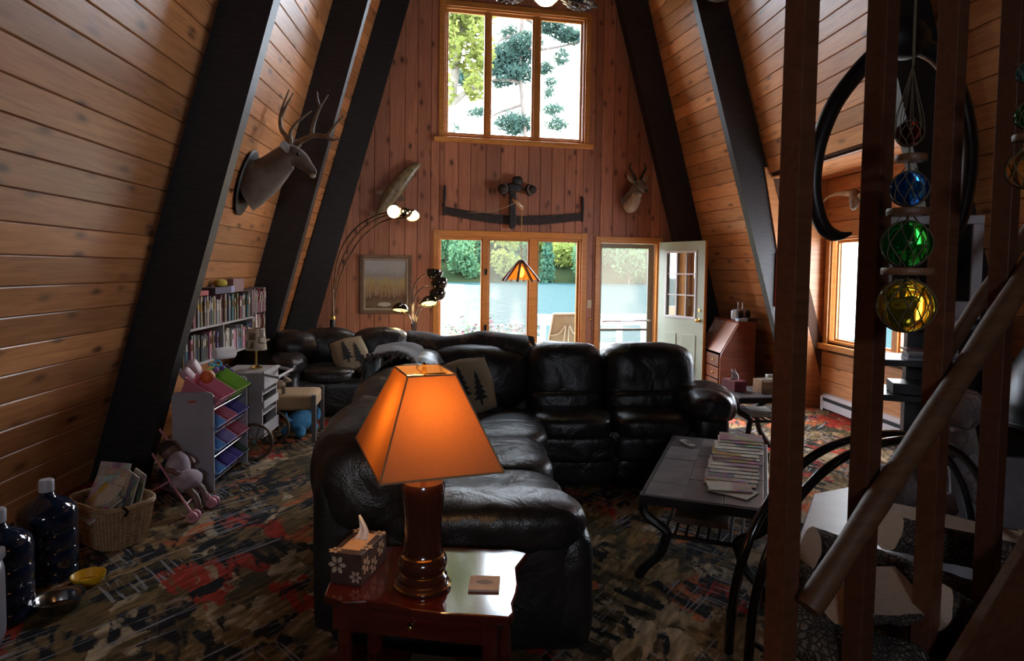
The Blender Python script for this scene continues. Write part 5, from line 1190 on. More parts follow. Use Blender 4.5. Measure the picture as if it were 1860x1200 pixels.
b.tube(crom([(-.16, 0, .16), (-.22, 0, .20), (-.24, 0, .25)], 3), .02, 7); b.build('body', M_PL, dg, True)

# ================================================================== wall bookcase
BS = thing('wall_bookcase', 'white two-tier bookcase between the two dark rafters of the left wall', 'bookcase', (0, 0, 0))
BX0, BX1, BY0, BY1 = -2.46, -2.20, 5.16, 7.50
SB, SM = .80, 1.09
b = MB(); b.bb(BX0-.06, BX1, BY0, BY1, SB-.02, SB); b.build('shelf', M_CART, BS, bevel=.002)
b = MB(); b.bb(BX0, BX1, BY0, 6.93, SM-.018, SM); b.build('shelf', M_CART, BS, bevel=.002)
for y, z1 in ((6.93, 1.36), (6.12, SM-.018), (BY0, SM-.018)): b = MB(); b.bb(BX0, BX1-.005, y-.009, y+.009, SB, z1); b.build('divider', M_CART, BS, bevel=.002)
BKC = [('navy', (.02, .03, .07)), ('cream', (.44, .38, .28)), ('tan', (.30, .22, .14)), ('white', (.48, .46, .45)), ('brown', (.12, .07, .045)), ('grey', (.22, .21, .21)), ('maroon', (.16, .03, .035)), ('purple', (.10, .06, .20)), ('black', (.015, .015, .017)), ('beige', (.36, .29, .21)), ('olive', (.12, .11, .05)), ('pink', (.42, .16, .22)), ('teal', (.04, .11, .12))]
def book(x, y, z, wd_, ht, dp, cn, where, lean=0.0, flat=False):
    nm_, c_ = cn; m_ = mat('cover_%s_cloth' % nm_, c_, tuple(k*1.25 for k in c_), 18, .55, rand=9.0)
    size = 'tall' if ht > .235 else ('thick' if wd_ > .04 else ('thin' if wd_ < .024 else 'small'))
    b = MB(); t = .0022
    b.bb(-dp, 0, -wd_/2, -wd_/2+t, 0, ht); b.bb(-dp, 0, wd_/2-t, wd_/2, 0, ht); b.bb(-t, .0008, -wd_/2+t, wd_/2-t, 0, ht)
    o = b.build('book', m_, None); o.location = (x, y, z); o.rotation_euler = (lean, 0, 0)
    if flat: o.rotation_euler = (pi/2, 0, 0)
    tag(o, '%s %s book %s' % (size, nm_, where), 'book', 'books in the white wall bookcase')
    p = MB(); p.bb(-dp+.004, -t, -wd_/2+t, wd_/2-t, .003, ht-.003); p.build('pages', M_PAPER, o)
    if ht > .19 and not flat: q = MB(); q.bb(.0008, .0014, -wd_*.32, wd_*.32, ht*.55, ht*.82); q.build('title_patch', M_PAPER if rnd.random() < .5 else M_BRASS, o)
    return o
def name_row(made, where):
    for i, (o, c_) in enumerate(made):
        l_ = made[i-1][1] if i else None; r_ = made[i+1][1] if i+1 < len(made) else None; head = ' '.join(o['label'].split()[:2])
        o['label'] = '%s book %s %s' % (head, ('between %s and %s ones' % (l_, r_)) if l_ and r_ else 'at the end by a %s one' % (l_ or r_), where)
def row(y0, y1, z, where, h0, h1):
    y = y0; made = []
    while True:
        wd_ = rnd.choice((.018, .022, .026, .03, .034, .038, .048))
        if y+wd_ > y1: break
        cn = rnd.choice(BKC); made.append((book(BX1-.012-rnd.uniform(0, .03), y+wd_/2, z, wd_, rnd.uniform(h0, h1), rnd.uniform(.14, .18), cn, where), cn[0])); y += wd_+.002
    name_row(made, where)
row(5.22, 6.90, SM, 'in the upper bookcase row', .205, .255)
row(5.20, 6.09, SB, 'before the lower middle divider', .195, .25)
row(6.14, 6.90, SB, 'beyond the lower middle divider', .18, .235)
row(6.95, 7.44, SB, 'in the tall bookcase end', .27, .31)
y = 6.96; made = []
while y < 7.40: wd_ = rnd.uniform(.02, .04); cn = rnd.choice(BKC[1:7]); made.append((book(BX1-.02, y+wd_/2, SB+.312, wd_, rnd.uniform(.20, .27), .16, cn, 'x'), cn[0])); y += wd_+.006
name_row(made, 'atop the tall bookcase end')
def topbox(name, label, cat, y, z, sx, sy, sz, c_, rz=0.0):
    o = MB().bb(-sx/2, sx/2, -sy/2, sy/2, 0, sz).build(name, mat('top_%s' % name+label.split()[0], c_, rough=.6), None, bevel=.003); o.location = (BX1-.11, y, z); o.rotation_euler = (0, 0, rz); tag(o, label, cat); return o
ZB_ = SM+.257
topbox('box', 'navy box lying on the upper row of books', 'box', 5.42, ZB_, .16, .26, .045, (.05, .05, .10))
topbox('box', 'red patterned box lying on the upper row of books', 'box', 5.75, ZB_, .15, .22, .04, (.42, .07, .08))
topbox('box', 'long dark purple box lying on the upper row of books', 'box', 6.22, ZB_, .14, .46, .06, (.07, .05, .09), .05)
topbox('box', 'pale blue box end on the upper row of books', 'box', 6.52, ZB_, .10, .10, .065, (.28, .28, .42))
topbox('game_box', 'rosy brown game box standing on the upper row of books', 'box', 6.74, ZB_, .06, .30, .13, (.24, .13, .12))
b = MB(); b.ell((0, 0, .035), (.06, .09, .04), 14, 9); o = b.build('folded_cap', mat('yellow_cloth', (.48, .36, .05), rough=.9), None, True); o.location = (BX1-.11, 6.33, ZB_+.058); tag(o, 'yellow cloth cap on top of the purple box', 'cap')
b = MB(); b.lathe([(.045, -.09), (.05, -.08), (.05, .08), (.045, .09)], 18, (0, 0, 0), Matrix.Rotation(pi/2, 3, 'Y')); o = b.build('paper_roll', M_TISSUE, None, True); q = onX(412, 641, -2.05); o.location = (-2.10, 5.45, .765); o.location.z = .73
pr_ = onX(407, 641, -2.04); o.location = (pr_.x, pr_.y, pr_.z); o.rotation_euler = (0, 0, .9); tag(o, 'white paper roll resting above the green toy bin', 'paper roll')

# ================================================================== trophies and things on the walls
def loft(B, pts, ra, rb, nrm, n=16, fn=None):
    pts = [Vector(p) for p in pts]; nrm = Vector(nrm).normalized(); k = len(pts); vs, fs = [], []
    for i, p in enumerate(pts):
        d = (pts[min(i+1, k-1)]-pts[max(i-1, 0)]).normalized(); u = nrm.cross(d).normalized()
        for j in range(n):
            t = 2*pi*j/n; q = p+u*cos(t)*ra[i]+nrm*sin(t)*rb[i]; vs.append(fn(q) if fn else q)
    for i in range(k-1):
        for j in range(n): fs.append((i*n+j, i*n+(j+1) % n, (i+1)*n+(j+1) % n, (i+1)*n+j))
    fs += [tuple(range(n-1, -1, -1)), tuple(range((k-1)*n, k*n))]
    B.add(vs, fs); return B
def furmat(name, back, belly, zsplit=None):
    return mat(name, back, belly, 7, .85, bump=(120, .5, .006), lo=.4, hi=.75, sheen=.3)
M_FUR = furmat('grey_brown_fur', (.10, .068, .048), (.17, .12, .086))
M_PALE = furmat('pale_throat_fur', (.32, .25, .18), (.45, .37, .28))
M_ANT = mat('antler', (.10, .068, .045), (.20, .145, .10), 12, .5)
M_EYE = mat('dark_glass_eye', (.004, .003, .003), rough=.05)
DY = 6.45
def dpt(x, y, dy=0.0): return onY(x, y, DY+dy)
dr_ = thing('deer_head', 'mounted mule deer head with tall forked antlers on the left wall', 'deer mount', (0, 0, 0))
sp = [(444, 331), (461, 326), (480, 320), (496, 308), (511, 294), (525, 284), (538, 285), (549, 293), (558, 303), (566, 311), (571, 316)]
ra = [.275, .245, .185, .152, .132, .118, .098, .072, .054, .044, .027]; rb = [.20, .19, .16, .125, .10, .085, .075, .06, .045, .038, .022]
B = MB(); loft(B, crom([dpt(*p) for p in sp], 3), [x for i in range(len(ra)-1) for x in (ra[i], lerp(ra[i], ra[i+1], .33), lerp(ra[i], ra[i+1], .67))]+[ra[-1]], [x for i in range(len(rb)-1) for x in (rb[i], lerp(rb[i], rb[i+1], .33), lerp(rb[i], rb[i+1], .67))]+[rb[-1]], (0, 1, 0), 18, lambda q: q+Vector((1, .3, 1))*.010*noise.noise(q*9))
B.build('head_and_neck', M_FUR, dr_, True)
th_ = MB(); loft(th_, crom([dpt(*p) for p in ((455, 372), (478, 352), (502, 330), (520, 314))], 4), [.05]*4+[.045]*4+[.035]*4+[.02], [.10]*4+[.085]*4+[.06]*4+[.04], (0, 1, 0), 12); th_.build('throat_patch', M_PALE, dr_, True)
mz = MB(); mz.ell(dpt(568, 319), (.030, .034, .022), 12, 8); mz.build('muzzle', M_PALE, dr_, True)
mz = MB(); mz.ell(dpt(572, 313), (.018, .026, .020), 10, 7); mz.build('nose', M_EYE, dr_, True)
for s in (-1, 1): e = MB(); e.ell(dpt(541, 280, s*.075), .016, 10, 7); e.build('eye', M_EYE, dr_, True)
for s, (x, y) in ((-1, (508, 266)), (1, (549, 256))):
    q = [dpt(526, 268, s*.07), dpt(lerp(526, x, .5), lerp(268, y, .6), s*.13), dpt(x, y, s*.20)]; e = MB(); loft(e, crom(q, 4), [.024, .040, .052, .056, .055, .048, .036, .02, .004], [.014]*9, (0, 1, 0), 10); e.build('ear', M_FUR, dr_, True)
def antler(paths, dy, root):
    B = MB()
    for P, r0, r1 in paths:
        Q = crom([dpt(x, y, dy+o) for x, y, o in P], 4); B.tube(Q, [1.3*lerp(r0, r1, (i/(len(Q)-1))**1.3) for i in range(len(Q))], 8)
    B.build('antler', M_ANT, root, True)
antler([([(527, 262, 0), (520, 248, .03), (511, 235, .08), (509, 214, .12), (515, 190, .14), (525, 163, .14)], .022, .005), ([(510, 212, .12), (520, 192, .10), (533, 168, .08)], .014, .004), ([(528, 258, 0), (528, 240, -.03), (540, 222, -.05), (566, 201, -.06)], .018, .004)], .05, dr_)
antler([([(538, 262, 0), (552, 253, -.06), (572, 246, -.12), (594, 246, -.16), (608, 228, -.18), (624, 210, -.18)], .022, .005), ([(566, 246, -.10), (570, 224, -.12), (581, 196, -.14), (596, 172, -.14)], .016, .004), ([(580, 194, -.14), (577, 180, -.12), (576, 166, -.1)], .010, .003), ([(592, 246, -.16), (602, 254, -.18), (617, 252, -.18)], .014, .005)], -.05, dr_)
kq = SL; e = MB(); e.ell((0, 0, 0), (.02, .22, .32), 20, 12); pqd = e.build('mount_board', M_BEAM, dr_, True); c0 = dpt(440, 332); pqd.location = (XL+SL*c0.z+.03, DY, c0.z); pqd.rotation_euler = (0, math.atan(SL), 0)

def gthing(name, label, cat): return thing(name, label, cat, GP, GA)
def g(x, y, off=0.0): return onG(x, y, off)
# pronghorn
ph = gthing('pronghorn_head', 'small mounted pronghorn head with a white throat above the doorway', 'pronghorn mount'); ph.location = GP-GN*.03
e = MB(); e.ell((1.745, -.012, 2.66), (.16, .014, .22), 22, 10); e.build('plaque', W_DESK, ph, True)
B = MB(); loft(B, crom([(1.72, -.01, 2.60), (1.715, -.12, 2.62), (1.725, -.20, 2.70), (1.745, -.25, 2.79), (1.76, -.30, 2.82), (1.785, -.37, 2.77), (1.80, -.42, 2.72)], 3), [.13]*3+[.12]*3+[.09]*3+[.075]*3+[.07]*3+[.05]*3+[.03], [.11]*3+[.105]*3+[.085]*3+[.07]*3+[.065]*3+[.045]*3+[.028], (1, 0, 0), 16)
vz = B.v; B.build('head_and_neck', M_FUR, ph, True)
B = MB(); loft(B, crom([(1.715, -.05, 2.55), (1.71, -.16, 2.56), (1.725, -.24, 2.65), (1.75, -.28, 2.73)], 3), [.11]*3+[.10]*3+[.075]*3+[.045], [.10]*3+[.09]*3+[.07]*3+[.045], (1, 0, 0), 14); B.build('white_throat', M_PALE, ph, True)
e = MB(); e.ell((1.802, -.425, 2.715), (.026, .022, .022), 10, 7); e.build('nose', M_EYE, ph, True)
for s in (-1, 1):
    e = MB(); e.ell((1.765+s*.058, -.33, 2.83), .014, 8, 6); e.build('eye', M_EYE, ph, True)
    e = MB(); e.tube(crom([(1.755+s*.03, -.26, 2.86), (1.745+s*.06, -.26, 2.95), (1.74+s*.12, -.25, 3.05), (1.745+s*.10, -.24, 3.13)], 4), [.022]*5+[.018]*4+[.012]*3+[.005], 8); e.build('horn', M_BEAM, ph, True)
    e = MB(); loft(e, crom([(1.755+s*.05, -.24, 2.85), (1.75+s*.11, -.23, 2.91), (1.75+s*.15, -.22, 2.96)], 3), [.014, .028, .034, .034, .028, .018, .005], [.010]*7, (0, 1, 0), 8); e.build('ear', M_PALE, ph, True)
# crosscut saw
sw_ = gthing('crosscut_saw', 'long two-man crosscut saw hung on the gable wall', 'saw')
M_RUST = mat('rusty_steel', (.030, .022, .020), (.055, .040, .034), 20, .6, .5)
B = MB(); nseg = 66; top, bot = [], []
for i in range(nseg*2+1):
    f_ = i/(nseg*2); u = lerp(-.95, 1.02, f_); zt = lerp(2.455, 2.43, f_)-.085*sin(pi*f_)-.0; zb = zt-.095-.02*sin(pi*f_)-(.022 if i % 2 else 0); top.append((u, zt)); bot.append((u, zb))
V = [Vector((u, -.03, z)) for u, z in top]+[Vector((u, -.03, z)) for u, z in bot]; k = len(top); B.add(V, [(i, i+1, k+i+1, k+i) for i in range(k-1)]); B.build('blade', M_RUST, sw_, solid=.006)
for u, z0, z1 in ((-.955, 2.36, 2.74), (1.02, 2.33, 2.66)): B = MB(); B.tube(crom([(u, -.03, z0-.03), (u+.004, -.03, (z0+z1)/2), (u+.008*(1 if u < 0 else -1), -.035, z1)], 4), [.016]*4+[.02]*4+[.014], 10); B.build('handle', M_BEAM, sw_, True)
# dark pole fixture with two round cups
wg = gthing('wind_gauge', 'dark antique wall fixture with two round cups hung over the saw', 'antique fixture')
B = MB(); B.bb(-.055, .035, -.11, -.045, 2.20, 2.72); B.ell((-.01, -.077, 2.20), (.045, .032, .04), 12, 8); B.build('post', M_BEAM, wg, bevel=.01)
B = MB(); B.sq((.0, -.10, 2.74), (.20, .10, .12), 4, 8); B.sq((.05, -.10, 2.83), (.14, .10, .13), 3, 8); B.build('housing', M_BEAM, wg, True)
for u in (-.17, .255):
    B = MB(); B.lathe([(.03, .05), (.045, .04), (.075, -.02), (.085, -.06), (.080, -.06), (.06, -.01), (0, .02)], 20, (u, -.14, 2.715), Matrix.Rotation(pi/2+(.5 if u > 0 else -.5)*0, 3, 'X') @ Matrix.Rotation(.45 if u > 0 else -.45, 3, 'Y')); cu = B.build('cup', M_RUST, wg, True)
    B = MB(); B.lathe([(.074, -.02), (.0, -.012)], 18, (u, -.155, 2.715), Matrix.Rotation(pi/2, 3, 'X') @ Matrix.Rotation(.45 if u > 0 else -.45, 3, 'Y')); B.build('lens', mat('pale_lens', (.30, .24, .20), rough=.2), cu, True)
    B = MB(); B.tube([(0, -.10, 2.74), (u, -.11, 2.72)], .018, 8); B.build('arm', M_BEAM, wg, True)
# bracket that carries the pendant
br = gthing('lamp_bracket', 'pale wooden bracket arm that carries the hanging lamp, tied with a cord', 'bracket')
B = MB(); B.bar((-.01, -.115, 2.58), (-.01, -.70, 2.40), .03, .04); B.build('arm', W_OAK, br, bevel=.003)
B = MB(); B.tube([Vector((-.62, -.04, 2.38)).lerp(Vector((-.01, -.40, 2.51)), t)+Vector((0, 0, -.05*sin(pi*t))) for t in [i/14 for i in range(15)]], .005, 6); B.build('cord', mat('jute_cord', (.42, .33, .20), rough=.9), br, True)
# pike
fs_ = gthing('mounted_fish', 'mounted northern pike curving up the wall beside the lake windows', 'fish mount')
P = [g(*p, .07) for p in ((686, 392), (694, 378), (706, 360), (718, 344), (730, 328), (741, 315), (750, 306), (758, 300), (764, 297))]
B = MB(); loft(B, crom(P, 3), [x for a, b_ in zip([.035, .06, .09, .105, .10, .085, .065, .045, .02][:-1], [.06, .09, .105, .10, .085, .065, .045, .02]) for x in (a, lerp(a, b_, .33), lerp(a, b_, .67))]+[.012], [x for a, b_ in zip([.02, .035, .05, .06, .06, .055, .045, .03][:8], [.035, .05, .06, .06, .055, .045, .03, .014]) for x in (a, lerp(a, b_, .33), lerp(a, b_, .67))]+[.01], (0, 1, 0), 14); B.build('body', mat('pike_skin', (.16, .12, .06), (.34, .26, .14), 16, .3), fs_, True)
B = MB(); c_ = g(690, 386, .07); B.add([c_, c_+Vector((-.16, 0, .02)), c_+Vector((-.10, 0, -.06)), c_+Vector((-.05, 0, -.17))], [(0, 1, 2), (0, 2, 3)]); B.build('tail_fin', mat('fin', (.20, .12, .07), rough=.5), fs_, solid=.008)
for (x, y, dx, dz) in ((716, 362, .07, -.09), (728, 352, .06, -.08), (705, 352, -.09, .05)): B = MB(); c_ = g(x, y, .07); B.add([c_, c_+Vector((dx, 0, dz)), c_+Vector((dx-.08, 0, dz-.03)), c_+Vector((-.07, 0, -.07))], [(0, 1, 2, 3)]); B.build('fin', mat('fin', (.2, .12, .07)), fs_, solid=.006)
B = MB(); loft(B, [g(744, 318, .08), g(753, 312, .08), g(757, 306, .08)], [.03, .02, .006], [.03, .02, .006], (0, 1, 0), 10); B.build('jaw', M_PALE, fs_, True)
e = MB(); e.ell(g(749, 309, .11), .012, 8, 6); e.build('eye', M_EYE, fs_, True)
# framed painting
pa = gthing('framed_painting', 'framed autumn painting of white birch trunks on the gable wall', 'painting')
u0, u1, z0, z1 = -2.08, -1.385, .985, 1.778; W_FR = wood('carved_frame', (.12, .062, .036), (.21, .115, .07), knots=False, rough=.5)
for i, (fw, y0, y1, m_) in enumerate(((.045, -.035, 0, W_FR), (.03, -.028, 0, M_PALE))):
    a = .0 if i == 0 else .045
    for (A0, A1, Z0, Z1) in ((u0+a, u0+a+fw, z0+a, z1-a), (u1-a-fw, u1-a, z0+a, z1-a), (u0+a+fw, u1-a-fw, z0+a, z0+a+fw), (u0+a+fw, u1-a-fw, z1-a-fw, z1-a)): B = MB(); B.bb(A0, A1, y0, y1, Z0, Z1); B.build('frame' if i == 0 else 'liner', m_, pa, bevel=.006)
def canvas():
    m, t, bs, out = nodes('autumn_landscape_paint'); tc = N(t, 'ShaderNodeTexCoord'); sx = N(t, 'ShaderNodeSeparateXYZ'); L(t, tc.outputs['Generated'], sx.inputs[0])
    n_ = N(t, 'ShaderNodeTexNoise', i_Scale=7.0, i_Detail=6.0); L(t, tc.outputs['Generated'], n_.inputs['Vector'])
    ad = N(t, 'ShaderNodeMath', operation='MULTIPLY_ADD'); ad.inputs[1].default_value = .28; L(t, n_.outputs[0], ad.inputs[0]); L(t, sx.outputs[2], ad.inputs[2])
    L(t, ramp(t, ad.outputs[0], [(.12, (.07, .045, .03)), (.25, (.18, .11, .06)), (.36, (.12, .06, .035)), (.46, (.26, .15, .07)), (.58, (.38, .25, .09)), (.70, (.45, .34, .15)), (.80, (.30, .29, .27)), (.98, (.42, .42, .42))]), bs.inputs['Base Color']); bs.inputs['Roughness'].default_value = .6; return m
B = MB(); B.bb(u0+.07, u1-.07, -.012, -.004, z0+.07, z1-.07); B.build('canvas', canvas(), pa)
for i in range(11):
    u = lerp(u0+.10, u1-.10, i/10)+rnd.uniform(-.015, .015); h = rnd.uniform(.18, .34); w_ = rnd.uniform(.005, .010); zb = z0+.20+rnd.uniform(0, .06)
    B = MB(); B.add([(u-w_, -.0128, zb), (u+w_, -.0128, zb), (u+w_*.6, -.0128, zb+h), (u-w_*.6, -.0128, zb+h)], [(0, 1, 2, 3)]); B.build('painted_trunk', M_PALE, pa)
B = MB(); B.ell((lerp(u0, u1, .47), -.0125, z0+.125), (.09, .0006, .03), 14, 6); B.build('painted_pond', mat('paint_pond', (.45, .42, .37), rough=.6), pa)

# ================================================================== floor lamps and pendant
M_SMOKE = mat('black_enamel', (.012, .008, .007), rough=.10, coat=.6)
M_GLOW = mat('lit_reflector', (.9, .7, .3), rough=.4, emit=((1, .70, .22), 1.6))
M_HOT = mat('lit_bulb_face', (1, .9, .7), emit=((1, .84, .50), 5.0))
def lamp_head(root, p, d, r, glow, mm=None):
    q = Vector(d).normalized().to_track_quat('Z', 'Y').to_matrix()
    B = MB(); B.lathe([(.012, -r*.95), (r*.45, -r*.85), (r*.80, -r*.55), (r*.98, -.15*r), (r, .12*r), (r*.965, .12*r), (r*.93, -.15*r), (r*.74, -r*.5), (0, -r*.75)], 22, p, q); o = B.build('lamp_head', mm or M_SMOKE, root, True)
    if glow:
        B = MB(); B.lathe([(r*.90, -.05*r), (r*.5, -.12*r), (0, -.15*r)], 18, p, q); B.build('reflector', glow, o, True)
    return o
LY_ = 8.15
al = thing('arc_floor_lamp', 'arc floor lamp with three lit chrome heads reaching before the mounted fish', 'floor lamp', (onY(604, 600, LY_).x, LY_, 0))
lo0 = Vector(al.location)
def lp(x, y, dy=0.0): return onY(x, y, LY_+dy)-lo0
M_CHR2 = mat('dark_chrome', (.20, .15, .12), rough=.15, metal=1.0)
B = MB(); B.lathe([(.15, 0), (.15, .03), (.03, .045), (.026, .05)], 24); B.build('base', M_BLACK, al, True)
B = MB(); B.tube([(0, 0, .04), (0, 0, lp(604, 578).z)], .032, 14); B.build('column', M_BLKPL, al, True)
B = MB(); B.lathe([(.036, lp(604, 580).z), (.036, lp(604, 574).z), (.02, lp(604, 574).z)], 14); B.build('collar', M_BRASS, al, True)
for i, (pts, hd, dv_, m_) in enumerate((([(604, 576), (607, 510), (618, 455), (645, 415), (680, 392), (705, 386)], (715, 384), (.5, -1, -.25), M_HOT), ([(605, 576), (610, 515), (625, 462), (655, 418), (692, 394), (728, 388)], (737, 384), (.2, .35, .9), None), ([(606, 576), (613, 520), (632, 470), (660, 428), (700, 400), (735, 396)], (750, 392), (.25, -.75, -.85), M_HOT))):
    B = MB(); B.tube(crom([lp(*p, i*.04-.04) for p in pts]+[lp(*hd, i*.04-.04)], 4), .008, 8); B.build('arc_tube', M_CHR2, al, True)
    lamp_head(al, lp(*hd, i*.04-.08), dv_, .085, m_, M_CHR2)
bulb_light(lo0+lp(716, 384, -.22), 2.6, (1, .78, .45), .05); bulb_light(lo0+lp(752, 400, -.22), 2.6, (1, .78, .45), .05)
ml = thing('multi_head_floor_lamp', 'floor lamp with five glossy black dome heads beside the lake window', 'floor lamp', (onY(752, 640, LY_+.15).x, LY_+.15, 0))
lo1 = Vector(ml.location)
def lq(x, y, dy=0.0): return onY(x, y, LY_+.15+dy)-lo1
B = MB(); B.lathe([(.15, 0), (.15, .03), (.03, .045)], 24); B.build('base', M_BLACK, ml, True)
B = MB(); B.tube([(0, 0, .04), (0, 0, lq(752, 612).z)], .040, 14); B.build('column', M_BLKPL, ml, True)
for i, (pts, hd, dv_, m_) in enumerate((([(750, 614), (749, 540), (757, 510), (775, 497)], (790, 494), (.15, .25, .9), None), ([(752, 614), (752, 545), (768, 522), (785, 519)], (798, 513), (-.2, .5, .8), None), ([(753, 614), (755, 570), (768, 545), (785, 538)], (795, 532), (-.2, .6, .7), None), ([(755, 614), (757, 580), (763, 562), (770, 555)], (779, 551), (.12, -.45, -.9), M_GLOW), ([(749, 614), (748, 590), (744, 575), (738, 570)], (727, 563), (-.05, -.35, -.95), M_GLOW))):
    B = MB(); B.tube(crom([lq(*p) for p in pts]+[lq(*hd)], 4), .0075, 8); B.build('arm_tube', M_CHR2, ml, True)
    lamp_head(ml, lq(*hd, -.03), dv_, .105, m_)
bulb_light(lo1+lq(779, 562, -.12), 1.6, (1, .72, .3), .05); bulb_light(lo1+lq(727, 578, -.12), 1.6, (1, .72, .3), .05)
# pendant of wooden ribs and amber glass
pe0 = GP+GU*(-.01)-GN*.68; pz = onG(935, 472, .68).z; pzb = onG(935, 510, .68).z
pe = thing('pendant_lamp', 'lit hanging lamp with dark wood ribs and amber glass before the lake window', 'pendant lamp', (pe0.x, pe0.y, pzb), GA)
PH, PR = pz-pzb, .245
B = MB()
zc = PH
while zc < 2.39-pzb: B.tube([(.0+.007*cos(a), .0, zc+.017+.017*sin(a)) for a in [2*pi*i/8 for i in range(8)]], .002, 4, closed=True); zc += .03
o = B.build('chain', M_BRASS, pe, True); o['kind'] = 'stuff'
B = MB(); B.lathe([(.0, PH+.01), (.03, PH), (.035, PH-.03)], 8); B.build('cap', M_BEAM, pe)
W_RIB = wood('dark_rib_wood', (.10, .035, .018), (.18, .07, .035), knots=False, rough=.4)
M_AMB = glass('amber_glass', (.95, .62, .30), .12, .22, (.9, .45, .12))
for k in range(8):
    a = 2*pi*(k+.5)/8; a2 = 2*pi*(k+1.5)/8; d = Vector((cos(a), sin(a), 0)); d2 = Vector((cos(a2), sin(a2), 0))
    B = MB(); B.bar(d*.03+Vector((0, 0, PH-.015)), d*PR+Vector((0, 0, .0)), .028, .03); B.build('rib', W_RIB, pe, bevel=.002)
    B = MB(); B.add([d*.04+Vector((0, 0, PH-.025)), d2*.04+Vector((0, 0, PH-.025)), d2*(PR*.9)+Vector((0, 0, .02)), d*(PR*.9)+Vector((0, 0, .02))], [(0, 1, 2, 3)]); B.build('glass_panel', M_AMB, pe, solid=.003)
B = MB(); B.ell((0, 0, PH*.42), (.045, .045, .07), 14, 9); B.build('bulb', mat('pendant_bulb', (1, .9, .7), emit=((1, .80, .45), 6.0)), pe, True)
bulb_light(pe0+Vector((0, 0, pzb-.04)), 2.0, (1, .75, .4), .05)
# caged twin fan with a light, hung from the peak
FY = 5.6; fc = onY(992, -8, FY)
cf = thing('twin_cage_fan', 'hanging fan with wire-caged heads and a glowing centre globe', 'ceiling fan', fc)
B = MB(); B.tube([(0, 0, .05), (0, 0, ZTOP-fc.z-.05)], .016, 10); B.build('downrod', M_BLACK, cf, True)
B = MB(); B.lathe([(.0, -.075), (.06, -.068), (.10, -.03), (.105, .0), (.09, .03), (.05, .05)], 22); B.build('globe', mat('fan_globe', (1, .9, .7), emit=((1, .80, .42), 2.6)), cf, True)
B = MB(); B.lathe([(.05, .05), (.10, .06), (.08, .10), (.03, .14)], 20); B.build('housing', M_BLACK, cf, True)
M_FANW = mat('fan_wire', (.22, .20, .19), rough=.35, metal=.7)
def cage(c_, q, r, root):
    B = MB()
    for f_ in (.35, .6, .8, 1.0):
        for s in (-1, 1): B.tube([c_+q @ Vector((r*f_*cos(a), r*f_*sin(a), s*.075*(1.05-f_**2))) for a in [2*pi*i/28 for i in range(28)]], .004 if f_ < 1 else .008, 5, closed=True)
    for k in range(20):
        a = 2*pi*k/20
        for s in (-1, 1): B.tube([c_+q @ Vector((r*f_*cos(a), r*f_*sin(a), s*.075*(1.05-f_**2))) for f_ in (.1, .5, .8, 1)], .0028, 4)
    o = B.build('cage', M_FANW, root, True)
    B = MB(); B.lathe([(0, -.06), (.05, -.05), (.055, .05), (0, .06)], 14, c_, q); B.build('motor', M_BLACK, root, True)
    for k in range(3):
        a = 2*pi*k/3; B = MB(); B.add([c_+q @ Vector((r*x*cos(a+t), r*x*sin(a+t), z_)) for x, t, z_ in ((.2, -.15, .02), (.85, -.45, .03), (.88, .35, -.03), (.2, .2, -.02))], [(0, 1, 2, 3)]); B.build('blade', M_FANW, o, solid=.003)
for (x, y, ax_) in ((1048, 0, (.25, -.5, .9)), (938, -14, (-.35, -.3, .9))):
    c_ = onY(x, y, FY-.1)-fc; q = Vector(ax_).normalized().to_track_quat('Z', 'Y').to_matrix(); cage(c_, q, .17, cf); B = MB(); B.tube([(0, 0, .09), c_*.5+Vector((0, 0, .08)), c_], .012, 8); B.build('arm', M_BLACK, cf, True)
c2 = onY(1296, -12, 7.2); wf = thing('cage_fan', 'second wire-caged fan head high beside the dark right rafter', 'fan', c2)
cage(Vector((0, 0, 0)), Vector((.2, -.5, .85)).normalized().to_track_quat('Z', 'Y').to_matrix(), .19, wf)
B = MB(); B.tube([(0, 0, .03), (.05, .25, .25), (.05, RY2+.03-c2.y, .4)], .014, 8); B.build('bracket', M_BLACK, wf, True)
bulb_light(fc+Vector((0, 0, -.14)), 3.0, (1, .78, .42), .06)

# ================================================================== stair screen in the right foreground
PZ0, PZ1 = 0.0, 3.4
pd = Vector((.371, .149, 0)); p0_ = onZ(1424, 1000, .6); base0 = onY(1437, 600, 2.14); base0.z = 0
pdir = pd.normalized(); pn = Vector((pdir.y, -pdir.x, 0)); prz = atan2(pdir.y, pdir.x)
WHICH = ['first upright stair post, beside the coffee table', 'second upright stair post, between the coffee table and the glass floats', 'third upright stair post, behind the glass floats', 'fourth upright stair post, beyond the glass floats', 'fifth upright stair post, at the high end of the handrail']
for i in range(5):
    b = MB(); b.bb(-.042, .042, -.036, .036, PZ0, PZ1); o = b.build('stair_post', W_POST, None, bevel=.003); o.location = base0+pd*i; o.rotation_euler = (0, 0, prz+radians(8)); tag(o, WHICH[i], 'post', 'upright posts of the stair screen')
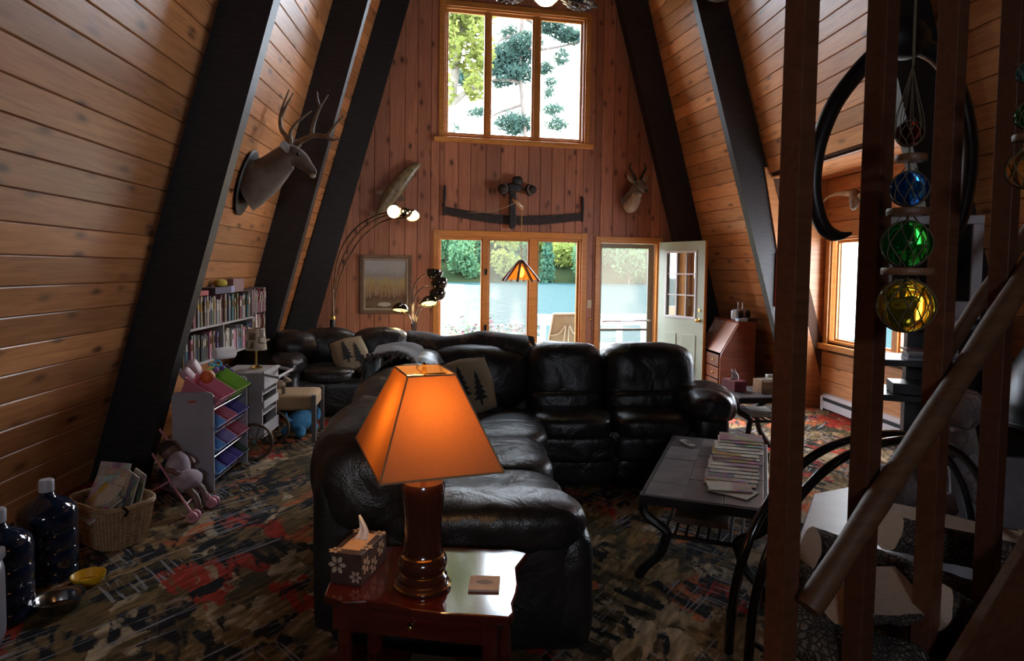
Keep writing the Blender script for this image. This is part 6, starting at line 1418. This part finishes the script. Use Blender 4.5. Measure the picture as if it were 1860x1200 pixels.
    # grain upright
def rail(name, label, pts, r):
    b = MB(); P = crom(pts, 6); b.tube(P, [r*(1+.05*sin(i*1.3)) for i in range(len(P))], 14); o = b.build(name, W_POLE, None, True); return tag(o, label, 'handrail')
def hp(x, y, s, off):   # point over the post line, a little in front or behind
    d = ray(x, y); q0 = base0+pn*off; t = (q0-CAMP).dot(pn)/d.dot(pn); return CAMP+d*t
rail('handrail', 'peeled log handrail slanting up in front of the stair posts', [hp(1468, 1105, 0, .085), hp(1590, 915, 0, .085), hp(1720, 720, 0, .085), hp(1850, 520, 0, .085), hp(1900, 440, 0, .085)], .043)
rail('handrail', 'thinner peeled log rail slanting up behind the stair posts', [onY(1690, 690, 3.1), onY(1738, 610, 3.15), onY(1790, 530, 3.2), onY(1860, 430, 3.3), onY(1900, 372, 3.35)], .036)
s0, s1 = hp(1690, 1255, 0, .16), hp(1890, 925, 0, .16)
sd = (s1-s0).normalized(); dn = Vector((0, 0, -1))
b = MB(); V = [s0, s1, s1+dn*.55, s0+dn*.55]; V = V+[v+pn*.045 for v in V]; b.add(V, [(0, 1, 2, 3), (7, 6, 5, 4), (0, 4, 5, 1), (1, 5, 6, 2), (2, 6, 7, 3), (3, 7, 4, 0)])
o = b.build('stair_stringer', W_POST, None); tag(o, 'slanting reddish stair stringer board below the handrail', 'stair stringer')
b = MB(); V = [s0-sd*.02, s1, s1+Vector((0, 0, .016)), s0-sd*.02+Vector((0, 0, .016))]; V = [v-pn*.004 for v in V]+[v+pn*.030 for v in V]; b.add(V, [(0, 1, 2, 3), (7, 6, 5, 4), (0, 4, 5, 1), (1, 5, 6, 2), (2, 6, 7, 3), (3, 7, 4, 0)]); b.build('cap_board', W_POLE, o)

# ================================================================== glass floats in nets
def fglass(name, c):
    m, t, bs, out = nodes(name); bs.inputs['Base Color'].default_value = c4(c); bs.inputs['Transmission Weight'].default_value = .92; bs.inputs['Roughness'].default_value = .03; bs.inputs['IOR'].default_value = 1.12
    n_ = N(t, 'ShaderNodeTexNoise', i_Scale=14.0); L(t, coords(t), n_.inputs['Vector']); bumpn(t, bs, n_.outputs[0], .25, .02); return m
M_NET = mat('float_net', (.16, .12, .07), (.10, .07, .04), 30, .9)
FD = 1.98
def fz(x, y): return onY(x, y, FD)
def float_ball(px, rpx, c, cn, disc, where, Y=None):
    c0 = onY(px[0], px[1], Y or FD); r = rpx/FPX*(c0-CAMP).dot(CR @ Vector((0, 0, -1)))
    t = thing('glass_float', '%s glass fishing float in a knotted net, %s' % (cn, where), 'glass float', c0, 0, 'glass floats hung on the stair posts')
    b = MB(); b.ell((0, 0, 0), r, 28, 18); b.build('glass_ball', fglass('%s_float_glass' % cn.split()[0], c), t, True)
    n_ = MB(); K = 9
    for k in range(K):
        for s in (-1, 1):
            P = []
            for i in range(17):
                a = -pi/2+pi*i/16; tt = 2*pi*k/K+s*.75*(i/16-.5)*2.0; q = r*1.012; P.append(Vector((q*cos(a)*cos(tt), q*cos(a)*sin(tt), q*sin(a))))
            n_.tube(P, r*.018+.0006, 4, caps=False)
    for k in range(6): tt = 2*pi*k/6; n_.tube([(r*.5*cos(tt), r*.5*sin(tt), r*.9), (r*.28*cos(tt), r*.28*sin(tt), r*1.18)], .0016, 4, caps=False)
    n_.build('net', M_NET, t, True)
    return t, c0, r
def disc(px, wpx, hpx, label, Y=None):
    c0 = onY(px[0], px[1], Y or FD); d = (c0-CAMP).dot(CR @ Vector((0, 0, -1))); r, h = wpx/2/FPX*d, hpx/FPX*d
    b = MB(); b.lathe([(r*.96, -h/2), (r, -h*.3), (r, h*.3), (r*.96, h/2)], 24, (0, 0, 0)); o = b.build('wood_disc', W_POLE, None, True); o.location = c0; tag(o, label, 'wood disc', 'driftwood discs between the glass floats')
cord = thing('float_cord', 'straw-coloured netting cord that carries the hanging glass floats', 'cord', fz(1660, 10))
cq = Vector(cord.location); b = MB(); b.tube([(0, 0, .9), fz(1661, 60)-cq, fz(1659, 120)-cq], .004, 6); b.build('rope', M_NET, cord, True)
for k in range(9): a = 2*pi*k/9; t0 = fz(1658, 118)-cq; t1 = fz(1652, 212)-cq; b = MB(); b.tube([t0, t0.lerp(t1, .5)+Vector((.018*cos(a), .018*sin(a), 0)), t1+Vector((.038*cos(a), .038*sin(a), 0)), fz(1652, 243)-cq+Vector((.041*cos(a), .041*sin(a), 0))], .0016, 4); b.build('strand', M_NET, cord, True)
b = MB(); b.tube([fz(1652, 262)-cq, fz(1647, 515)-cq], .003, 6); b.build('core_cord', M_NET, cord, True)
float_ball((1652, 243), 23, (.10, .008, .012), 'dark red', 0, 'topmost on the cord'); disc((1655, 287), 52, 12, 'small weathered wood disc under the dark red float')
float_ball((1651, 343), 32, (.02, .16, .62), 'blue', 0, 'between two wood discs'); disc((1650, 385), 72, 13, 'weathered wood disc under the blue float')
float_ball((1646, 443), 42, (.02, .42, .05), 'green', 0, 'above the yellow float'); disc((1648, 493), 86, 13, 'large weathered wood disc under the green float')
float_ball((1645, 555), 48, (.80, .62, .04), 'yellow', 0, 'lowest on the cord')
F2 = 2.0
float_ball((1864, 133), 17, (.05, .30, .45), 'pale blue', 0, 'topmost on the second cord', F2); float_ball((1870, 210), 24, (.05, .30, .05), 'bottle green', 0, 'in the middle of the second cord', F2); disc((1868, 250), 50, 12, 'wood disc between the bottle green and amber floats', F2); float_ball((1866, 308), 34, (.62, .36, .10), 'amber', 0, 'lowest on the second cord', F2)
b = MB(); q0 = onY(1866, 300, F2); b.tube([(q0.x, q0.y, q0.z), (q0.x, q0.y, 3.35)], .003, 6); o = b.build('float_cord', M_NET, None, True); tag(o, 'cord of the second string of glass floats', 'cord')

# ================================================================== horns
HY = 3.72
hz = thing('ox_horns', 'pair of huge black curved ox horns hung behind the stair posts', 'horns', (0, 0, 0))
def hpt(x, y): return onY(x, y, HY)
for P in ([(1622, 78), (1585, 104), (1555, 135), (1515, 190), (1487, 260), (1477, 330), (1484, 385), (1500, 418), (1522, 428), (1546, 424)], [(1655, 78), (1700, 100), (1730, 140), (1752, 200), (1762, 270), (1757, 340), (1745, 395), (1728, 424), (1706, 430), (1690, 424)]):
    Q = crom([hpt(*p) for p in P], 5); n_ = len(Q); b = MB(); b.tube(Q, [.052*(1-.28*i/n_) if i < n_*.82 else lerp(.040, .006, (i/n_-.82)/.18) for i in range(n_)], 12); b.build('horn', mat('black_horn', (.010, .009, .009), (.025, .021, .02), 12, .35), hz, True)
b = MB(); b.ell(hpt(1640, 70), (.16, .10, .12), 16, 10); b.build('skull_boss', M_BEAM, hz, True)
b = MB(); b.bar(hpt(1640, 70)+Vector((0, .05, 0)), Vector((3.12, RY1-.31, 3.35)), .06, .08); b.build('hanger', M_BEAM, hz)
sk = thing('horned_skull', 'small skull with pale curved horns above the side windows', 'skull mount', (0, 0, 0))
def kp(x, y, o=.12): return onX(x, y, DX-o)
M_BONE = mat('bone', (.52, .42, .30), (.40, .30, .2), 14, .5)
Q = [kp(1548, 352), kp(1525, 351), kp(1505, 357), kp(1493, 369)]
b = MB(); b.tube(crom(Q, 5), [lerp(.035, .006, i/15) for i in range(16)], 10); b.build('horn', M_BONE, sk, True)
Q = [kp(1562, 356), kp(1588, 366), kp(1604, 384), (kp(1613, 406))]
b = MB(); b.tube(crom(Q, 5), [lerp(.035, .006, i/15) for i in range(16)], 10); b.build('horn', M_BONE, sk, True)
b = MB(); loft(b, crom([kp(1555, 348, .06), kp(1553, 360, .14), kp(1550, 372, .20), kp(1548, 380, .24)], 3), [.05, .065, .07, .065, .06, .055, .05, .04, .03, .02], [.06, .07, .07, .07, .06, .05, .045, .04, .03, .02], (0, 1, 0), 12); b.build('skull', mat('dark_bone', (.14, .10, .08), (.22, .17, .13), 14, .6), sk, True)
b = MB(); q = onR(1407, 500, .40); b.bb(-.035, .035, -.012, .012, -.34, .30); o = b.build('red_wall_hanging', mat('red_weave', (.42, .05, .025), (.30, .03, .02), 22, .8), None, bevel=.004); qq = onY(1410, 505, RY2+.005); o.location = (qq.x+.03, RY2+.012, qq.z); tag(o, 'narrow red wall hanging on the dark rafter by the side windows', 'wall hanging')

# ================================================================== television on a black stand
tvp = onY(1690, 480, 4.05)
tv = thing('television', 'white framed tube television behind the glass floats', 'television', (tvp.x, tvp.y, 1.30), radians(-20))
M_TVW = mat('white_tv_plastic', (.55, .52, .56), rough=.4)
TWd, THt = .56, .68
for (a, b_, c, d) in ((-TWd/2, TWd/2, THt-.055, THt), (-TWd/2, TWd/2, .03, .14), (-TWd/2, -TWd/2+.06, .14, THt-.055), (TWd/2-.06, TWd/2, .14, THt-.055)): b = MB(); b.bb(a, b_, -.03, .03, c, d); b.build('bezel', M_TVW, tv, bevel=.006)
b = MB(); b.grid(10, 10, lambda u, v: Vector((lerp(-TWd/2+.055, TWd/2-.055, u), -.005-.014*sin(pi*u)*sin(pi*v), lerp(.135, THt-.05, v)))); b.build('screen', mat('dark_tube', (.010, .011, .010), rough=.08), tv, True)
b = MB(); b.prism([(-TWd/2+.01, .03), (TWd/2-.01, .03), (TWd/2-.10, .40), (-TWd/2+.10, .40)], .04, THt-.02, lambda p, z: Vector((p[0], p[1], z))); b.build('housing', mat('grey_tv_back', (.20, .19, .20), rough=.5), tv, bevel=.01)
b = MB(); b.bb(-.04, .02, -.036, -.03, .07, .095); b.build('button_panel', M_BLKPL, tv)
b = MB(); b.bb(-.22, .22, -.01, .34, 0, .04); b.build('foot', M_TVW, tv, bevel=.006)
sn = thing('television_stand', 'black stand with open shelves under the television', 'stand', (tvp.x, tvp.y, 0), radians(-24))
for z in (.80, 1.03, 1.28): b = MB(); b.bb(-.30, .30, -.04, .42, z-.02, z+.02); b.build('shelf', M_BLKPL, sn, bevel=.003)
b = MB(); b.bb(-.06, .06, .26, .38, 0, 1.28); b.build('pedestal', M_BLKPL, sn)
b = MB(); b.bb(-.2, .2, .12, .5, 0, .03); b.build('foot', M_BLKPL, sn)
Rsn = Matrix.Rotation(radians(-24), 3, 'Z')
for i in range(5):
    p = tvp+Rsn @ Vector((.03+rnd.uniform(-.01, .01), .08, 0)); o = MB().bb(-.14, .14, -.09, .09, 0, .014).build('disc_case', mat('case_%d' % i, ((.42, .42, .46), (.12, .14, .2), (.3, .3, .32), (.5, .48, .46), (.2, .1, .1))[i], rough=.3), None); o.location = (p.x, p.y, 1.05+i*.0145); o.rotation_euler = (0, 0, radians(-24+rnd.uniform(-4, 4))); tag(o, '%s disc case in the pile on the black stand' % ('silver', 'navy', 'grey', 'white', 'maroon')[i], 'disc case', 'disc cases on the television stand')
o = MB().bb(-.18, .18, -.10, .14, 0, .07).build('disc_player', M_BLKPL, None, bevel=.004); p = tvp+Rsn @ Vector((0, .10, 0)); o.location = (p.x, p.y, .822); o.rotation_euler = (0, 0, radians(-24)); tag(o, 'black disc player on the middle shelf of the television stand', 'disc player')

# ================================================================== hearth, stones, conical fireplace
M_STONE = mat('mauve_field_stone', (.20, .16, .16), (.38, .31, .31), 7, .8, bump=(14, .9, .05), rand=8.0)
hs = thing('hearth_slab', 'low grey-lavender slate hearth slab beyond the log rack', 'hearth', (0, 0, 0))
HZ = .09; P = [onZ(x, y, HZ) for x, y in ((1432, 1030), (1478, 896), (1560, 880), (1700, 885), (1850, 960), (1870, 1080), (1650, 1130))]
b = MB(); b.prism([(p.x, p.y) for p in P], 0, HZ, lambda p, z: Vector((p[0], p[1], z))); b.build('slab', mat('lavender_slate', (.13, .125, .155), (.19, .18, .21), 3, .4, bump=(6, .3, .01)), hs, bevel=.008)
def rock(px, rr, label, z, seed):
    c0 = onY(px[0], px[1], z); b = MB(); b.sq((0, 0, 0), (rr[0]*2, rr[1]*2, rr[2]*2), 3.6, 8, Matrix.Rotation(seed, 3, 'Z'), lambda v: v+v.normalized()*.05*noise.noise(v*5+Vector((seed*7, 0, 0)))+v.normalized()*.018*noise.noise(v*16))
    o = b.build('hearth_stone', M_STONE, None, 30); o.location = c0; tag(o, label, 'stone', 'stones around the fireplace'); return o
rock((1622, 885), (.13, .10, .11), 'pale squared stone at the near end of the hearth', 3.72, .3); rock((1672, 850), (.14, .11, .11), 'mauve stone beside the brass finials', 3.84, 1.1)
rock((1712, 800), (.15, .12, .11), 'mauve field stone under the television stand', 3.9, 1.9); rock((1680, 905), (.16, .11, .09), 'low mauve stone resting on the hearth slab', 3.78, 2.7)
rock((1738, 742), (.16, .12, .11), 'topmost mauve stone beside the conical fireplace', 3.92, .7); rock((1752, 880), (.16, .11, .11), 'dark stone in front of the conical fireplace', 3.88, 2.2)
b = MB(); V = [onZ(1750, 930, .12), onZ(1850, 960, .12)]; b.bb(-.26, .26, -.02, .02, 0, .42); o = b.build('slate_panel', M_SLATE, None, bevel=.004); pp = onZ(1800, 930, .1); o.location = (pp.x-.12, pp.y-.22, .091); o.rotation_euler = (radians(-14), 0, radians(-20)); tag(o, 'dark slate panel leaning behind the logs', 'slate panel')
fc0 = onY(1912, 760, 4.0)
cfp = thing('conical_fireplace', 'grey-black conical metal fireplace beyond the stair posts', 'fireplace', (fc0.x+.10, fc0.y-.05, 0))
M_HOOD = mat('satin_black_steel', (.055, .055, .06), rough=.32, metal=.7)
b = MB(); b.lathe([(.40, .66), (.42, .64), (.425, .68), (.33, 1.02), (.14, 1.42), (.10, 1.50), (.10, 3.6)], 40); b.build('hood', M_HOOD, cfp, True)
b = MB(); b.lathe([(.10, .09), (.34, .12), (.42, .28), (.43, .33), (.40, .33), (.34, .18), (0, .16)], 40); b.build('fire_bowl', M_HOOD, cfp, True)
for k in range(4): a = pi/4+k*pi/2; b = MB(); b.tube([(.41*cos(a), .41*sin(a), .32), (.41*cos(a), .41*sin(a), .66)], .012, 6); b.build('strut', M_BLACK, cfp, True)
b = MB(); b.tube([(.43*cos(a), .43*sin(a), .665) for a in [2*pi*i/40 for i in range(40)]], .012, 6, closed=True); b.build('rim', M_BLACK, cfp, True)
for (x, y), h in (((1648, 880), .24), ((1703, 886), .16)):
    c0 = onZ(x, y+30, HZ); b = MB(); b.lathe([(.045, 0), (.03, .02), (.012, .04), (.02, h*.35), (.012, h*.45), (.026, h*.6), (.012, h*.72), (.03, h*.86), (.032, h*.92), (.02, h), (0, h*1.02)], 16); o = b.build('brass_andiron', M_BRASS, None, True); o.location = (c0.x, c0.y, HZ+.001); tag(o, '%s turned brass andiron finial on the hearth' % ('tall' if h > .2 else 'short'), 'andiron')

# ================================================================== log rack and firewood
LA, LBq = onZ(1352, 1215), onZ(1800, 1075); ld = LBq-LA; lw = ld.length; ldn = ld.normalized(); ln_ = Vector((-ldn.y, ldn.x, 0))
rk = thing('log_rack', 'black iron hoop log rack holding firewood beside the stairs', 'log rack', LA, atan2(ldn.y, ldn.x))
for off in (-.02, .09):
    P = []
    for i in range(41):
        t = pi*i/40; c_, s_ = cos(t), sin(t); P.append(Vector((lw/2-lw/2*math.copysign(abs(c_)**.85, c_), off, .02+.84*abs(s_)**.85)))
    b = MB(); b.tube(P, .020, 10); b.build('hoop', mat('black_lacquer', (.008, .008, .010), rough=.15, coat=.5), rk, True)
for x, z in ((.10, .06), (lw-.10, .06), (lw*.5, .03)): b = MB(); b.tube([(x, -.02, z), (x, .09, z)], .014, 8); b.build('crossbar', M_BLACK, rk, True)
def barkmat():
    m, t, bs, out = nodes('rough_bark'); co = coords(t, (1, 1, 1), 12.0); mp = N(t, 'ShaderNodeMapping'); mp.inputs[3].default_value = (1, 1, 1); nw = N(t, 'ShaderNodeTexNoise', i_Scale=9.0, i_Detail=5.0); L(t, co, nw.inputs['Vector']); wv = N(t, 'ShaderNodeVectorMath', operation='MULTIPLY_ADD'); wv.inputs[1].default_value = (.09, .09, .09); L(t, nw.outputs['Color'], wv.inputs[0]); L(t, co, wv.inputs[2]); L(t, wv.outputs[0], mp.inputs[0])
    v = N(t, 'ShaderNodeTexVoronoi', i_Scale=38.0); v.feature = 'DISTANCE_TO_EDGE'; L(t, mp.outputs[0], v.inputs['Vector']); n_ = N(t, 'ShaderNodeTexNoise', i_Scale=14.0, i_Detail=6.0); L(t, co, n_.inputs['Vector'])
    L(t, mixc(t, ramp(t, v.outputs[0], [(.0, 0.0), (.18, 1.0)]), (.03, .023, .02), ramp(t, n_.outputs[0], [(.35, (.10, .075, .062)), (.65, (.30, .235, .19))])), bs.inputs['Base Color']); bs.inputs['Roughness'].default_value = .95; bumpn(t, bs, v.outputs[0], 1.0, .05); return m
M_LOGB = barkmat(); M_CUT = mat('cut_wood', (.46, .33, .24), (.60, .46, .35), 16, .7, stretch=(1, 8, 8))
def log(a, bq, r, label, split=None, roll=0.0):
    a, bq = Vector(a), Vector(bq); c = (a+bq)/2; d = bq-a; ln = d.length; q = d.to_track_quat('X', 'Z').to_matrix() @ Matrix.Rotation(roll, 3, 'X'); sd_ = rnd.uniform(0, 90)
    t = thing('firewood_log', label, 'log', c, 0, 'firewood in and around the log rack'); n_, K = 22, 16; B = MB(); vs = []; fs = []
    rim = [[], []]
    for i in range(K+1):
        x = -ln/2+ln*i/K
        for j in range(n_):
            an = 2*pi*j/n_; rr = r*(1+.10*noise.noise(Vector((x*3, cos(an)*1.2, sin(an)*1.2+sd_)))+.09*noise.noise(Vector((x*14, cos(an)*5, sin(an)*5+sd_)))); y, z = rr*cos(an), rr*sin(an)
            if split is not None and z > split*r: z = split*r+.004*noise.noise(Vector((x*8, y*20, sd_)))
            vs.append(q @ Vector((x, y, z)))
    bark, cut = [], []
    for i in range(K):
        for j in range(n_):
            f_ = (i*n_+j, i*n_+(j+1) % n_, (i+1)*n_+(j+1) % n_, (i+1)*n_+j); z0_ = r*sin(2*pi*j/n_); z1_ = r*sin(2*pi*((j+1) % n_)/n_)
            (cut if split is not None and z0_ > split*r*1.0 and z1_ > split*r*1.0 else bark).append(f_)
    for nm, ff, mm in (('bark', bark, M_LOGB), ('split_face', cut, M_CUT), ('end_face', [tuple(range(n_-1, -1, -1))], M_CUT), ('end_face', [tuple(range(K*n_, (K+1)*n_))], M_CUT)):
        if not ff: continue
        ids = sorted({i for f_ in ff for i in f_}); mp = {k: i for i, k in enumerate(ids)}; B = MB(); B.add([vs[k] for k in ids], [tuple(mp[k] for k in f_) for f_ in ff]); B.build(nm, mm, t, 50)
    return t
def lz(x, y, Y): return onY(x, y, Y)
log(lz(1612, 950, 3.00), lz(1900, 1015, 2.95), .125, 'large bark-covered log with a split top, uppermost in the rack', .62, radians(8))
log(lz(1470, 1000, 2.85), lz(1800, 1110, 2.75), .105, 'rough bark log lying under the uppermost log')
log(lz(1530, 1075, 2.36), lz(1660, 1075, 2.56), .12, 'split log with a broad pale cut face turned up', .15, radians(28))
log(lz(1425, 1120, 2.55), lz(1560, 1215, 2.35), .10, 'bark log low in front of the pale split log')
log(lz(1690, 1100, 2.50), lz(1850, 1195, 2.56), .10, 'bark log lying low below the fourth stair post')
log(lz(1440, 1020, 3.0), lz(1500, 1080, 2.6), .05, 'thin dark branch log at the end of the rack')
log(lz(1545, 1185, 2.40), lz(1660, 1210, 2.42), .09, 'dark log at the bottom of the pile')
